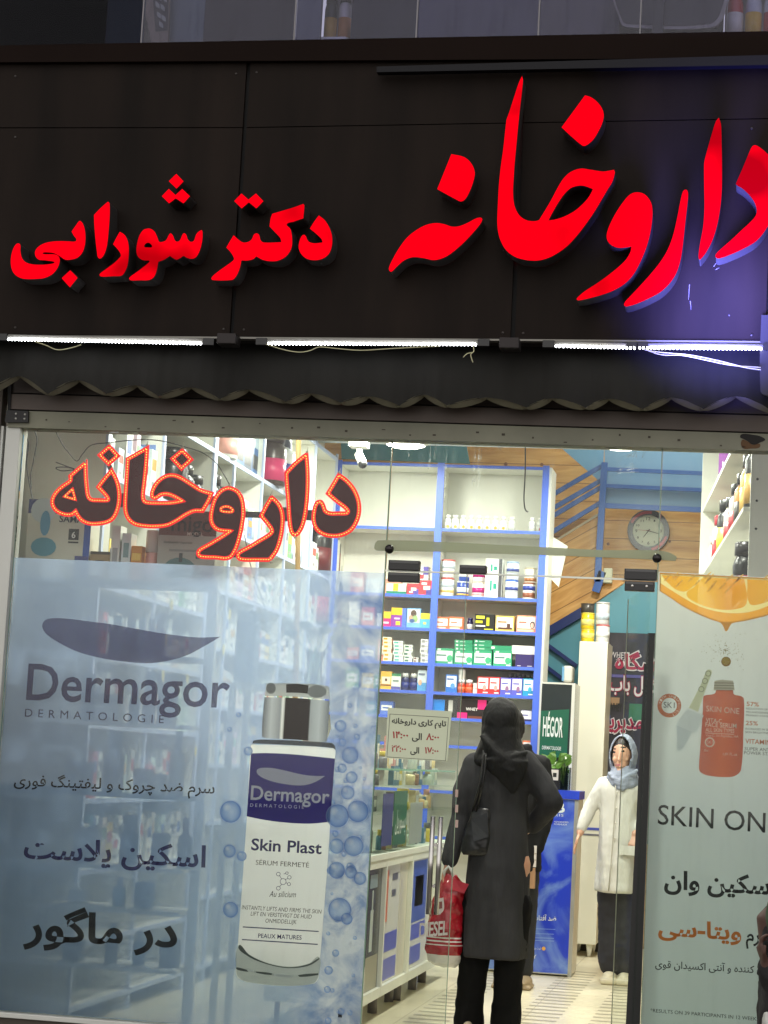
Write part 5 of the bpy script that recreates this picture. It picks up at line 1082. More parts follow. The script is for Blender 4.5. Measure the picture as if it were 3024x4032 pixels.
for i, (r, c, c2, nm) in enumerate((((890, 1056, 985, 1196), (206, 52, 52), (226, 160, 150), 'red and white box, left of the two red ones'), ((987, 1060, 1076, 1202), (206, 52, 52), (226, 160, 150), 'red and white box, right of the two red ones'), ((1078, 1068, 1168, 1208), (96, 96, 190), (150, 110, 150), 'violet and white box with a woman, left of two'), ((1170, 1074, 1260, 1216), (96, 96, 190), (150, 110, 150), 'violet and white box with a woman, right of two'), ((1262, 1080, 1356, 1222), (40, 150, 190), (60, 170, 200), 'teal and white box at the right end of the row'))):
    bx(K1, r, c, nm, HB(c, c2), d=.05, dy=.02)
for i, cx in enumerate((1156, 1192, 1228, 1264, 1300, 1338)):
    x, w, h = at_back(K1, cx - 16, 1030, cx + 16, 1212, .14); bottle('dark_bottle', 'slim dark bottle with silver cap, %s from the left behind the violet and teal boxes' % ORD[i], 'bottle', (x, YB + .16, ZB[5] + .0006), w, h, (22, 18, 20), (190, 188, 184), None, 'dark bottles behind the violet boxes', .16, .9)
# shelf 7: black whey cartons
bx(K3, (510, 62, 736, 196), (22, 22, 24), 'wide black carton with blue corner and a white athlete', [(0, .35, .6, .95, (20, 130, 220)), (.72, .3, .86, .95, (200, 196, 190)), (.38, .02, 'e', (.1, .12), (220, 220, 216))], cat='carton', name='carton', z=ZB[6] + .0006)
bx(K3, (742, 56, 952, 196), (40, 30, 30), 'black and magenta carton with the white word whey', [(.7, .5, 1, 1, (226, 40, 120)), (0, .0, .35, .3, (226, 40, 120)), (.38, .0, .95, .14, (110, 60, 44))], [('WHEY', .3, .42, .42, (236, 232, 226))], cat='carton', name='carton', z=ZB[6] + .0006)
bx(K3, (1196, 176, 1284, 258), (40, 40, 96), 'navy and white box low on the shelf beside the dark green cabinet', [(.04, .2, .9, .95, (228, 226, 230)), (.1, .5, .6, .6, (80, 80, 150))])
bx(K3, (1216, 288, 1278, 350), (222, 120, 80), 'orange and white box below the navy box', [(.06, .1, .94, .8, (234, 226, 220))], z=None)
bx(K3, (1214, 356, 1272, 420), (206, 60, 56), 'red and white box below the orange box', [(.06, .2, .94, .95, (236, 230, 226))], z=ZB[7] - .2)
bpy.data.objects.remove(bpy.data.objects[[o.name for o in bpy.data.objects if o.get('label') == 'red and white box below the orange box'][0]], do_unlink=True) if False else None
# filler on the unseen-through-film left half of the back shelves
PAL = [((226, 226, 218), 'white'), ((110, 166, 90), 'green'), ((196, 70, 66), 'red'), ((92, 120, 196), 'blue'), ((214, 190, 90), 'yellow'), ((150, 90, 150), 'purple'), ((70, 150, 160), 'teal'), ((216, 140, 120), 'salmon'), ((200, 216, 226), 'pale blue')]
LV = ['top', 'second', 'third', 'fourth', 'fifth', 'sixth', 'seventh', 'eighth', 'ninth']
random.seed(11)
xb0 = W(1350, 2300, YB).x; xb1 = W(1525, 2400, YB).x
for li, zi in ((2, 'the third back shelf behind the blue poster'), (3, 'the fourth back shelf behind the blue poster'), (4, 'the fifth back shelf behind the blue poster'), (5, 'the sixth back shelf behind the blue poster'), (6, 'the seventh back shelf behind the blue poster')):
    x = xb0 + .05; n = 0
    while x < xb1 - .02:
        w = random.uniform(.07, .14); h = random.uniform(.09, .2); c, cn = random.choice(PAL)
        carton('medicine_box', '%s box, %s from the corner on %s' % (cn, ORD[n], zi), 'medicine box', (x + w / 2, YB + .09, ZB[li] + .0006), w, h, .09, c, 0, 'boxes on the back shelf behind the poster', [(.1, .3, .9, .7, (232, 232, 226)), (.2, .45, .7, .55, c)])
        x += w + random.uniform(.004, .03); n += 1

# ---- left wall shelving (front plane X = XC), runs from the window to the back shelves
M_pale = mat('pale_blue_edging', (186, 198, 226), .4)
def side_shelf(name, label, y0, y1, levels, ztop, ups):
    t = thing(name, label, 'shelf', (XC - .2, y0, 0))
    MB().box(-3.59, -3.575, y0, y1, 0, ztop).build('back_panel', M_white, t)
    for y in ups:
        MB().box(-3.574, XC - .012, y - .012, y + .012, 0, ztop).build('upright', M_white, t)
        MB().box(XC - .0115, XC + .002, y - .015, y + .015, 0, ztop + .01).build('edge_strip', M_pale, t)
    for z in levels:
        for a, b in zip(ups, ups[1:]):
            MB().box(-3.574, XC - .012, a + .0125, b - .0125, z - .022, z).build('shelf_board', M_white, t)
            MB().box(XC - .0115, XC, a + .019, b - .019, z - .023, z + .001).build('edge_strip', M_pale, t)
    return t
LNEAR = [3.08, 2.66, 2.12, 1.78, 1.44, 1.08, .74, .4, .1]
LFAR = [3.56, 3.08, 2.66, 2.29, 1.95, 1.61, 1.27, .93, .5, .1]
side_shelf('shelving_unit', 'white side shelving nearest the window, seen through the blue poster', .62, 2.6, LNEAR, 3.58, [.62, 1.57, 2.59])
side_shelf('shelving_unit', 'white side shelving farther in, meeting the back shelving at the corner', 2.62, 6.05, LFAR, 3.58, [2.63, 3.06, 3.78, 4.5, 5.3, 6.04])
M_tag = mat('tag_yellow', (226, 206, 60), .5)
_far = [o for o in bpy.data.objects if o.get('label', '').startswith('white side shelving farther')][0]
for px, py in ((676, 2382), (655, 2522), (642, 2662), (738, 2675), (770, 2960), (905, 2420), (880, 2560)):
    q = WX(px, py, XC + .012); mb = MB(); mb.ball(q, .026, 12, (.12, 1, 1.25)); mb.build('price_tag', M_tag, _far)
random.seed(5)
WHITES = [((230, 230, 224), 'white'), ((222, 226, 224), 'off white'), ((212, 222, 226), 'pale blue'), ((226, 214, 206), 'cream'), ((206, 226, 214), 'pale green'), ((222, 130, 120), 'coral'), ((110, 170, 110), 'green'), ((230, 206, 110), 'yellow'), ((120, 146, 200), 'blue'), ((196, 84, 70), 'red'), ((90, 160, 180), 'turquoise'), ((216, 190, 206), 'pink')]
WTS = [9, 6, 5, 4, 3, 1, 1.4, 1, 1, .8, .9, 1]
def fill_side(levels, y0, y1, where, wmin, wmax, hmin, hmax, gap):
    for li, z in enumerate(levels):
        y = y0; n = 0
        while y < y1:
            w = random.uniform(wmin, wmax); h = random.uniform(hmin, hmax); d = random.uniform(.05, .09)
            if random.random() < gap: y += random.uniform(.05, .14); continue
            c, cn = random.choices(WHITES, WTS)[0]; k = 'tall' if h > (hmin + hmax) / 2 else 'low'
            acc = random.choice([(90, 110, 160), (190, 90, 80), (110, 150, 110), (70, 70, 80), (200, 160, 80)])
            carton('medicine_box', '%s %s box, %s from the window, %s shelf of %s' % (k, cn, ORD[n], LV[li], where), 'medicine box', (XC - .03 - d / 2 - random.uniform(0, .03), y + w / 2, z + .0006), w, h, d, c, math.pi / 2, 'boxes along the side shelving', [(.12, .55, .88, .8, acc), (.2, .2, .7, .3, (150, 150, 150))])
            y += w + random.uniform(.002, .012); n += 1
fill_side(LNEAR[2:7], .66, 2.5, 'near side shelving', .055, .1, .15, .27, .06)
fill_side(LFAR[2:7], 2.72, 5.9, 'far side shelving', .075, .14, .14, .25, .14)
LV = ['highest', 'upper'] + LV
fill_side(LNEAR[1:2], .66, 1.55, 'near side shelving', .06, .11, .16, .28, .2)
LV = LV[2:]
# big supplement tubs on the two upper levels (above the poster)
def tub(px, py, z, w, h, body, cap, band, label, X=-3.27, capf=.2, neck=.75):
    y = WX(px, py, X).y
    return bottle('supplement_tub', label, 'supplement jar', (X, y, z + .0006), w, h, body, cap, band, 'supplement tubs on the upper side shelving', capf, neck)
BK = (20, 20, 22)
tub(668, 1960, 2.66, .19, .34, BK, BK, (40, 36, 34), 'tall black supplement jar between the two upper LED dots')
tub(700, 1972, 2.66, .18, .27, BK, (30, 30, 32), None, 'lower black jar just right of the tall black jar')
tub(738, 1985, 2.66, .19, .24, (26, 26, 28), BK, None, 'low black jar behind the right LED dot')
tub(806, 2010, 2.66, .2, .3, BK, BK, (50, 46, 44), 'black jar left of the LED letter with the small eye')
tub(852, 2025, 2.66, .2, .26, BK, (26, 26, 28), None, 'second black jar left of the LED letter with the small eye')
tub(585, 1940, 2.66, .16, .3, (222, 222, 216), (226, 226, 222), (196, 200, 210), 'white tall tub behind the left upright LED letter')
tub(880, 1790, 3.08, .17, .24, (214, 214, 206), (226, 226, 220), (206, 150, 140), 'white tub with red lettering at the beam', -3.22)
for i, (px, c) in enumerate(((945, (40, 96, 160)), (975, (30, 60, 90)), (1006, (34, 90, 150)))):
    y = WX(px, 1845, -3.2).y; carton('pouch', 'blue and dark pouch, %s of three on the upper side shelf' % ORD[i], 'pouch', (-3.24, y, 3.0806), .2, .3, .07, c, math.pi / 2, 'blue pouches', [(.1, .6, .9, .9, (180, 200, 214)), (.15, .15, .85, .45, (24, 28, 34))])
tub(1060, 1898, 3.08, .21, .36, (70, 58, 56), (60, 50, 50), (206, 60, 110), 'brown tub with pink base left of the tall white bottle', -3.22)
tub(1100, 1915, 3.08, .2, .38, (222, 224, 224), (70, 74, 90), (60, 70, 150), 'tall white bottle with blue lettering on the upper side shelf', -3.22, .2, .5)
tub(1248, 2080, 2.66, .24, .42, BK, BK, (90, 30, 34), 'black tub with red band, left of two beside the last LED letter')
tub(1285, 2095, 2.66, .24, .42, BK, (30, 30, 30), (110, 40, 40), 'black tub with red band, right of two beside the last LED letter')
tub(1240, 2262, 2.29, .24, .44, BK, BK, (170, 50, 50), 'black and red tub just above the poster, left one')
tub(1285, 2275, 2.29, .27, .5, BK, (26, 26, 28), (176, 44, 44), 'big black and red tub just above the poster, right one')
for i, (px, py) in enumerate(((960, 2030), (1000, 2045), (1120, 2075), (1150, 2082), (1180, 2090))): tub(px, py, 2.66, .15, .22, (222, 222, 216), (226, 226, 222), (180, 196, 210), 'white bottle, %s from the left on the side shelf behind the LED letters' % ORD[i])

# ---- security camera
cc_ = thing('security_camera', 'white security camera with black dome under the ceiling', 'camera', tuple(W(1413, 1730, 5.2)))
a, b, c, d = rectpx(1377, 1718, 1449, 1762, 5.2); MB().box(a, b, 5.14, 5.28, c, d, .008).build('mount', M_white, cc_)
q = W(1413, 1762, 5.2); q2 = W(1418, 1795, 5.2); mb = MB(); mb.tube([q, q2], .02, 10); mb.build('arm', M_white, cc_)
q3 = W(1425, 1822, 5.15); mb = MB(); mb.tube([W(1412, 1790, 5.2), W(1428, 1826, 5.12)], [.03, .034], 14); mb.build('housing', M_white, cc_); mb = MB(); mb.ball(W(1428, 1827, 5.12), .033, 14); mb.build('lens_dome', M_dark, cc_)

# ---- window display rack behind the poster and the things standing in it
YR = .42
M_rack = mat('rack_dark', (96, 104, 110), .5)
levels = [2292, 2578, 2842, 3118, 3400, 3565, 3790]
rk = thing('display_rack', 'white framed window display rack standing directly behind the blue poster', 'shelf', (-2.9, YR, 0))
xr0_, xr1_ = W(20, 2900, YR).x, W(800, 2900, YR).x
for x in (xr0_, xr1_ - .02): MB().box(x, x + .045, YR + .0, YR + .04, 0, W(400, 2292, YR).z + .03).build('post', M_white, rk)
for i, y in enumerate(levels):
    z = W(420, y, YR).z; MB().box(xr0_ + .046, xr1_ - .021, YR - .14, YR + .16, z - .018, z).build('shelf_board', M_rack if i in (0, 1, 3) else M_white, rk)
ZR = [W(420, y, YR).z for y in levels]
MB().box(xr0_ + .046, xr0_ + .24, YR + .162, YR + .17, ZR[1], ZR[0] - .02).build('back_panel', M_rack, rk)
def rk_box(px0, py0, px1, py1, lev, rgb, label, marks=(), words=(), cat='box', name='display_box', d=.09, Y=YR):
    a, b, c, dd = rectpx(px0, py0, px1, py1, Y - .05); return carton(name, label, cat, ((a + b) / 2, Y - .05 + d / 2, ZR[lev] + .0006), b - a, dd - ZR[lev], d, rgb, 0, None, marks, words)
rk_box(103, 1969, 353, 2292, 0, (206, 204, 186), 'humidifier box with a blue vaporiser picture at the left of the display shelf', [(0, .82, .5, 1, (40, 52, 120)), (.24, .86, 'e', (.2, .16), (196, 206, 206)), (.28, .68, .42, .9, (110, 170, 190)) if False else (.28, .7, 'e', (.08, .16), (90, 150, 180)), (.28, .40, 'e', (.2, .12), (86, 150, 168)), (.66, .5, .82, .64, (28, 28, 26)), (.66, .46, .82, .48, (28, 28, 26)), (.9, .3, 1, .8, (40, 80, 170)), (.78, 0, 1, .3, (60, 64, 130))], [('SAMAN', .5, .72, .48, (24, 24, 60)), ('6', .71, .525, .06, (230, 230, 224))], d=.14)
rk_box(352, 2172, 430, 2292, 0, (150, 126, 84), 'small brown cardboard carton beside the humidifier box', [(.0, .9, 1, 1, (70, 56, 40)), (.3, .6, .7, .7, (80, 62, 40))])
rk_box(436, 2070, 470, 2292, 0, (214, 214, 206), 'slim white carton standing behind the brown carton', [(.2, .2, .8, .6, (150, 150, 150))])
rk_box(476, 2100, 512, 2292, 0, (210, 218, 216), 'pale slim box on the display shelf before the orange box', [(.2, .5, .8, .8, (120, 150, 150))])
rk_box(514, 2150, 556, 2292, 0, (206, 136, 40), 'orange box on the display shelf left of the pink tube', [(.1, .6, .9, .8, (230, 190, 80))])
a, b, c, d = rectpx(562, 2085, 618, 2292, YR - .05); bottle('glitter_tube', 'glittery pink tube with clear cap on the display shelf', 'cosmetic tube', ((a + b) / 2, YR, ZR[0] + .0006), b - a, d - ZR[0], (206, 150, 140), (206, 190, 176), (226, 180, 170), None, .42, .95)
rk_box(622, 2012, 850, 2292, 0, (160, 158, 146), 'vaporiser box with brown red top and a teal kettle picture', [(0, .66, 1, 1, (104, 62, 50)), (.4, .2, 'e', (.28, .16), (70, 110, 110)), (.38, .3, .44, .42, (40, 50, 52)), (.75, 0, 1, .18, (96, 60, 50)), (.2, .44, .9, .47, (130, 130, 124))], [('migo', .22, .72, .72, (20, 16, 16)), ('MODEL', .5, .66, .28, (206, 196, 180)), ('Shafabakhsh Vaporizer', .1, .55, .5, (70, 70, 66))], d=.16)
a, b, c, d = rectpx(172, 1856, 400, 1975, YR + .2); carton('carton', 'plain grey white carton with coiled cable behind the humidifier box', 'carton', ((a + b) / 2, YR + .3, ZR[0] + .0006), b - a, d - ZR[0], .15, (196, 196, 184))
carton('carton', 'white carton between the humidifier box and the LED letters', 'carton', (W(430, 2100, .75).x, .78, LNEAR[2] + .04), .22, .34, .1, (220, 220, 212), 0)
bpy.data.objects[[o.name for o in bpy.data.objects if o.get('label', '').startswith('white carton between')][0]].location = (XC + .1, .78, .0)
_o = bpy.data.objects[[o.name for o in bpy.data.objects if o.get('label', '').startswith('white carton between')][0]]; bpy.data.objects.remove(_o)
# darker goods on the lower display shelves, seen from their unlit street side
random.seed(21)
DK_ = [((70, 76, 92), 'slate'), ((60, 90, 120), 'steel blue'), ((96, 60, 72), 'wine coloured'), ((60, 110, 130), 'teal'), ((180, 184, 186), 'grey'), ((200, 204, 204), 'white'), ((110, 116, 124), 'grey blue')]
bottles = [(210, 330, 0), (238, 330, 0)]
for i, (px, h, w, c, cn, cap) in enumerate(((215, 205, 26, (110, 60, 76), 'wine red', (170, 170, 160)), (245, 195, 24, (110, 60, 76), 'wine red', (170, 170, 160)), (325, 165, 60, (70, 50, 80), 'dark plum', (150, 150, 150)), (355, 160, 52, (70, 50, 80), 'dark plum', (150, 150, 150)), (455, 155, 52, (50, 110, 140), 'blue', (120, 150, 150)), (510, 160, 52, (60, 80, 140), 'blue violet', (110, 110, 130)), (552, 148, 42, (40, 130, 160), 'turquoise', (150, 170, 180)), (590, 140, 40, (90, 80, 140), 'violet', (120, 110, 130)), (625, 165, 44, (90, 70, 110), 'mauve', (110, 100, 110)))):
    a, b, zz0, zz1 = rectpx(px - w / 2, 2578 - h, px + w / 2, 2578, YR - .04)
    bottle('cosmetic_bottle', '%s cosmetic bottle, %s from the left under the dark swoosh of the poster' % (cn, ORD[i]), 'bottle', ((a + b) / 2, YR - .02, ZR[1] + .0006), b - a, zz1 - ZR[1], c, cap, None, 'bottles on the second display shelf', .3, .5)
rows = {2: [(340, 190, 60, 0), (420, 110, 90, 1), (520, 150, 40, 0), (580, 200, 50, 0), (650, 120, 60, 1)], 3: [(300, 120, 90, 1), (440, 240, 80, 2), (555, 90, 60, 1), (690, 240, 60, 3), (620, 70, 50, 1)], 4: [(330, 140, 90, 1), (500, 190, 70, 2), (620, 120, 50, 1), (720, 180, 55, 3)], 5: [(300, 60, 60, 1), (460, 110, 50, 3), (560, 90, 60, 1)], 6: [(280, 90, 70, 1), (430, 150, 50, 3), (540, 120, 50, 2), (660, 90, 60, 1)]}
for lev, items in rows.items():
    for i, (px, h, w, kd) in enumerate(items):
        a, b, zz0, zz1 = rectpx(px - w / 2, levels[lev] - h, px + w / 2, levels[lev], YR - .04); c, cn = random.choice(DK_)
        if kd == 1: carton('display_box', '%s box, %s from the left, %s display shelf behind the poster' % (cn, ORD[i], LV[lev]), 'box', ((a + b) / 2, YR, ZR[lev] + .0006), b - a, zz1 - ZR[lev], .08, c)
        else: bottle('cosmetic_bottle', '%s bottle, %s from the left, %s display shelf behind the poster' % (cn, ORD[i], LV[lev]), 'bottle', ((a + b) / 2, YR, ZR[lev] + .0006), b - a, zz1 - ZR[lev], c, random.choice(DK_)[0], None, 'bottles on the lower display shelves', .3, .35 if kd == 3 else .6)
# leaning dark stacks and pole behind the poster
a, b, c, d = rectpx(928, 2405, 1002, 2690, .9); carton('leaflet_stack', 'tall dark stack of leaflets standing behind the poster right of its wordmark', 'leaflets', ((a + b) / 2, .95, c), b - a, d - c, .12, (96, 116, 130))
_st = bpy.data.objects[-1] if False else None
mb = MB(); mb.tube([W(1176, 1690, 1.6), W(1172, 2300, 1.6), W(1165, 2700, 1.6), (W(1165, 2700, 1.6).x, 1.6, 0)], .014, 10); single('wooden_pole', mb, mat('pole_wood', (176, 142, 90), .5, noise=.2, nscale=6), 'thin wooden pole standing upright behind the poster and the LED letters', 'pole')
# pedestal table carrying the leaflets, a clear bag and the flower vase
tx0, tx1 = W(905, 2700, .95).x, W(1440, 2700, .95).x; tz = c - .0006
tb = thing('pedestal_table', 'white display table behind the printed bottle of the poster', 'table', ((tx0 + tx1) / 2, .95, 0))
MB().box(tx0, tx1, .78, 1.2, tz - .03, tz).build('table_top', M_white, tb)
for x in (tx0 + .03, tx1 - .06): MB().box(x, x + .03, .82, .85, 0, tz - .031).build('leg', M_white, tb); MB().box(x, x + .03, 1.12, 1.15, 0, tz - .031).build('leg', M_white, tb)
p = W(1235, 2690, .95); t = thing('flower_vase', 'clear vase with thin bare stems and leaves behind the poster cap', 'vase', (p.x, .95, tz + .0006))
mb = MB(); mb.lathe([(.035, 0), (.04, .01), (.036, .12), (.05, .17), (.044, .17), (.03, .12), (.03, .012), (0, .012)], (p.x, .95, tz + .0006), 16); mb.build('vessel', glass_mat('vase_glass', (220, 232, 226), .06), t)
mb = MB()
for dx, dz in ((-.13, .26), (-.06, .3), (.04, .28), (.13, .3), (.17, .22)): mb.tube([(p.x, .95, tz + .02), (p.x + dx * .3, .95, tz + .17), (p.x + dx, .96, tz + dz)], .0025, 5)
mb.build('stems', mat('stem_green', (70, 90, 60), .6), t)
mb = MB()
for dx, dz in ((-.13, .26), (-.06, .3), (.04, .28), (.13, .3), (.17, .22), (.15, .27), (.1, .24)): mb.ball((p.x + dx, .96, tz + dz), .035, 8, (1, .25, .6))
mb.build('leaves', mat('leaf_dark', (54, 84, 66), .6), t)

# ---- glass counter on the left of the aisle
XK = WZ(1420, 3969, .115).x; yk0 = WZ(1420, 3969, .115).y; yk1 = 4.35
ct = thing('shop_counter', 'long white counter with poster fronts and a glass showcase on top', 'counter', (XK - .3, yk0, 0))
zc0 = .115; zc1 = WX(1575, 3350, XK).z
MB().box(XK - .5, XK - .03, yk0, yk1, zc0, zc1 - .03).build('carcass', M_white, ct)
MB().box(XK - .52, XK + .004, yk0 - .01, yk1, zc1 - .029, zc1).build('counter_top', M_white, ct)
mods = [yk0, WX(1500, 3900, XK).y, WX(1605, 3860, XK).y, WX(1700, 3806, XK).y, (WX(1700, 3806, XK).y + yk1) / 2, yk1]
for y in mods: MB().box(XK - .03, XK, y - .016, y + .016, zc0, zc1 - .03).build('frame_stile', M_white, ct)
for a, b in zip(mods, mods[1:]):
    MB().box(XK - .03, XK - .001, a + .0165, b - .0165, zc0, zc0 + .05).build('frame_rail', M_white, ct); MB().box(XK - .03, XK - .001, a + .0165, b - .0165, zc1 - .07, zc1 - .031).build('frame_rail', M_white, ct)
def cpanel(a, b, rgb, marks, name='front_poster'):
    MB().box(XK - .0295, XK - .022, a + .02, b - .02, zc0 + .052, zc1 - .072).build(name, cm(rgb, .25), ct)
    for (u0, v0, u1, v1, c) in marks:
        ya, ybb = a + .02 + (b - a - .04) * u0, a + .02 + (b - a - .04) * u1; H0 = zc0 + .052; HH = zc1 - .124 - zc0
        MB().box(XK - .0218, XK - .0205, ya, ybb, H0 + HH * v0, H0 + HH * v1).build('printed_mark', cm(c, .3), ct)
cpanel(mods[0], mods[1], (58, 66, 72), [(.1, 0, .95, .28, (150, 146, 128)), (.45, .32, .6, .66, (196, 206, 200)), (.5, .66, .56, .82, (190, 200, 196)), (.35, .84, .75, .95, (140, 160, 170))])
cpanel(mods[1], mods[2], (222, 220, 208), [(.08, .52, .2, .96, (214, 106, 50)), (.04, .26, .62, .42, (92, 98, 190)), (.04, .02, .62, .2, (92, 98, 190)), (.66, 0, .95, 1, (206, 200, 184)), (.35, .86, .55, .92, (90, 90, 96)), (.35, .72, .5, .78, (90, 90, 96))])
cpanel(mods[2], mods[3], (220, 218, 208), [(.1, .42, .75, .98, (60, 84, 170)), (.25, .56, .6, .84, (190, 206, 226)), (.05, .26, .75, .4, (92, 98, 190)), (.05, .04, .6, .2, (92, 98, 190))])
cpanel(mods[3], mods[4], (214, 214, 206), [(.1, .3, .9, .9, (80, 100, 180))]); cpanel(mods[4], mods[5], (214, 214, 206), [(.1, .3, .9, .9, (170, 180, 190))])
for px, py in ((1465, 3989), (1530, 3945), (1560, 3938), (1622, 3896), (1660, 3868)):
    q = WZ(px, py, 0); mb = MB(); mb.tube([(q.x, q.y, 0), (q.x, q.y, zc0 - .001)], .026, 12); mb.build('foot', mat('foot_grey', (96, 88, 82), .4), ct)
# glass showcase above, with shelves
ZS = zc1 + .001; zs2 = WX(1640, 3090, XK).z; zs3 = WX(1640, 3050, XK).z
M_show = glass_mat('showcase_glass', (247, 250, 248), .02, fres=False)
hs = 1.28
for nm, bxx in (('glass_front', (XK - .02, XK - .014, yk0, yk1, ZS, hs)), ('glass_top', (XK - .5, XK - .014, yk0, yk1, hs + .001, hs + .009)), ('glass_end', (XK - .5, XK - .021, yk0, yk0 + .006, ZS, hs))): MB().box(*bxx).build(nm, M_show, ct)
for z in (ZS + .2, ZS + .34): MB().box(XK - .48, XK - .022, yk0 + .01, yk1, z, z + .006).build('glass_shelf', M_show, ct)
MB().box(XK - .022, XK - .012, yk0, yk1, hs + .0095, hs + .02).build('top_edge', mat('edge_green', (150, 196, 170), .2), ct)
# banners fixed in the showcase front
def ypx(px, py): return WX(px, py, XK).y
for (p0, p1, z0, z1, c) in ((1512, 1552, 3330, 3125, (44, 56, 120)), (1556, 1606, 3325, 3115, (28, 96, 62)), (1620, 1668, 3320, 3160, (150, 158, 146))):
    MB().box(XK - .0125, XK - .010, ypx(p0, 3250), ypx(p1, 3250), WX((p0 + p1) / 2, z0, XK).z, WX((p0 + p1) / 2, z1, XK).z).build('banner', cm(c, .35), ct)
text3('پسوریل', (XK - .0085, ypx(1562, 3250), WX(1580, 3262, XK).z), (0, 1, 0), (0, 0, 1), cm((224, 232, 224), .4), ct, fa=True, width=ypx(1602, 3250) - ypx(1562, 3250), cap=.1)
# goods in the showcase
random.seed(31)
GC = [((206, 170, 120), 'tan'), ((214, 196, 150), 'beige'), ((196, 206, 196), 'pale'), ((214, 190, 80), 'yellow'), ((120, 120, 120), 'grey'), ((206, 150, 140), 'pink'), ((224, 224, 214), 'white'), ((90, 130, 150), 'blue grey'), ((150, 110, 80), 'brown')]
for lev, z, nm in ((0, ZS, 'bottom'), (1, ZS + .2065, 'middle'), (2, ZS + .3465, 'upper'), (3, hs + .0095, 'top glass')):
    y = yk0 + .12; n = 0
    while y < 3.9:
        w = random.uniform(.06, .13); h = random.uniform(.08, .12 if lev < 3 else .2); c, cn = random.choice(GC)
        if lev == 1: h = random.uniform(.07, .12)
        if lev == 3 and random.random() < .45: y += .12; continue
        if random.random() < .6: carton('cosmetic_box', '%s cosmetic box, %s from the door, %s of the showcase' % (cn, ORD[n], nm + ' shelf'), 'cosmetic box', (XK - .1 - random.uniform(0, .06), y + w / 2, z + .0006), w, h, .06, c, math.pi / 2, 'goods in the glass showcase', [(.15, .3, .85, .75, (226, 222, 206))])
        else: bottle('cosmetic_bottle', '%s cosmetic bottle, %s from the door, %s of the showcase' % (cn, ORD[n], nm + ' shelf'), 'bottle', (XK - .1, y + w / 2, z + .0006), w * .55, h, c, random.choice(GC)[0], None, 'goods in the glass showcase', .28, .5)
        y += w + random.uniform(.01, .05); n += 1
# tag price rail with a red glow is a reflection of the LED letters: none built

# ---- dark green lettered cabinet
hx = crop(2000, 2600, 500 / 1659)
YH = 5.3
a, b, c, d = rectpx(2122, 2687, 2254, 3250, YH)
hg = thing('display_cabinet', 'tall dark glass cabinet with a green panel lettered in white', 'cabinet', ((a + b) / 2, YH, 0))
MB().box(a, b, YH, YH + .4, .0, d, .004).build('body', mat('cabinet_dark', (42, 48, 46), .12), hg)
MB().box(b - .022, b, YH - .006, YH - .0005, .0, d).build('white_frame', M_white, hg); MB().box(a, b - .023, YH - .006, YH - .0005, d - .012, d).build('white_frame', M_white, hg)
gp = [hx(432, 660), hx(800, 640), hx(770, 1270), hx(405, 1270)]
flat('green_panel', gp, I, YH - .003, mat('panel_green', (34, 98, 74), .25), hg, raw=True, depth=.002)
WT = mat('print_white', (226, 232, 226), .5)
text('HÉGOR', (452, 985), (712, 1003), 245, hx, YH - .0045, WT, hg, bold=.02)
text('DERMATOLOGIE', (445, 1160), (692, 1176), 44, hx, YH - .0045, WT, hg, bold=.01)

# ---- blue advertising counter
YS = WZ(2238, 3848, 0).y
st_ = thing('promotion_stand', 'shiny blue promotion counter with white lettering behind the woman in black', 'promotion stand', (W(2100, 3860, YS).x, YS, 0))
a = W(1925, 3500, YS).x; b = W(2262, 3500, YS).x; zt2 = W(2210, 3112, YS).z
def sky_mat():
    m = bpy.data.materials.new('promo_print'); m.use_nodes = True; t = m.node_tree; b_ = t.nodes['Principled BSDF']; N = t.nodes.new; L = t.links.new
    tc = N('ShaderNodeTexCoord'); nz = N('ShaderNodeTexNoise'); nz.inputs['Scale'].default_value = 2.4; nz.inputs['Detail'].default_value = 7; nz.inputs['Distortion'].default_value = 1.6; L(tc.outputs['Object'], nz.inputs['Vector'])
    rp = N('ShaderNodeValToRGB'); e = rp.color_ramp.elements; e[0].position = .42; e[1].position = .8; e[0].color = (*s2l((36, 62, 196)), 1); e[1].color = (*s2l((150, 186, 226)), 1)
    L(nz.outputs['Fac'], rp.inputs[0]); L(rp.outputs[0], b_.inputs['Base Color']); b_.inputs['Roughness'].default_value = .3; return m
MB().box(a, b, YS, YS + .4, .012, zt2 - .002).build('body', M_white, st_)
MB().box(a + .004, b - .022, YS - .004, YS - .0006, .02, zt2 - .06).build('front_print', sky_mat(), st_)
MB().box(a - .012, b + .008, YS - .02, YS + .42, zt2 - .055, zt2).build('top', mat('promo_blue', (44, 70, 196), .3), st_)
MB().box(b - .0215, b + .004, YS - .008, YS - .0007, .0, zt2 - .056).build('corner_trim', M_alu, st_)
q3_ = crop(1400, 2700, 900 / 1659); q4_ = crop(1400, 3300, 900 / 1659); yy = YS - .0055
text('B', (1455, 918), (1518, 921), 70, q3_, yy, WT, st_, bold=.03); text('PARIS', (1390, 945), (1508, 950), 18, q3_, yy, WT, st_, space=1.3)
text('ADVANCED', (1440, 992), (1545, 997), 11, q3_, yy, WT, st_); text('FORMULA', (1440, 1010), (1535, 1014), 11, q3_, yy, WT, st_)
text('ضد آفتاب', (1285, 595), (1455, 600), 36, q4_, yy, WT, st_, fa=True, bold=.01)
for k, (xa_, ya_, xb_) in enumerate(((1262, 655, 1450), (1262, 690, 1440), (1262, 720, 1440), (1262, 740, 1440))): flat('printed_rule', [(xa_, ya_), (xb_, ya_ + 6), (xb_, ya_ + 9), (xa_, ya_ + 3)], q4_, yy, cm((150, 180, 226), .4), st_, raw=True)
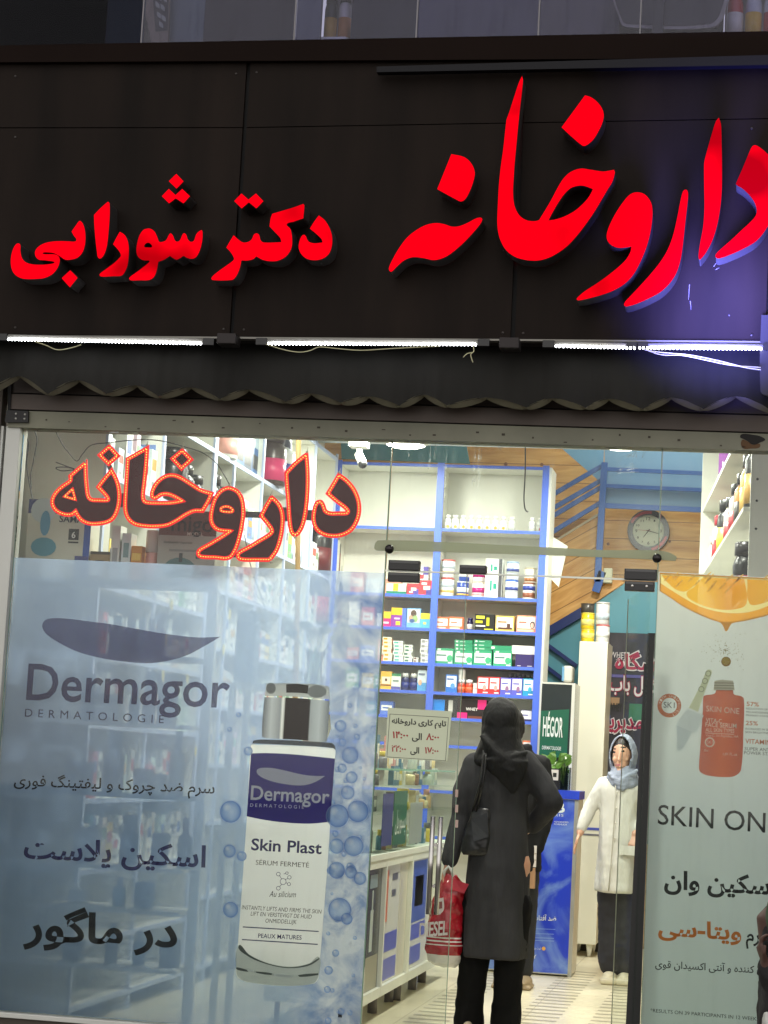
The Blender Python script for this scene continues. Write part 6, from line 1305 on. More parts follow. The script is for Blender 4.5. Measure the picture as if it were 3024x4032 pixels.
flat('printed_dot', circ(1365, 802, 14), q4_, yy, cm((226, 170, 80), .4), st_, raw=True); text('ثبت برند', (1282, 806), (1345, 808), 18, q4_, yy, WT, st_, fa=True)
text('BEAUTY', (1170, 868), (1312, 874), 26, q4_, yy, WT, st_, bold=.012); text('FACE', (1205, 918), (1275, 921), 26, q4_, yy, WT, st_, bold=.012)
# vase with pothos on the stand, and small bottles
p = W(2220, 3098, YS + .12); t = thing('potted_plant', 'clear square vase with bright green pothos leaves on the blue stand', 'plant', (p.x, YS + .12, zt2 + .0006))
a_, b_, c_, d_ = rectpx(2193, 3022, 2246, 3102, YS + .12)
mb = MB(); mb.box(a_, b_, YS + .08, YS + .16, zt2 + .0006, zt2 + .006); 
for (x0, x1, y0, y1) in ((a_, a_ + .005, YS + .08, YS + .16), (b_ - .005, b_, YS + .08, YS + .16), (a_ + .005, b_ - .005, YS + .08, YS + .085), (a_ + .005, b_ - .005, YS + .155, YS + .16)): mb.box(x0, x1, y0, y1, zt2 + .0062, d_)
mb.build('vase', glass_mat('clear_vase', (226, 232, 228), .07), t)
M_leaf = mat('pothos_leaf', (84, 126, 44), .35, noise=.45, nscale=14)
def leaf(mb, c, r, yaw, tilt, m=None):
    R = Matrix.Rotation(yaw, 4, 'Y') @ Matrix.Rotation(tilt, 4, 'X'); pts = [(0, -1, 0), (.5, -.75, .06), (.72, -.2, .1), (.5, .4, .08), (0, 1.15, -.1), (-.5, .4, .08), (-.72, -.2, .1), (-.5, -.75, .06)]
    ce = mb.bm.verts.new(Vector(c)); vs = [mb.bm.verts.new(Vector(c) + R @ (Vector((x, z, y)) * r)) for x, y, z in pts]
    for i in range(8): mb.face([ce, vs[i], vs[(i + 1) % 8]])
mb = MB(); ms = MB(); random.seed(3)
for k in range(30):
    px = random.uniform(2142, 2254); py = random.uniform(2962, 3030) + abs(px - 2205) * .25; r = random.uniform(.018, .032)
    c0 = W(px, py, YS + .12 + random.uniform(-.08, .08)); leaf(mb, c0, r, random.uniform(-1.6, 1.6), random.uniform(-.9, .5))
    if k % 2: ms.tube([((a_ + b_) / 2, YS + .12, zt2 + .03), ((a_ + b_) / 2 + (c0.x - (a_ + b_) / 2) * .5, YS + .12, d_ + .02), c0], .0018, 5)
mb.build('leaves', M_leaf, t); ms.build('stems', mat('pothos_stem', (120, 146, 80), .5), t)
x_ = W(2168, 3060, YS + .1).x; bottle('lotion_bottle', 'slim white lotion bottle left of the vase on the blue stand', 'bottle', (x_, YS + .1, zt2 + .0006), .05, .19, (226, 226, 220), (232, 232, 228), None, None, .2, .6)
carton('cream_box', 'small black and white cream box beside the vase on the blue stand', 'cosmetic box', (W(2186, 3070, YS + .06).x, YS + .05, zt2 + .0006), .06, .14, .05, (26, 26, 28), 0, None, [(.1, .45, .9, .95, (206, 200, 196)), (.3, .6, .7, .8, (40, 40, 40))])

# ---- tall white cabinet with tins on it
YW = WZ(2326, 3769, 0).y - .02
a = W(2258, 3100, YW).x; b = W(2371, 3100, YW).x; zw0 = W(2320, 3719, YW).z; zw1 = W(2330, 2526, YW).z
wc = thing('white_cabinet', 'tall plain white cabinet end on short tapered legs behind the blue stand', 'cabinet', ((a + b) / 2, YW, 0))
MB().box(a, b, YW, YW + .5, zw0, zw1, .003).build('body', mat('cabinet_cream', (226, 224, 208), .4, noise=.03, nscale=2), wc)
MB().box(a + .004, b - .004, YW - .003, YW - .0006, W(2320, 3290, YW).z, W(2320, 3283, YW).z).build('door_gap', cm((110, 110, 120)), wc)
MB().box(a + .004, b - .004, YW - .004, YW - .0006, W(2320, 3268, YW).z, W(2320, 3258, YW).z).build('blue_strip', cm((70, 84, 180)), wc)
for x in (a + .05, b - .05): 
    mb = MB(); mb.lathe([(.012, 0), (.026, zw0 - .001)], (x, YW + .05, 0), 10); mb.build('leg', M_white, wc); mb = MB(); mb.lathe([(.012, 0), (.026, zw0 - .001)], (x, YW + .42, 0), 10); mb.build('leg', M_white, wc)
single('skirting_board', MB().box(a - .4, b + .2, YW + .52, YW + .54, 0, .2), mat('skirting_dark', (60, 54, 48), .6), 'dark skirting seen under the tall white cabinet', 'skirting')
def topcan(x0, y0, x1, y1, z, body, lid, label, band=None):
    A, B, c0, c1 = rectpx(*R1(x0, y0), *R1(x1, y1), YW + .05); return can('milk_powder_tin', label, 'tin', ((A + B) / 2, YW + .12, z), B - A, c1 - c0, body, lid, band)
k1 = topcan(400, 552, 490, 640, zw1 + .0006, (228, 196, 40), (236, 214, 90), 'yellow tin standing directly on the tall white cabinet', (.3, .7, (236, 220, 120)))
k2 = topcan(400, 445, 490, 552, stack(k1), (228, 196, 40), (236, 214, 90), 'yellow tin stacked in the middle of the yellow pile', (.2, .6, (240, 226, 130)))
topcan(400, 384, 490, 445, stack(k2), (70, 66, 60), (60, 56, 52), 'dark jar on top of the two yellow tins')
k3 = topcan(500, 524, 592, 645, zw1 + .0006, (216, 218, 218), (206, 120, 120), 'white tin standing on the tall white cabinet beside the yellow one', (.3, .6, (224, 228, 230)))
topcan(500, 372, 592, 522, stack(k3), (216, 218, 218), (200, 200, 196), 'white tin on top of the other white tin', (.2, .5, (200, 214, 226)))
# white blue wall dispenser
a, b, c, d = rectpx(2217, 2622, 2256, 2690, 6.6); t = thing('wall_dispenser', 'white rounded dispenser with a blue rim on the teal wall', 'dispenser', ((a + b) / 2, 6.6, c)); MB().box(a, b, 6.55, 6.75, c, d, .02).build('body', M_white, t); MB().box(a - .004, a + .012, 6.54, 6.6, c + .01, d - .01, .004).build('blue_rim', cm((120, 180, 226)), t)

# ---- staircase wall: teal panel, stringers, post and rails
YT_ = 7.3
M_teal = mat('teal_paint', (92, 158, 176), .35, noise=.05, nscale=2); M_rail = mat('rail_blue', (44, 92, 168), .35); M_str = mat('stringer_blue', (22, 44, 104), .35)
sw = thing('staircase', 'blue steel staircase with teal panels climbing along the pine boarded wall', 'staircase', tuple(W(2300, 2600, YT_)))
flat('teal_panel', [(2120, 2508), (2300, 2405), (2460, 2297), (2640, 2290), (2640, 3100), (2100, 3100)], I, YT_, M_teal, sw, raw=True, depth=.03)
def beam(p, q_, w, Y, m, name='stringer', th=.04):
    A, B = W(*p, Y), W(*q_, Y); d = (B - A).normalized(); n = Vector((-d.z, 0, d.x)) * w / 2; off = Vector((0, th, 0))
    mb = MB(); mb.hexa([A + n, B + n, B - n, A - n, A + n + off, B + n + off, B - n + off, A - n + off]); mb.build(name, m, sw)
flat('stringer_boards', [(2150, 2150), (2374, 2012), (2374, 2250), (2458, 2294), (2300, 2402), (2118, 2506)], I, YT_ - .02, wood_mat(math.radians(31), 'pine_boards_slanted'), sw, raw=True, depth=.018)
beam((2150, 2152), (2374, 2014), .016, YT_ - .04, mat('seam_pale', (206, 190, 160), .5), 'trim_strip', .018)
beam((2110, 2516), (2300, 2404), .07, YT_ - .06, M_str); beam((2130, 2520), (2270, 2622), .03, YT_ - .05, M_str, 'stair_bar'); beam((2118, 2600), (2240, 2692), .03, YT_ - .05, M_str, 'stair_bar')
beam((2380, 1820), (2352, 2290), .05, YT_ - .12, M_rail, 'newel_post', .05); beam((2372, 2250), (2345, 2330), .06, YT_ - .12, M_rail, 'newel_post', .05)
for p_, q_ in (((2150, 1962), (2368, 1835)), ((2150, 2016), (2372, 1888)), ((2155, 2044), (2372, 1914)), ((2158, 2104), (2362, 1980))): beam(p_, q_, .035, YT_ - .1, M_rail, 'handrail', .03)
for y in (1846, 1912, 1990): beam((2380, y), (2830, y + 20), .03 if y < 1990 else .04, YT_ - .1, M_rail, 'handrail', .03)
flat('balcony_panel', [(2380, 1765), (2850, 1785), (2850, 2012), (2380, 1990)], I, YT_ - .02, mat('balcony_blue', (120, 160, 196), .3), sw, raw=True, depth=.02)
flat('upper_panel', [(2215, 1768), (2378, 1772), (2372, 1905)], I, YT_ - .02, mat('upper_blue', (108, 160, 200), .3), sw, raw=True, depth=.02)
flat('soffit_panel', [(1340, 1700), (1830, 1720), (1850, 1826), (1345, 1806)], I, YT_ - .4, mat('soffit_teal', (86, 158, 178), .25), sw, raw=True, depth=.02)
# wall clock
ck = (2553, 2090); YCk = 7.5
t = thing('wall_clock', 'round wall clock with black and red rim showing a quarter past seven', 'clock', tuple(W(*ck, YCk)))
cR = lambda r: circ(ck[0], ck[1], r, 36)
flat('rim', cR(83), I, YCk, mat('clock_black', (30, 28, 34), .3), t, holes=[cR(62)], raw=True, depth=.05)
for a0, a1 in ((.3, 1.4), (3.6, 4.9)): flat('red_accent', [(ck[0] + r * math.cos(a), ck[1] + r * math.sin(a)) for r, aa in ((78, [a0 + (a1 - a0) * k / 10 for k in range(11)]), (68, [a1 - (a1 - a0) * k / 10 for k in range(11)])) for a in aa], I, YCk - .004, mat('clock_red', (170, 30, 50), .3), t, raw=True, depth=.003)
flat('dial', cR(62.5), I, YCk + .02, mat('clock_dial', (226, 230, 216), .5), t, raw=True, depth=.02)
for h in range(1, 13):
    an = math.radians(h * 30 - 90); x, y = ck[0] + 48 * math.cos(an), ck[1] + 48 * math.sin(an); s = str(h); w = 6 * len(s)
    if h in (12, 3, 6, 9): w *= 1.35
    text(s, (x - w / 2, y + 6), (x + w / 2, y + 6.4), 12 if h in (12, 3, 6, 9) else 8, I, YCk + .017, KB, t)
def hand(an, l, w, m, nm):
    an = math.radians(an - 90); c, s_ = math.cos(an), math.sin(an)
    flat(nm, [(ck[0] - 8 * c - w * s_, ck[1] - 8 * s_ + w * c), (ck[0] + l * c - w * .4 * s_, ck[1] + l * s_ + w * .4 * c), (ck[0] + l * c + w * .4 * s_, ck[1] + l * s_ - w * .4 * c), (ck[0] - 8 * c + w * s_, ck[1] - 8 * s_ - w * c)], I, YCk + .014, m, t, raw=True, depth=.001)
hand(218, 32, 2, KB, 'hour_hand'); hand(106, 44, 1.6, KB, 'minute_hand'); hand(276, 44, .8, mat('clock_red', (170, 30, 50), .3), 'second_hand')
text('Seiko', (2540, 2062), (2566, 2063), 8, I, YCk + .017, KB, t) if False else None
# switch box and white shade on the pine wall
a, b, c, d = rectpx(2376, 2238, 2411, 2296, 7.2); single('switch_box', MB().box(a, b, 7.18, 7.24, c, d, .006), mat('switch_cream', (206, 206, 180), .4), 'cream electric box beside the blue stair post', 'switch box')
flat_o = thing('wall_bracket', 'white triangular shelf bracket right of the back shelving', 'bracket', tuple(W(2170, 2300, 6.4)))
flat('plate', [(2155, 2100), (2235, 2150), (2200, 2312), (2150, 2260)], I, 6.42, M_white, flat_o, raw=True, depth=.02)
# graffiti banner behind the pharmacist
YBn = 7.0
bn = thing('lettered_banner', 'dark banner with red and white Persian graffiti lettering behind the pharmacist', 'banner', tuple(W(2470, 3200, YBn)))
flat('sheet', [(2392, 2490), (2640, 2498), (2620, 3330), (2360, 3310)], I, YBn, mat('banner_dark', (52, 50, 60), .4, noise=.6, nscale=5), bn, raw=True, depth=.01)
BR = mat('banner_red', (150, 30, 66), .4); BW = mat('banner_white', (206, 202, 206), .4)
text('فروشگاه', (2420, 2632), (2700, 2646), 60, I, YBn - .0075, BW, bn, fa=True, bold=.075); text('فروشگاه', (2421, 2631), (2699, 2645), 58, I, YBn - .0095, BR, bn, fa=True, bold=.03)
text('مکمل باب', (2398, 2716), (2620, 2728), 58, I, YBn - .0075, BR, bn, fa=True, bold=.06); text('مکمل باب', (2398, 2716), (2620, 2728), 58, I, YBn - .0095, BW, bn, fa=True, bold=.02)
text('مدیریت', (2330, 2862), (2532, 2872), 60, I, YBn - .0075, BW, bn, fa=True, bold=.075); text('مدیریت', (2331, 2861), (2531, 2871), 58, I, YBn - .0095, BR, bn, fa=True, bold=.03)
text('WHEY', (2402, 2588), (2470, 2592), 22, I, YBn - .0075, BW, bn); text('WHEY', (2396, 2798), (2450, 2802), 30, I, YBn - .0075, KB, bn, bold=.03)
flat('printed_patch', [(2478, 2770), (2540, 2773), (2538, 2840), (2475, 2836)], I, YBn - .0065, mat('banner_green', (56, 110, 84), .4), bn, raw=True); flat('printed_patch', [(2398, 2745), (2440, 2747), (2438, 2776), (2396, 2774)], I, YBn - .0065, mat('banner_tan', (150, 120, 90), .4), bn, raw=True)
flat('printed_patch', [(2392, 2654), (2640, 2664), (2640, 2674), (2392, 2666)], I, YBn - .0065, mat('banner_violet', (84, 80, 140), .4), bn, raw=True)
flat('pole', [(2382, 2815), (2402, 2816), (2385, 3040), (2362, 3038)], I, YBn - .03, M_rail, bn, raw=True, depth=.02)
# black strip behind the glass
bk = crop(2350, 3732, 300 / 1659)
bs_ = thing('black_strip', 'tall narrow black strip standing behind the glass left of the serum poster', 'panel', tuple(W(2500, 4050, .12)))
flat('upper_strip', [(2551, 2492), (2580, 2493), (2572, 2617), (2544, 2613)], I, .13, M_dark, bs_, raw=True, depth=.03)
flat('lower_strip', [(2536, 2612), (2573, 2613), (2572, 2640), (2516, 4110), (2460, 4110), (2532, 2700)], I, .10, M_dark, bs_, raw=True, depth=.03)

# ---- right-hand shelf with tubs, running in and slightly across
Zj = 2.62
ra, rb = WZ(2905, 2068, Zj), WZ(2790, 2246, Zj)
dirv = Vector((rb.x - ra.x, rb.y - ra.y, 0)).normalized(); nrm = Vector((dirv.y, -dirv.x, 0))     # points to +x (towards the wall)
rs = thing('shelving_unit', 'white shelving with supplement jars at the right, cut by its plain end panel', 'shelf', (ra.x, ra.y, 0))
def obox(y0, y1, x0, x1, z0, z1, nm, m):
    P0 = Vector((ra.x, ra.y, 0)); mb = MB(); cs = [P0 + dirv * a + nrm * b_ for a, b_ in ((y0, x0), (y1, x0), (y1, x1), (y0, x1))]
    mb.hexa([(c.x, c.y, z0) for c in cs] + [(c.x, c.y, z1) for c in cs]); mb.build(nm, m, rs)
e0 = -.75; Ls = (rb - ra).length + .35
obox(e0 - .02, e0, -.0, .6, 0, 3.55, 'end_panel', M_white)
for z in (3.05, Zj - .001, 2.18, 1.75, 1.3, .85, .4): obox(e0 + .001, Ls, -.03, .33, z - .022, z, 'shelf_board', M_white)
obox(e0, Ls, .331, .35, 0, 3.5, 'back_panel', M_white); obox(Ls + .001, Ls + .02, -.04, .35, 0, 3.5, 'end_panel', M_white)
MBd = MB()
for z in (W(2955, 1970, ra.y).z, W(2955, 2049, ra.y).z, W(2955, 2152, ra.y).z):
    P0 = Vector((ra.x, ra.y, 0)) + dirv * (e0 - .022) + nrm * .03; MBd.ball((P0.x + .0, P0.y, z), .006, 8, (1, .4, 1))
MBd.build('screw_holes', M_gap, rs)
for i, (s, w, h, body, cap, band, lb) in enumerate(((-.55, .17, .36, BK, BK, (200, 156, 80), 'tall amber banded black jar right beside the white end panel'), (-.2, .16, .33, (196, 150, 70), BK, (206, 170, 90), 'amber labelled black capped jar, second from the white end panel'), (.25, .15, .3, (206, 140, 70), BK, (40, 34, 30), 'orange and black capped jar, third from the white end panel'), (.65, .15, .3, (214, 206, 206), BK, (190, 40, 50), 'white and red jar with black lid, fourth from the white end panel'), (1.05, .15, .28, (206, 200, 200), BK, (196, 44, 54), 'white and red jar, fifth from the white end panel'), (1.55, .16, .33, BK, BK, (214, 206, 70), 'black jar with yellow letters on the right shelving'), (2.05, .15, .3, (206, 206, 206), (170, 40, 50), (180, 40, 50), 'white jar with red letters, farthest on the right shelving'), (2.5, .14, .22, (220, 220, 216), (226, 226, 220), None, 'low white jar at the far end of the right shelving'))):
    q = Vector((ra.x, ra.y, 0)) + dirv * s + nrm * .07; bottle('supplement_tub', lb, 'supplement jar', (q.x, q.y, Zj + .0006), w, h, body, cap, band, 'jars on the right shelving', .2, .75)
for s, w, h, body, cap, band, lb in ((-.1, .17, .34, BK, (40, 36, 40), (150, 50, 70), 'black jar with yellow letters on the lower right shelf'), (.5, .16, .22, (226, 224, 218), (232, 230, 226), None, 'white lidded jar on the lower right shelf')):
    q = Vector((ra.x, ra.y, 0)) + dirv * s + nrm * .06; bottle('supplement_tub', lb, 'supplement jar', (q.x, q.y, 2.1806), w, h, body, cap, band, None, .2, .8)
q = Vector((ra.x, ra.y, 0)) + dirv * (rb - ra).length * .92 + nrm * .1
ym_ = q.y; a, b, c, d = rectpx(2814, 1800, 2905, 1990, ym_)
mbx = carton('carton', 'tall purple and pink carton on top of the right shelving', 'carton', ((a + b) / 2 + .02, ym_ + .05, 3.0506), b - a, max(.3, d - 3.0506), .12, (142, 78, 158), 0, None, [(0, 0, 1, .45, (206, 50, 150)), (.2, .5, .8, .53, (206, 160, 206)), (.15, .4, .85, .43, (226, 150, 200)), (.15, .33, .85, .36, (226, 150, 200)), (.15, .26, .85, .29, (226, 150, 200))], [('Med', .15, .66, .5, (236, 226, 240))])
# ================================================================== PEOPLE
def remeshed(mb, name, mats, parent=None, voxel=.008, it=6, disp=0.0, dscale=.1, loc=None, paint=None):
    me = bpy.data.meshes.new('tmp'); bmesh.ops.recalc_face_normals(mb.bm, faces=mb.bm.faces); mb.bm.to_mesh(me); mb.bm.free()
    o = bpy.data.objects.new('tmp', me); COL.objects.link(o)
    m = o.modifiers.new('r', 'REMESH'); m.mode = 'VOXEL'; m.voxel_size = voxel; m.use_smooth_shade = True
    if it: s = o.modifiers.new('s', 'SMOOTH'); s.factor = .5; s.iterations = it
    if disp:
        tx = bpy.data.textures.new('folds', 'CLOUDS'); tx.noise_scale = dscale; tx.noise_depth = 2
        d = o.modifiers.new('d', 'DISPLACE'); d.texture = tx; d.strength = disp; d.mid_level = .5; d.texture_coords = 'GLOBAL'
    dg = bpy.context.evaluated_depsgraph_get(); dg.update(); out = bpy.data.meshes.new_from_object(o.evaluated_get(dg)); bpy.data.objects.remove(o)
    out.name = name; out.materials.clear()
    for q in (mats if isinstance(mats, (list, tuple)) else [mats]): out.materials.append(q)
    if paint:
        for p in out.polygons: p.material_index = paint(p.center)
    for p in out.polygons: p.use_smooth = True
    off = wloc(parent) if parent else Vector(loc)
    for v in out.vertices: v.co = v.co - off
    return link(name, out, parent, (0, 0, 0) if parent else loc)
def limb(mb, pts, radii, seg=12, flat=1.0):
    # ellipsoid-capped tapered limb
    P = []; R = []
    for i in range(len(pts) - 1):
        for k in range(4):
            s = k / 4; P.append(Vector(pts[i]).lerp(Vector(pts[i + 1]), s)); R.append(radii[i] + (radii[i + 1] - radii[i]) * s)
    P.append(Vector(pts[-1])); R.append(radii[-1])
    mb.tube(P, R, seg, True, flat)
    for p, r in zip(pts, radii): mb.ball(p, r, 12)
def ringw(c, rx, ry, n=28, fold=0.0, nf=9, ph=0.0, p=2.3):
    out = []
    for k in range(n):
        a = 2 * math.pi * k / n; ca, sa = math.cos(a), math.sin(a); f = 1 + fold * math.sin(nf * a + ph)
        out.append((c[0] + rx * f * math.copysign(abs(ca) ** (2 / p), ca), c[1] + ry * f * math.copysign(abs(sa) ** (2 / p), sa), c[2]))
    return out
def hand(mb, wrist, d, nrm, side, L=.17, curl=.9):
    """palm + four unequal bent fingers + thumb; d points to the fingers, nrm is the palm normal, side the thumb side"""
    wrist = Vector(wrist); d = Vector(d).normalized(); nrm = Vector(nrm).normalized(); sd = Vector(side).normalized()
    pl = L * .5; c = wrist + d * pl * .55
    ring = []
    for s, w, t in ((0, .026, .018), (.3, .036, .016), (.75, .041, .014), (1.0, .038, .011)):
        o = wrist + d * pl * s; ring.append([o + sd * w * math.cos(a) + nrm * t * math.sin(a) for a in [2 * math.pi * k / 12 for k in range(12)]])
    mb.loft(ring)
    for i, (off, ln) in enumerate(((.027, .42), (.009, .47), (-.009, .44), (-.027, .35))):
        b = wrist + d * pl * .97 + sd * off; ln *= L; q = b; dirn = d.copy(); pts = [b - d * .012]; rr = [.0085]
        for k, fr in enumerate((.45, .32, .23)):
            ang = curl * (.45 + .35 * k) * (1 + .08 * i); axis = sd.cross(nrm).dot(d); dirn = (d * math.cos(ang) + nrm * math.sin(ang)).normalized(); q = q + dirn * ln * fr; pts.append(q.copy()); rr.append(.0082 - .0012 * k)
        limb(mb, pts, rr, 8)
    b = wrist + d * pl * .3 + sd * .03; t1 = b + (sd * .6 + d * .8 + nrm * .15).normalized() * L * .22; t2 = t1 + (d * .85 + nrm * .5).normalized() * L * .17
    limb(mb, [b - sd * .008, t1, t2], [.011, .0095, .0075], 8)
SKIN = mat('skin', (206, 160, 134), .45, noise=.05, nscale=20); SKIN2 = mat('skin_tan', (186, 138, 112), .5)
M_coat = mat('black_wool', (54, 54, 56), .95, noise=.3, nscale=9, bump=.7, bscale=7, spec=.15, stretch=(1, 1, .22), bdist=.05); M_scarf = mat('black_scarf', (18, 18, 19), .75, spec=.3, bump=.8, bscale=9, stretch=(1, 1, .5), bdist=.04)
M_trou = mat('black_trousers', (14, 14, 15), .9, spec=.15); M_leath = mat('black_leather', (20, 20, 21), .3, bump=.15, bscale=50)

# ---------------------------------------------------------------- woman in the long black coat, seen from behind
Y0 = 1.74
def P0(x, y, dy=0.0): return W(x, y, Y0 + dy)
root = P0(1945, 4068); root = Vector((root.x, Y0, 0))
mb = MB()
hc = P0(1972, 2838, -.0); hz = (P0(1970, 2760).z - P0(1970, 2925).z) / 2
mb.ball(hc, 1, 20, (.078, .094, hz * .92)); limb(mb, [hc - Vector((0, -.01, .06)), P0(1965, 2985, .02)], [.05, .055])
shL, shR = P0(1872, 3015), P0(2062, 3008); elL, wrL = P0(1822, 3215, .01), P0(1766, 3396, -.03); elR, wrR = P0(2172, 3158, -.05), P0(2088, 3262, .1)
rr = []
for y, l, r, ry in ((2990, 1890, 2050, .075), (3060, 1866, 2072, .095), (3250, 1875, 2062, .09), (3420, 1862, 2072, .11)):
    a, b = P0(l, y), P0(r, y); c = (a + b) / 2; rr.append(ringw(c, (b.x - a.x) / 2 * .9, ry))
mb.loft(rr[::-1])
limb(mb, [shL, elL, wrL], [.045, .036, .025]); limb(mb, [shR, elR, wrR], [.045, .036, .025])
fL, fR = P0(1850, 4052), P0(1985, 4052)
limb(mb, [P0(1905, 3400), P0(1868, 3740), Vector((P0(1846, 4020).x, Y0, .09))], [.085, .06, .04]); limb(mb, [P0(2025, 3400), P0(2005, 3740), Vector((P0(1996, 4020).x, Y0, .09))], [.085, .06, .04])
dh = (P0(1752, 3450, -.03) - wrL).normalized(); hand(mb, wrL + dh * .0, dh, (.75, -.5, .1), (.3, .9, .1), .165, 1.25)
dr = (wrR - elR).normalized(); hand(mb, wrR, dr, (0, .3, -1), (0, 1, .2), .16, .5)
wm = remeshed(mb, 'person', SKIN2, None, .0065, 4, loc=root)
tag(wm, 'person seen from behind in long black coat and black headscarf entering the shop', 'person')
# coat
mb = MB(); rings = []
for y, l, r, ry, fo in ((3772, 1823, 2073, .155, .05), (3690, 1825, 2077, .15, .045), (3560, 1829, 2082, .145, .036), (3430, 1838, 2083, .14, .026), (3300, 1850, 2077, .125, .014), (3200, 1856, 2075, .12, .006), (3100, 1852, 2080, .125, .0), (3030, 1856, 2086, .115, 0), (2985, 1880, 2066, .09, 0), (2950, 1912, 2034, .07, 0)):
    a, b = P0(l, y), P0(r, y); c = (a + b) / 2; rings.append(ringw(c, (b.x - a.x) / 2, ry, 40, fo, 7, .6 + (3772 - y) * .0015))
mb.loft(rings)
limb(mb, [shL + Vector((.005, 0, -.0)), P0(1832, 3120, 0), elL, P0(1790, 3315, -.02), P0(1772, 3384, -.03)], [.072, .068, .06, .05, .044])
limb(mb, [shR, P0(2125, 3085, -.02), elR, P0(2130, 3218, .03), P0(2098, 3252, .08)], [.074, .07, .062, .052, .045])
remeshed(mb, 'coat', M_coat, wm, .010, 5, .012, .13)
# a pale seam line round the waist of the coat and the belt loop knot
mb = MB(); a, b = P0(1850, 3296), P0(2078, 3296); c = (a + b) / 2; mb.loft([ringw(c - Vector((0, 0, .012)), (b.x - a.x) / 2 * .96, .121, 40), ringw(c + Vector((0, 0, .012)), (b.x - a.x) / 2 * .96, .121, 40)]); mb.build('belt', M_coat, wm)
# headscarf: head cover and the shawl over the shoulders with its back point
mb = MB(); mb.ball(hc + Vector((0, 0, .005)), 1, 24, (.1, .118, hz * 1.1)); rings = []
for y, l, r, ry, yo, fo in ((2868, 1897, 2046, .11, 0, .0), (2908, 1894, 2050, .112, .0, .01), (2945, 1882, 2066, .115, 0, .02), (2975, 1868, 2084, .122, 0, .025), (3005, 1862, 2094, .128, -.005, .02), (3022, 1876, 2092, .13, -.008, .01)):
    a, b = P0(l, y), P0(r, y); c = (a + b) / 2 + Vector((0, yo, 0)); rings.append(ringw(c, (b.x - a.x) / 2, ry, 40, fo, 8, y * .05))
mb.loft(rings)
rings = []
for y, l, r, th in ((2990, 1890, 2082, .05), (3030, 1915, 2078, .042), (3062, 1945, 2066, .034), (3092, 1976, 2050, .026), (3116, 1998, 2034, .018), (3130, 2010, 2022, .008)):
    a, b = P0(l, y, -.105), P0(r, y, -.105); rings.append(ringw((a + b) / 2, (b.x - a.x) / 2, th, 24))
mb.loft(rings)
for k in range(3):      # draped folds
    a = P0(1898 + 8 * k, 2900 + 22 * k, -.1); b = P0(1985 + 12 * k, 2985 + 26 * k, -.135); c = P0(2072 - 2 * k, 2962 + 24 * k, -.09); limb(mb, [a, a.lerp(b, .5) + Vector((0, -.012, -.006)), b, b.lerp(c, .5) + Vector((0, -.008, -.004)), c], [.014, .018, .02, .018, .012], 10)
remeshed(mb, 'headscarf', M_scarf, wm, .008, 6, .01, .07)
# trousers and shoes
mb = MB()
limb(mb, [P0(1880, 3560), P0(1868, 3770), P0(1852, 3920), P0(1846, 4030)], [.1, .078, .074, .082]); limb(mb, [P0(2022, 3560), P0(2010, 3770), P0(1998, 3920), P0(1992, 4030)], [.1, .08, .072, .084])
remeshed(mb, 'trousers', M_trou, wm, .012, 4, .02, .08)
for x in (1848, 1994):
    mb = MB(); q = Vector((P0(x, 4050).x, Y0, 0)); mb.ball(q + Vector((0, .02, .035)), 1, 14, (.042, .12, .04)); mb.box(q.x - .04, q.x + .04, Y0 - .08, Y0 + .12, .0, .018, .006); remeshed(mb, 'shoe', mat('shoe_beige', (176, 160, 136), .6), wm, .007, 3)
# shoulder bag hanging on its strap
bagc = P0(1880, 3275, -.11)
bag = thing('shoulder_bag', 'black leather shoulder bag hanging under the left arm of the black coated person', 'bag', tuple(bagc - Vector((0, 0, .12))))
mb = MB(); rings = []
for s, w, t in ((-.12, .06, .028), (-.1, .075, .036), (-.02, .073, .036), (.07, .055, .026), (.12, .045, .014)):
    c = bagc + Vector((.012 * (s / .12) + .004, 0, s)); rings.append(ringw(c, w, t, 24, .03, 5, s * 20))
mb.loft(rings); remeshed(mb, 'pouch', M_leath, bag, .006, 2, .01, .04)
mb = MB(); fp = [bagc + Vector((-.03, -.036, .06)), bagc + Vector((.05, -.036, .1)), bagc + Vector((.062, -.044, -.02)), bagc + Vector((-.012, -.05, -.05))]
mb.hexa([p for p in fp] + [p + Vector((0, .006, 0)) for p in fp]); mb.build('flap', M_leath, bag)
for dx, ex_ in ((0, 0), (.018, .02)):
    mb = MB(); mb.tube([bagc + Vector((-.03 + ex_, -.01, .1)), P0(1893 + 500 * dx, 3080, -.145), P0(1902 + 600 * dx, 2990, -.135), P0(1906 + 700 * dx, 2950, -.09), P0(1912 + 700 * dx, 2925, -.02)], .007, 8, True, 1.0); mb.build('strap', M_leath, bag)
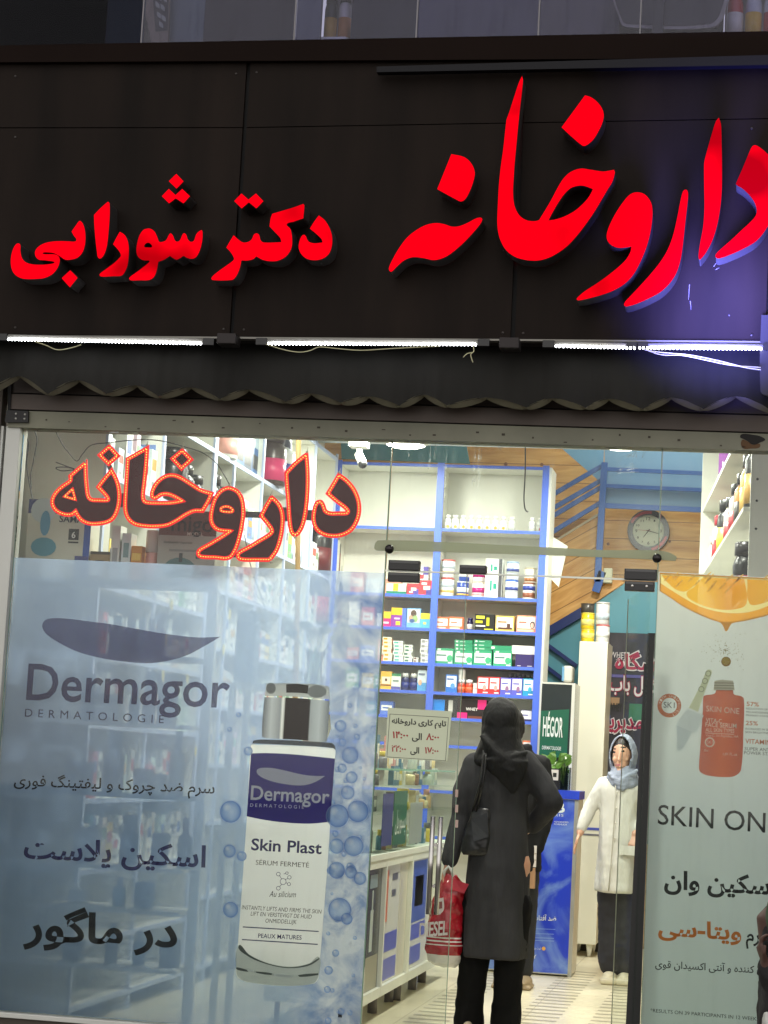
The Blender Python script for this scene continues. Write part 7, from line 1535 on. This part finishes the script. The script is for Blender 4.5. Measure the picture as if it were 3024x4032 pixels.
# red and white plastic carrier bag in the left hand
YB_ = Y0 - .045
pb = thing('carrier_bag', 'red and white plastic carrier bag held in the left hand of the black coated person', 'bag', tuple(W(1760, 3805, YB_)))
def redwhite():
    m = bpy.data.materials.new('bag_film'); m.use_nodes = True; t = m.node_tree; b = t.nodes['Principled BSDF']; N = t.nodes.new; L = t.links.new
    ge = N('ShaderNodeNewGeometry'); sp = N('ShaderNodeSeparateXYZ'); L(ge.outputs['Position'], sp.inputs[0]); mr = N('ShaderNodeMapRange'); z0, z1 = W(1760, 3805, YB_).z, W(1760, 3450, YB_).z; mr.inputs[1].default_value = z0; mr.inputs[2].default_value = z1; L(sp.outputs['Z'], mr.inputs[0])
    rp = N('ShaderNodeValToRGB'); cr = rp.color_ramp; cr.interpolation = 'CONSTANT'; R_, Wt = s2l((150, 20, 34)), s2l((206, 204, 200))
    st = [(0, Wt), (.13, R_), (.235, Wt), (.25, R_), (.275, Wt), (.29, R_), (.315, Wt), (.33, R_)]
    while len(cr.elements) < len(st): cr.elements.new(.5)
    for e, (p, c) in zip(cr.elements, st): e.position = p; e.color = (*c, 1)
    L(mr.outputs[0], rp.inputs[0]); L(rp.outputs[0], b.inputs['Base Color']); b.inputs['Roughness'].default_value = .25; b.inputs['Coat Weight'].default_value = .3; return m
mb = MB(); rings = []
for y, l, r, t in ((3806, 1715, 1795, .02), (3790, 1688, 1812, .05), (3740, 1676, 1822, .075), (3640, 1684, 1826, .08), (3560, 1700, 1828, .07), (3500, 1722, 1828, .05), (3470, 1736, 1822, .032), (3440, 1745, 1800, .018)):
    a, b = W(l, y, YB_), W(r, y, YB_); rings.append(ringw((a + b) / 2, (b.x - a.x) / 2, t, 32, .035, 6, y * .02, 2.0))
mb.loft(rings); o = remeshed(mb, 'film', redwhite(), pb, .007, 2, .022, .05)
mb = MB(); mb.hexa([W(1788, 3462, YB_ - .03), W(1846, 3482, YB_ - .05), W(1828, 3518, YB_ - .06), W(1776, 3502, YB_ - .05), W(1788, 3462, YB_ + .0), W(1846, 3482, YB_ - .02), W(1828, 3518, YB_ - .03), W(1776, 3502, YB_ - .01)]); mb.build('mouth_fold', mat('bag_red', (160, 24, 38), .25), pb)
mb = MB(); a, b = W(1752, 3455, YB_), W(1762, 3430, YB_); mb.tube([W(1746, 3462, YB_ - .01), W(1750, 3430, YB_ - .02), W(1766, 3412, YB_ - .02), W(1780, 3432, YB_ - .02), W(1786, 3468, YB_ - .01)], .008, 8, True, .6); mb.build('handle_loop', mat('bag_white', (200, 198, 194), .3), pb)
text('DIESEL', (1650, 3690), (1762, 3680), 54, I, YB_ - .098, mat('bag_print', (196, 186, 186), .4), pb, bold=.02, space=.92)
flat('printed_crest', [(1720, 3540, 1), (1746, 3534, 1), (1748, 3580), (1732, 3602, 1), (1716, 3584)], I, YB_ - .088, mat('bag_print', (196, 186, 186), .4), pb); flat('printed_crest', [(1724, 3552), (1741, 3549), (1741, 3576), (1726, 3580)], I, YB_ - .0895, mat('bag_crest', (120, 60, 60), .4), pb, raw=True)

# ---------------------------------------------------------------- customer in black jacket beyond
Y1 = 4.0
def P1(x, y, dy=0.0): return W(x, y, Y1 + dy)
root = Vector((P1(2000, 3880).x, Y1, 0)); mb = MB()
hc1 = P1(2016, 2868); mb.ball(hc1, 1, 18, (.074, .09, .115)); limb(mb, [hc1 - Vector((0, 0, .07)), P1(2030, 2975)], [.05, .055])
rr = [ringw(P1(2040, 3420), .14, .1), ringw(P1(2045, 3200), .14, .1), ringw(P1(2040, 3010), .17, .09), ringw(P1(2036, 2950), .08, .06)]; mb.loft(rr)
limb(mb, [P1(2122, 3010), P1(2135, 3200, .02), P1(2096, 3352, -.04)], [.045, .036, .026]); limb(mb, [P1(1955, 3010), P1(1935, 3200, .02), P1(1960, 3380, -.04)], [.045, .036, .026])
hand(mb, P1(2096, 3352, -.04), (-.05, -.1, -1), (-1, 0, 0), (0, -1, 0), .16, .5); hand(mb, P1(1960, 3380, -.04), (0, -.1, -1), (1, 0, 0), (0, -1, 0), .16, .5)
limb(mb, [P1(2000, 3420), P1(1992, 3620), Vector((P1(1985, 3850).x, Y1, .08))], [.08, .055, .04]); limb(mb, [P1(2068, 3420), P1(2066, 3620), Vector((P1(2060, 3850).x, Y1, .08))], [.08, .055, .04])
cu = remeshed(mb, 'person', mat('skin_dark', (150, 104, 80), .5), None, .0075, 4, loc=root); tag(cu, 'person in black hooded jacket half hidden behind the woman in the long black coat', 'person')
mb = MB(); rings = []
for y, l, r, ry in ((3430, 1965, 2128, .13), (3330, 1962, 2130, .14), (3200, 1960, 2125, .135), (3080, 1950, 2140, .135), (3000, 1950, 2138, .12), (2955, 1985, 2100, .09), (2930, 2000, 2086, .08)):
    a, b = P1(l, y), P1(r, y); rings.append(ringw((a + b) / 2, (b.x - a.x) / 2, ry, 36))
mb.loft(rings); limb(mb, [P1(2122, 3015), P1(2142, 3110), P1(2140, 3220, .0), P1(2112, 3330, -.04)], [.075, .07, .062, .05]); limb(mb, [P1(1958, 3015), P1(1940, 3110), P1(1936, 3210), P1(1958, 3350, -.03)], [.075, .07, .062, .05])
limb(mb, [P1(1998, 2940, -.06), P1(2046, 2955, -.07), P1(2080, 2945, -.04)], [.03, .035, .03])
remeshed(mb, 'jacket', mat('black_jacket', (24, 24, 26), .75, spec=.2), cu, .011, 4, .025, .09)
mb = MB(); mb.ball(hc1 + Vector((0, -.015, .012)), 1, 18, (.084, .095, .12)); remeshed(mb, 'hair', mat('black_hair', (16, 14, 14), .6), cu, .01, 2, .015, .03)
mb = MB(); limb(mb, [P1(2004, 3420), P1(1994, 3620), P1(1986, 3815)], [.095, .075, .065]); limb(mb, [P1(2068, 3420), P1(2066, 3620), P1(2060, 3815)], [.095, .075, .065]); remeshed(mb, 'trousers', mat('jeans_black', (26, 27, 32), .8), cu, .012, 4, .015, .08)
for x in (1960, 2058):
    mb = MB(); q = Vector((P1(x + 12, 3860).x, Y1 - .02, 0)); mb.ball(q + Vector((0, .0, .04)), 1, 12, (.045, .13, .045)); mb.box(q.x - .045, q.x + .045, Y1 - .14, Y1 + .1, 0, .025, .008); remeshed(mb, 'shoe', mat('shoe_tan', (150, 132, 106), .6), cu, .008, 3)
q = P1(2094, 3400, -.07); pp = carton('paper_roll', 'pale rolled paper and tan sleeve in the hand of the hidden customer', 'paper', tuple(q - Vector((0, 0, .02))), .055, .13, .05, (206, 200, 196), 0, None, [(0, .3, 1, .36, (170, 160, 150)), (0, .6, 1, .66, (170, 160, 150))])
carton('cup', 'tan paper cup held below the rolled paper by the hidden customer', 'cup', tuple(q - Vector((0, 0, .15))), .05, .125, .05, (166, 128, 96))

# ---------------------------------------------------------------- pharmacist in the white coat
Y2 = 4.75
def P2(x, y, dy=0.0): return W(x, y, Y2 + dy)
root = Vector((P2(2425, 3840).x, Y2, 0)); mb = MB()
fc = P2(2450, 2980, -.0); k_ = (P2(2500, 2980).x - P2(2400, 2980).x) / 100
mb.ball(fc + Vector((0, 0, .012)), 1, 24, (38 * k_, .095, 68 * k_))           # skull
mb.ball(fc + Vector((-.002, -.03, -.05)), 1, 18, (27 * k_, .06, 36 * k_))        # jaw
limb(mb, [P2(2440, 2958, -.088), P2(2437, 2992, -.108)], [.006, .010]); mb.ball(P2(2437, 2994, -.1), .0105, 10)                 # nose
for x in (2424, 2462): mb.ball(P2(x, 2990, -.064), 1, 12, (.022, .018, .02))     # cheeks
mb.ball(P2(2438, 3016, -.088), 1, 12, (.024, .014, .013)); mb.ball(P2(2440, 3034, -.078), 1, 12, (.022, .018, .016))
limb(mb, [fc - Vector((0, -.02, .09)), P2(2452, 3078, .03)], [.05, .055])
rr = [ringw(P2(2440, 3420), .15, .1), ringw(P2(2440, 3250), .12, .09), ringw(P2(2446, 3110), .16, .085), ringw(P2(2448, 3072), .08, .06)]; mb.loft(rr)
eA, wA = P2(2322, 3180, -.02), P2(2284, 3278, -.08); eB, wB = P2(2520, 3210, .02), P2(2498, 3286, -.1)
limb(mb, [P2(2376, 3090), eA, wA], [.045, .036, .025]); limb(mb, [P2(2515, 3092), eB, wB], [.045, .036, .025])
hand(mb, wA, (wA - eA).normalized(), (.4, .3, -.8), (0, -1, 0), .155, .5); hand(mb, wB, (P2(2482, 3332, -.14) - wB).normalized(), (.3, .9, .1), (-.9, .3, .2), .15, .55)
limb(mb, [P2(2405, 3400), P2(2405, 3640), Vector((P2(2400, 3800).x, Y2, .08))], [.08, .055, .04]); limb(mb, [P2(2475, 3400), P2(2475, 3640), Vector((P2(2470, 3810).x, Y2, .08))], [.08, .055, .04])
M_lip = mat('lips', (150, 84, 84), .4); M_hair = mat('dark_hair', (24, 19, 18), .5); M_eyew = mat('eye_dark', (30, 24, 24), .2)
ey = [P2(2419, 2962), P2(2456, 2958)]; br_ = [P2(2418, 2949), P2(2457, 2944)]; lp_ = P2(2437, 3013)
def paint(c):
    if c.y > Y2 - .02 or c.z < P2(2440, 3060).z: return 0
    for e in ey:
        if ((c.x - e.x) / .0125) ** 2 + ((c.z - e.z) / .0062) ** 2 < 1: return 3
    for e in br_:
        if ((c.x - e.x) / .019) ** 2 + ((c.z - e.z - .06 * abs(c.x - e.x)) / .0058) ** 2 < 1: return 2
    if ((c.x - lp_.x) / .019) ** 2 + ((c.z - lp_.z) / .0075) ** 2 < 1: return 1
    if c.z > P2(2440, 2932).z - 9 * (c.x - fc.x + .012) ** 2: return 2
    return 0
ph_ = remeshed(mb, 'person', [SKIN, M_lip, M_hair, M_eyew], None, .0045, 5, loc=root, paint=paint); tag(ph_, 'pharmacist in white coat and pale blue headscarf facing the door', 'person')
M_lab = mat('lab_coat', (206, 205, 198), .8, bump=.8, bscale=6, stretch=(1, 1, .35), bdist=.05)
mb = MB(); rings = []
for y, l, r, ry, fo in ((3512, 2343, 2506, .17, .04), (3400, 2350, 2508, .165, .03), (3290, 2360, 2510, .15, .015), (3200, 2364, 2516, .14, .012), (3110, 2360, 2532, .135, 0), (3076, 2368, 2526, .12, 0), (3048, 2410, 2492, .09, 0)):
    a, b = P2(l, y), P2(r, y); rings.append(ringw((a + b) / 2, (b.x - a.x) / 2, ry, 40, fo, 6, .8))
mb.loft(rings); limb(mb, [P2(2380, 3092), P2(2348, 3140, -.01), eA, P2(2300, 3235, -.05), P2(2289, 3264, -.07)], [.058, .052, .047, .04, .035]); limb(mb, [P2(2512, 3095), P2(2520, 3150), eB, P2(2506, 3262, -.07)], [.058, .052, .047, .038])
remeshed(mb, 'lab_coat', M_lab, ph_, .009, 5, .014, .11)
mb = MB(); mb.tube([P2(2424, 3085, -.142), P2(2420, 3200, -.15), P2(2412, 3320, -.163), P2(2404, 3420, -.175), P2(2396, 3508, -.182)], .0035, 6); mb.build('coat_opening', mat('fold_grey', (176, 172, 160), .8), ph_)
for i in range(4):
    q = P2(2430 - 3 * i, 3120 + 60 * i, -.152 - .004 * i); mb = MB(); mb.ball(q, .007, 8, (1, .5, 1)); mb.build('button', mat('button_white', (210, 208, 196), .3), ph_)
mb = MB(); a = P2(2475, 3330, -.165); mb.box(a.x - .06, a.x + .06, a.y - .004, a.y, a.z - .06, a.z + .0); mb.build('pocket', M_lab, ph_)
# pale blue scarf: hood with a face opening, draped collar
bm_ = bmesh.new(); bmesh.ops.create_uvsphere(bm_, u_segments=40, v_segments=30, radius=1, matrix=Matrix.Translation(fc + Vector((.006, .012, .004))) @ Matrix.Diagonal((53 * k_, .118, 84 * k_, 1)))
kill = [f for f in bm_.faces if (lambda c: c.y < fc.y - .015 and ((c.x - fc.x + .008) / (43 * k_)) ** 2 + ((c.z - fc.z - .008) / (76 * k_)) ** 2 < 1)(f.calc_center_median())]
bmesh.ops.delete(bm_, geom=kill, context='FACES')
me = bpy.data.meshes.new('hood'); bm_.to_mesh(me); bm_.free(); o = bpy.data.objects.new('hood', me); COL.objects.link(o); sd = o.modifiers.new('s', 'SOLIDIFY'); sd.thickness = .012; sd.offset = 0
dg = bpy.context.evaluated_depsgraph_get(); dg.update(); me2 = bpy.data.meshes.new_from_object(o.evaluated_get(dg)); bpy.data.objects.remove(o)
mb = MB(); mb.bm.from_mesh(me2)
rings = []
for y, l, r, ry, yo in ((3016, 2420, 2492, .085, .02), (3040, 2402, 2508, .11, .0), (3068, 2386, 2520, .128, -.01), (3092, 2392, 2520, .128, -.02), (3104, 2410, 2505, .11, -.03)):
    a, b = P2(l, y), P2(r, y); rings.append(ringw((a + b) / 2 + Vector((0, yo, 0)), (b.x - a.x) / 2, ry, 40, .02, 9, y * .06))
mb.loft(rings)
for k in range(4):
    a = P2(2398 + 5 * k, 3046 + 13 * k, -.09); b = P2(2438 + 4 * k, 3080 + 9 * k, -.138); c = P2(2506 - 4 * k, 3034 + 14 * k, -.09); limb(mb, [a, a.lerp(b, .55) + Vector((0, -.018, -.004)), b, b.lerp(c, .5) + Vector((0, -.014, .0)), c], [.012, .016, .017, .016, .012], 10)
M_bsc = mat('pale_blue_scarf', (142, 150, 168), .85, noise=.12, nscale=25, bump=.8, bscale=12, stretch=(.6, 1, 1.6), bdist=.03)
remeshed(mb, 'headscarf', M_bsc, ph_, .006, 2, .01, .04)
mb = MB(); limb(mb, [P2(2408, 3420), P2(2408, 3640), P2(2406, 3792)], [.1, .088, .086]); limb(mb, [P2(2472, 3420), P2(2474, 3640), P2(2472, 3800)], [.1, .092, .09]); remeshed(mb, 'trousers', mat('charcoal_trousers', (44, 44, 50), .85), ph_, .011, 4, .02, .07)
for x in (2402, 2462):
    mb = MB(); q = Vector((P2(x, 3840).x, Y2 - .06, 0)); mb.ball(q + Vector((0, .02, .035)), 1, 12, (.05, .12, .045)); mb.box(q.x - .052, q.x + .052, Y2 - .19, Y2 + .06, 0, .04, .012); remeshed(mb, 'shoe', mat('shoe_cream', (214, 206, 180), .6), ph_, .007, 3)

# ---------------------------------------------------------------- passer-by at the right edge
Y3 = -.75
def P3(x, y, dy=0.0): return W(x, y, Y3 + dy)
root = Vector((P3(3120, 4030).x, Y3, -.06)); mb = MB()
hd = P3(3150, 3300); mb.ball(hd, 1, 18, (.08, .095, .12)); limb(mb, [hd - Vector((0, 0, .08)), P3(3150, 3500)], [.05, .055])
rr = [ringw(P3(3160, 4300), .15, .11), ringw(P3(3160, 3950), .14, .1), ringw(P3(3155, 3620), .17, .1), ringw(P3(3150, 3520), .08, .07)]; mb.loft(rr)
wr3 = P3(3018, 3800, -.12); limb(mb, [P3(3080, 3610), P3(3075, 3900, -.02), wr3], [.045, .036, .026]); limb(mb, [P3(3250, 3610), P3(3280, 3880), P3(3260, 4100)], [.045, .036, .026])
hand(mb, wr3, (-.4, -.1, .9), (.8, -.3, .4), (.1, -1, .1), .155, 1.5); hand(mb, P3(3260, 4100), (0, 0, -1), (-1, 0, 0), (0, -1, 0), .16, .5)
limb(mb, [P3(3115, 4280), Vector((P3(3115, 4280).x, Y3, .5)), Vector((P3(3115, 4280).x, Y3, .02))], [.08, .055, .04]); limb(mb, [P3(3205, 4280), Vector((P3(3205, 4280).x, Y3, .5)), Vector((P3(3205, 4280).x, Y3, .02))], [.08, .055, .04])
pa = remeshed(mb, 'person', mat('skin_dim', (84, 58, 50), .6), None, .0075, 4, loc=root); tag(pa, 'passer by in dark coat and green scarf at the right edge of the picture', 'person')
mb = MB(); rings = []
for y, l, r, ry in ((4500, 2965, 3330, .2), (4200, 2972, 3325, .19), (3950, 2985, 3315, .17), (3700, 2996, 3300, .16), (3590, 3030, 3270, .14), (3530, 3090, 3210, .1)):
    a, b = P3(l, y), P3(r, y); rings.append(ringw((a + b) / 2, (b.x - a.x) / 2, ry, 36))
mb.loft(rings); limb(mb, [P3(3080, 3610), P3(3060, 3760, -.02), P3(3072, 3900, -.03), P3(3030, 3825, -.11)], [.07, .066, .062, .05])
remeshed(mb, 'coat', mat('dark_overcoat', (30, 28, 29), .9, noise=.3, nscale=12, bump=.3, bscale=120), pa, .012, 4, .03, .08)
mb = MB(); limb(mb, [P3(3070, 3510, -.12), P3(3034, 3570, -.14), P3(3030, 3640, -.12), P3(3044, 3690, -.1)], [.02, .02, .016, .01]); limb(mb, [P3(3080, 3510), P3(3150, 3530, -.1), P3(3220, 3510)], [.045, .05, .045]); mb.ball(hd + Vector((0, .01, .01)), 1, 18, (.1, .115, .14)); remeshed(mb, 'scarf', mat('green_scarf', (74, 92, 70), .85, noise=.25, nscale=25), pa, .009, 3, .014, .05)
mb = MB(); a = Vector((P3(3115, 4280).x, Y3, 0)); 
for dx in (0, .11): mb.ball(a + Vector((dx, -.03, -.02)), 1, 12, (.05, .13, .045))
remeshed(mb, 'shoes', M_dark, pa, .01, 2)
t = thing('carrier_bag', 'white plastic bag at the bottom right corner beside the passer by', 'bag', tuple(P3(3050, 4200, -.15))); mb = MB(); rings = []
for y, l, r, th in ((4200, 3010, 3110, .06), (4100, 2998, 3115, .07), (4020, 3000, 3090, .05), (3985, 3006, 3050, .02)):
    a, b = P3(l, y, -.22), P3(r, y, -.22); rings.append(ringw((a + b) / 2, (b.x - a.x) / 2, th, 24, .05, 5, y * .1))
mb.loft(rings); remeshed(mb, 'film', mat('bag_plain_white', (190, 190, 186), .3), t, .008, 2, .02, .04)

# ================================================================== UPPER FLOOR, NEIGHBOUR, BLUE SPILL
YU = -.10; zc_ = W(1500, 152, YF - .03).z
M_ug = glass_mat('upper_glass', (216, 216, 232), .02, .06, dirt=.10)
single('parapet', MB().box(-4.6, .6, -.05, .25, W(1500, 200, 0).z - 1.0, zc_ - .02), mat('parapet_dark', (34, 30, 30), .7), 'dark low wall under the upper floor windows behind the fascia', 'wall')
U = [(-260, 560, 'dark upper window pane at the far left'), (560, 1160, 'upper window pane with the pale striped curtain'), (1160, 1640, 'upper window pane in front of the bright jar shelf'), (1640, 2120, 'lilac grey upper window pane left of centre'), (2120, 2520, 'lilac grey upper window pane before the rounded sign'), (2520, 3200, 'upper window pane at the right with the rounded sign')]
for x0, x1, lb in U:
    A, B = W(x0, 140, YU).x, W(x1, 140, YU).x; t = thing('upper_window', lb, 'window', ((A + B) / 2, YU, zc_)); MB().box(A + .004, B - .004, YU - .004, YU + .004, zc_ - .03, zc_ + 1.5).build('glass', M_ug if x0 > 0 else glass_mat('clear_dark_pane', (230, 230, 236), .004, .05, fres=False), t); MB().box(B - .003, B + .003, YU - .012, YU + .012, zc_ - .03, zc_ + 1.5).build('mullion', mat('mullion_grey', (126, 124, 130), .4), t)
struct('upper_floor', MB().box(-5.0, 3, .3, 4, zc_ - .4, zc_ - .25), mat('upper_slab', (70, 66, 66), .8))
YU2 = .35
def upanel(x0, x1, rgb, label, Y=YU2, rough=.5, noise=.25):
    A, B = W(x0, 60, Y).x, W(x1, 60, Y).x; return single('partition_panel', MB().box(A, B, Y, Y + .03, zc_ - .25, zc_ + 1.6), mat('panel_%d_%d_%d' % rgb, rgb, rough, noise=noise, nscale=3, stretch=(3, 1, .5), spec=.06), label, 'panel')
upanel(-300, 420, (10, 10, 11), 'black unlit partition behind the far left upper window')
upanel(422, 560, (44, 50, 62), 'dark slate partition beside the leaning picture board upstairs')
upanel(662, 805, (110, 122, 130), 'pale striped curtain panel in the upper window')
upanel(806, 1158, (62, 58, 66), 'dim grey partition between curtain and jar shelf upstairs')
upanel(1160, 1264, (108, 114, 130), 'light blue grey panel left of the bright jar shelf upstairs')
upanel(1384, 1640, (58, 56, 72), 'dark lilac panel right of the bright jar shelf upstairs')
upanel(1642, 2118, (96, 96, 120), 'broad lilac grey streaked panel upstairs')
upanel(2122, 2440, (112, 108, 118), 'grey lilac panel left of the rounded sign upstairs')
upanel(2442, 2850, (52, 48, 48), 'dark backdrop behind the rounded sign upstairs', .4)
t = thing('picture_board', 'leaning board with dark leaf pattern behind the upper window', 'picture', tuple(W(610, 170, .3)))
flat('board', [(552, -40), (668, -60), (662, 172), (598, 174)], I, .3, mat('board_beige', (120, 108, 96), .6), t, raw=True, depth=.02)
flat('printed_leaf', [(600, -30), (664, -30), (660, 120), (612, 125)], I, .297, mat('board_dark', (40, 38, 42), .6), t, raw=True)
for x, y in ((620, 20), (640, 30), (626, 60), (644, 72), (634, 98), (628, -10), (648, -5)): flat('printed_leaf', [(x - 8, y - 16, 1), (x + 7, y - 4), (x + 9, y + 14, 1), (x - 6, y + 4)], I, .295, mat('board_pale', (150, 156, 150), .6), t)
t = thing('rounded_sign', 'dark rounded rectangular sign with pale border on a post upstairs', 'sign', tuple(W(2620, 130, .25)))
flat('border', [(2430, -60), (2850, -60), (2850, 60), (2800, 108), (2480, 108), (2445, 90)], I, .25, mat('sign_pale', (176, 172, 160), .5), t, depth=.02); flat('face', [(2436, -60), (2838, -60), (2836, 50), (2790, 94), (2490, 94), (2450, 80)], I, .246, mat('sign_dark', (46, 44, 44), .4), t, depth=.003)
MB().box(W(2570, 60, .2).x, W(2612, 60, .2).x, .2, .24, zc_ - .2, zc_ + 1).build('post', M_dark, t)
M_uw = mat('upper_white', (226, 226, 220), .5)
for x0, x1, lb in ((1264, 1384, 'bright shelf of white and amber jars behind the upper window'), (2852, 3060, 'bright shelf of red and white jars at the upper right')):
    A, B = W(x0, 60, .5).x, W(x1, 60, .5).x; t = thing('jar_shelf', lb, 'shelf', ((A + B) / 2, .5, zc_ - .25)); MB().box(A, B, .62, .64, zc_ - .25, zc_ + 1.2).build('back_panel', M_uw, t)
    for z in (zc_ - .02, zc_ + .27, zc_ + .56): MB().box(A, B, .4, .619, z - .015, z).build('shelf_board', M_uw, t)
    for j, z in enumerate((zc_ - .0195, zc_ + .2705)):
        for i in range(2 if x0 < 2000 else 3):
            xx = A + .05 + i * .07 if x0 < 2000 else A + .05 + i * .085
            c = [((232, 228, 216), (26, 26, 28), (206, 130, 40)), ((26, 26, 28), (30, 30, 30), (226, 180, 60))][(i + j) % 2] if x0 < 2000 else [((226, 226, 222), (200, 40, 40), (196, 40, 46)), ((190, 40, 44), (230, 230, 226), (230, 226, 220)), ((200, 206, 214), (60, 60, 64), (230, 190, 60))][(i + j) % 3]
            bottle('supplement_tub', '%s jar, %s from the left, %s, upstairs %s jar shelf' % ('amber labelled' if x0 < 2000 else 'red or white', ORD[i], ('lower row', 'upper row')[j], 'left' if x0 < 2000 else 'right'), 'supplement jar', (xx, .5, z), .062 if x0 < 2000 else .075, .25, c[0], c[1], c[2], 'jars behind the upper windows', .2, .75)
def upper_fill_lamp(x, y, e, lb):  # unseen lamp added above the windows to brighten the panels upstairs
    t = thing('ceiling_light', lb, 'ceiling light', (x, y, zc_ + 1.7), group='unseen lights added to the upper floor'); mb = MB(); mb.lathe([(0, -.03), (.12, -.03), (.13, 0), (0, 0)], (x, y, zc_ + 1.7), 20); mb.build('housing', M_lamp, t)
    ld = bpy.data.lights.new('lamp_light', 'AREA'); ld.shape = 'DISK'; ld.size = .25; ld.energy = e; ld.color = (.95, .96, 1); lo = bpy.data.objects.new('lamp_light', ld); COL.objects.link(lo); lo.location = (0, 0, -.05); lo.parent = t
upper_fill_lamp(W(1340, 60, .3).x, .2, 170, 'unseen light added to the upper floor over the amber jars'); upper_fill_lamp(W(2600, 60, .3).x, .15, 240, 'unseen light added to the upper floor over the rounded sign')
# end of the neighbour's awning arm at the right edge
t = thing('neighbour_awning', 'pale grey end of the neighbouring awning at the right edge below the fascia', 'awning', tuple(W(3030, 1550, -.3)))
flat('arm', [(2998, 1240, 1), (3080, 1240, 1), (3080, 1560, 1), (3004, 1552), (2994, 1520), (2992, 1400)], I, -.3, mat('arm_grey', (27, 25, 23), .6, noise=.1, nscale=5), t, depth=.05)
# the blue light of the neighbouring shop falling on the right end of the fascia
sl = bpy.data.lights.new('blue_shop_light', 'SPOT'); sl.energy = 900; sl.color = (.19, .19, 1); sl.spot_size = math.radians(76); sl.spot_blend = 1.0; sl.shadow_soft_size = .3
so = bpy.data.objects.new('blue_shop_light', sl); COL.objects.link(so); so.location = (-.3, -.66, 3.03)
tgt = W(2860, 1110, YF); so.rotation_euler = (Vector(tgt) - so.location).to_track_quat('-Z', 'Y').to_euler()

# the neighbouring buildings and the storeys above, so that the street front goes on past the shop
M_nb = mat('neighbour_render', (60, 54, 48), .85, noise=.25, nscale=1.2)
single('neighbour_wall', MB().box(-20, -4.67, -.1, 6, -.06, 13), M_nb, 'dark rendered wall of the building left of the shop', 'wall')
single('neighbour_wall', MB().box(3.02, 20, -.1, 6, -.06, 13), M_nb, 'dark rendered wall of the building right of the shop', 'wall')
single('upper_wall', MB().box(-4.66, 3.01, -.06, .3, zc_ + 1.52, 13), M_nb, 'dark wall of the storeys above the upper windows', 'wall')
single('upper_wall', MB().box(.61, 3.01, -.05, .3, 3.21, zc_ + 1.515), M_nb, 'dark wall right of the upper windows', 'wall')
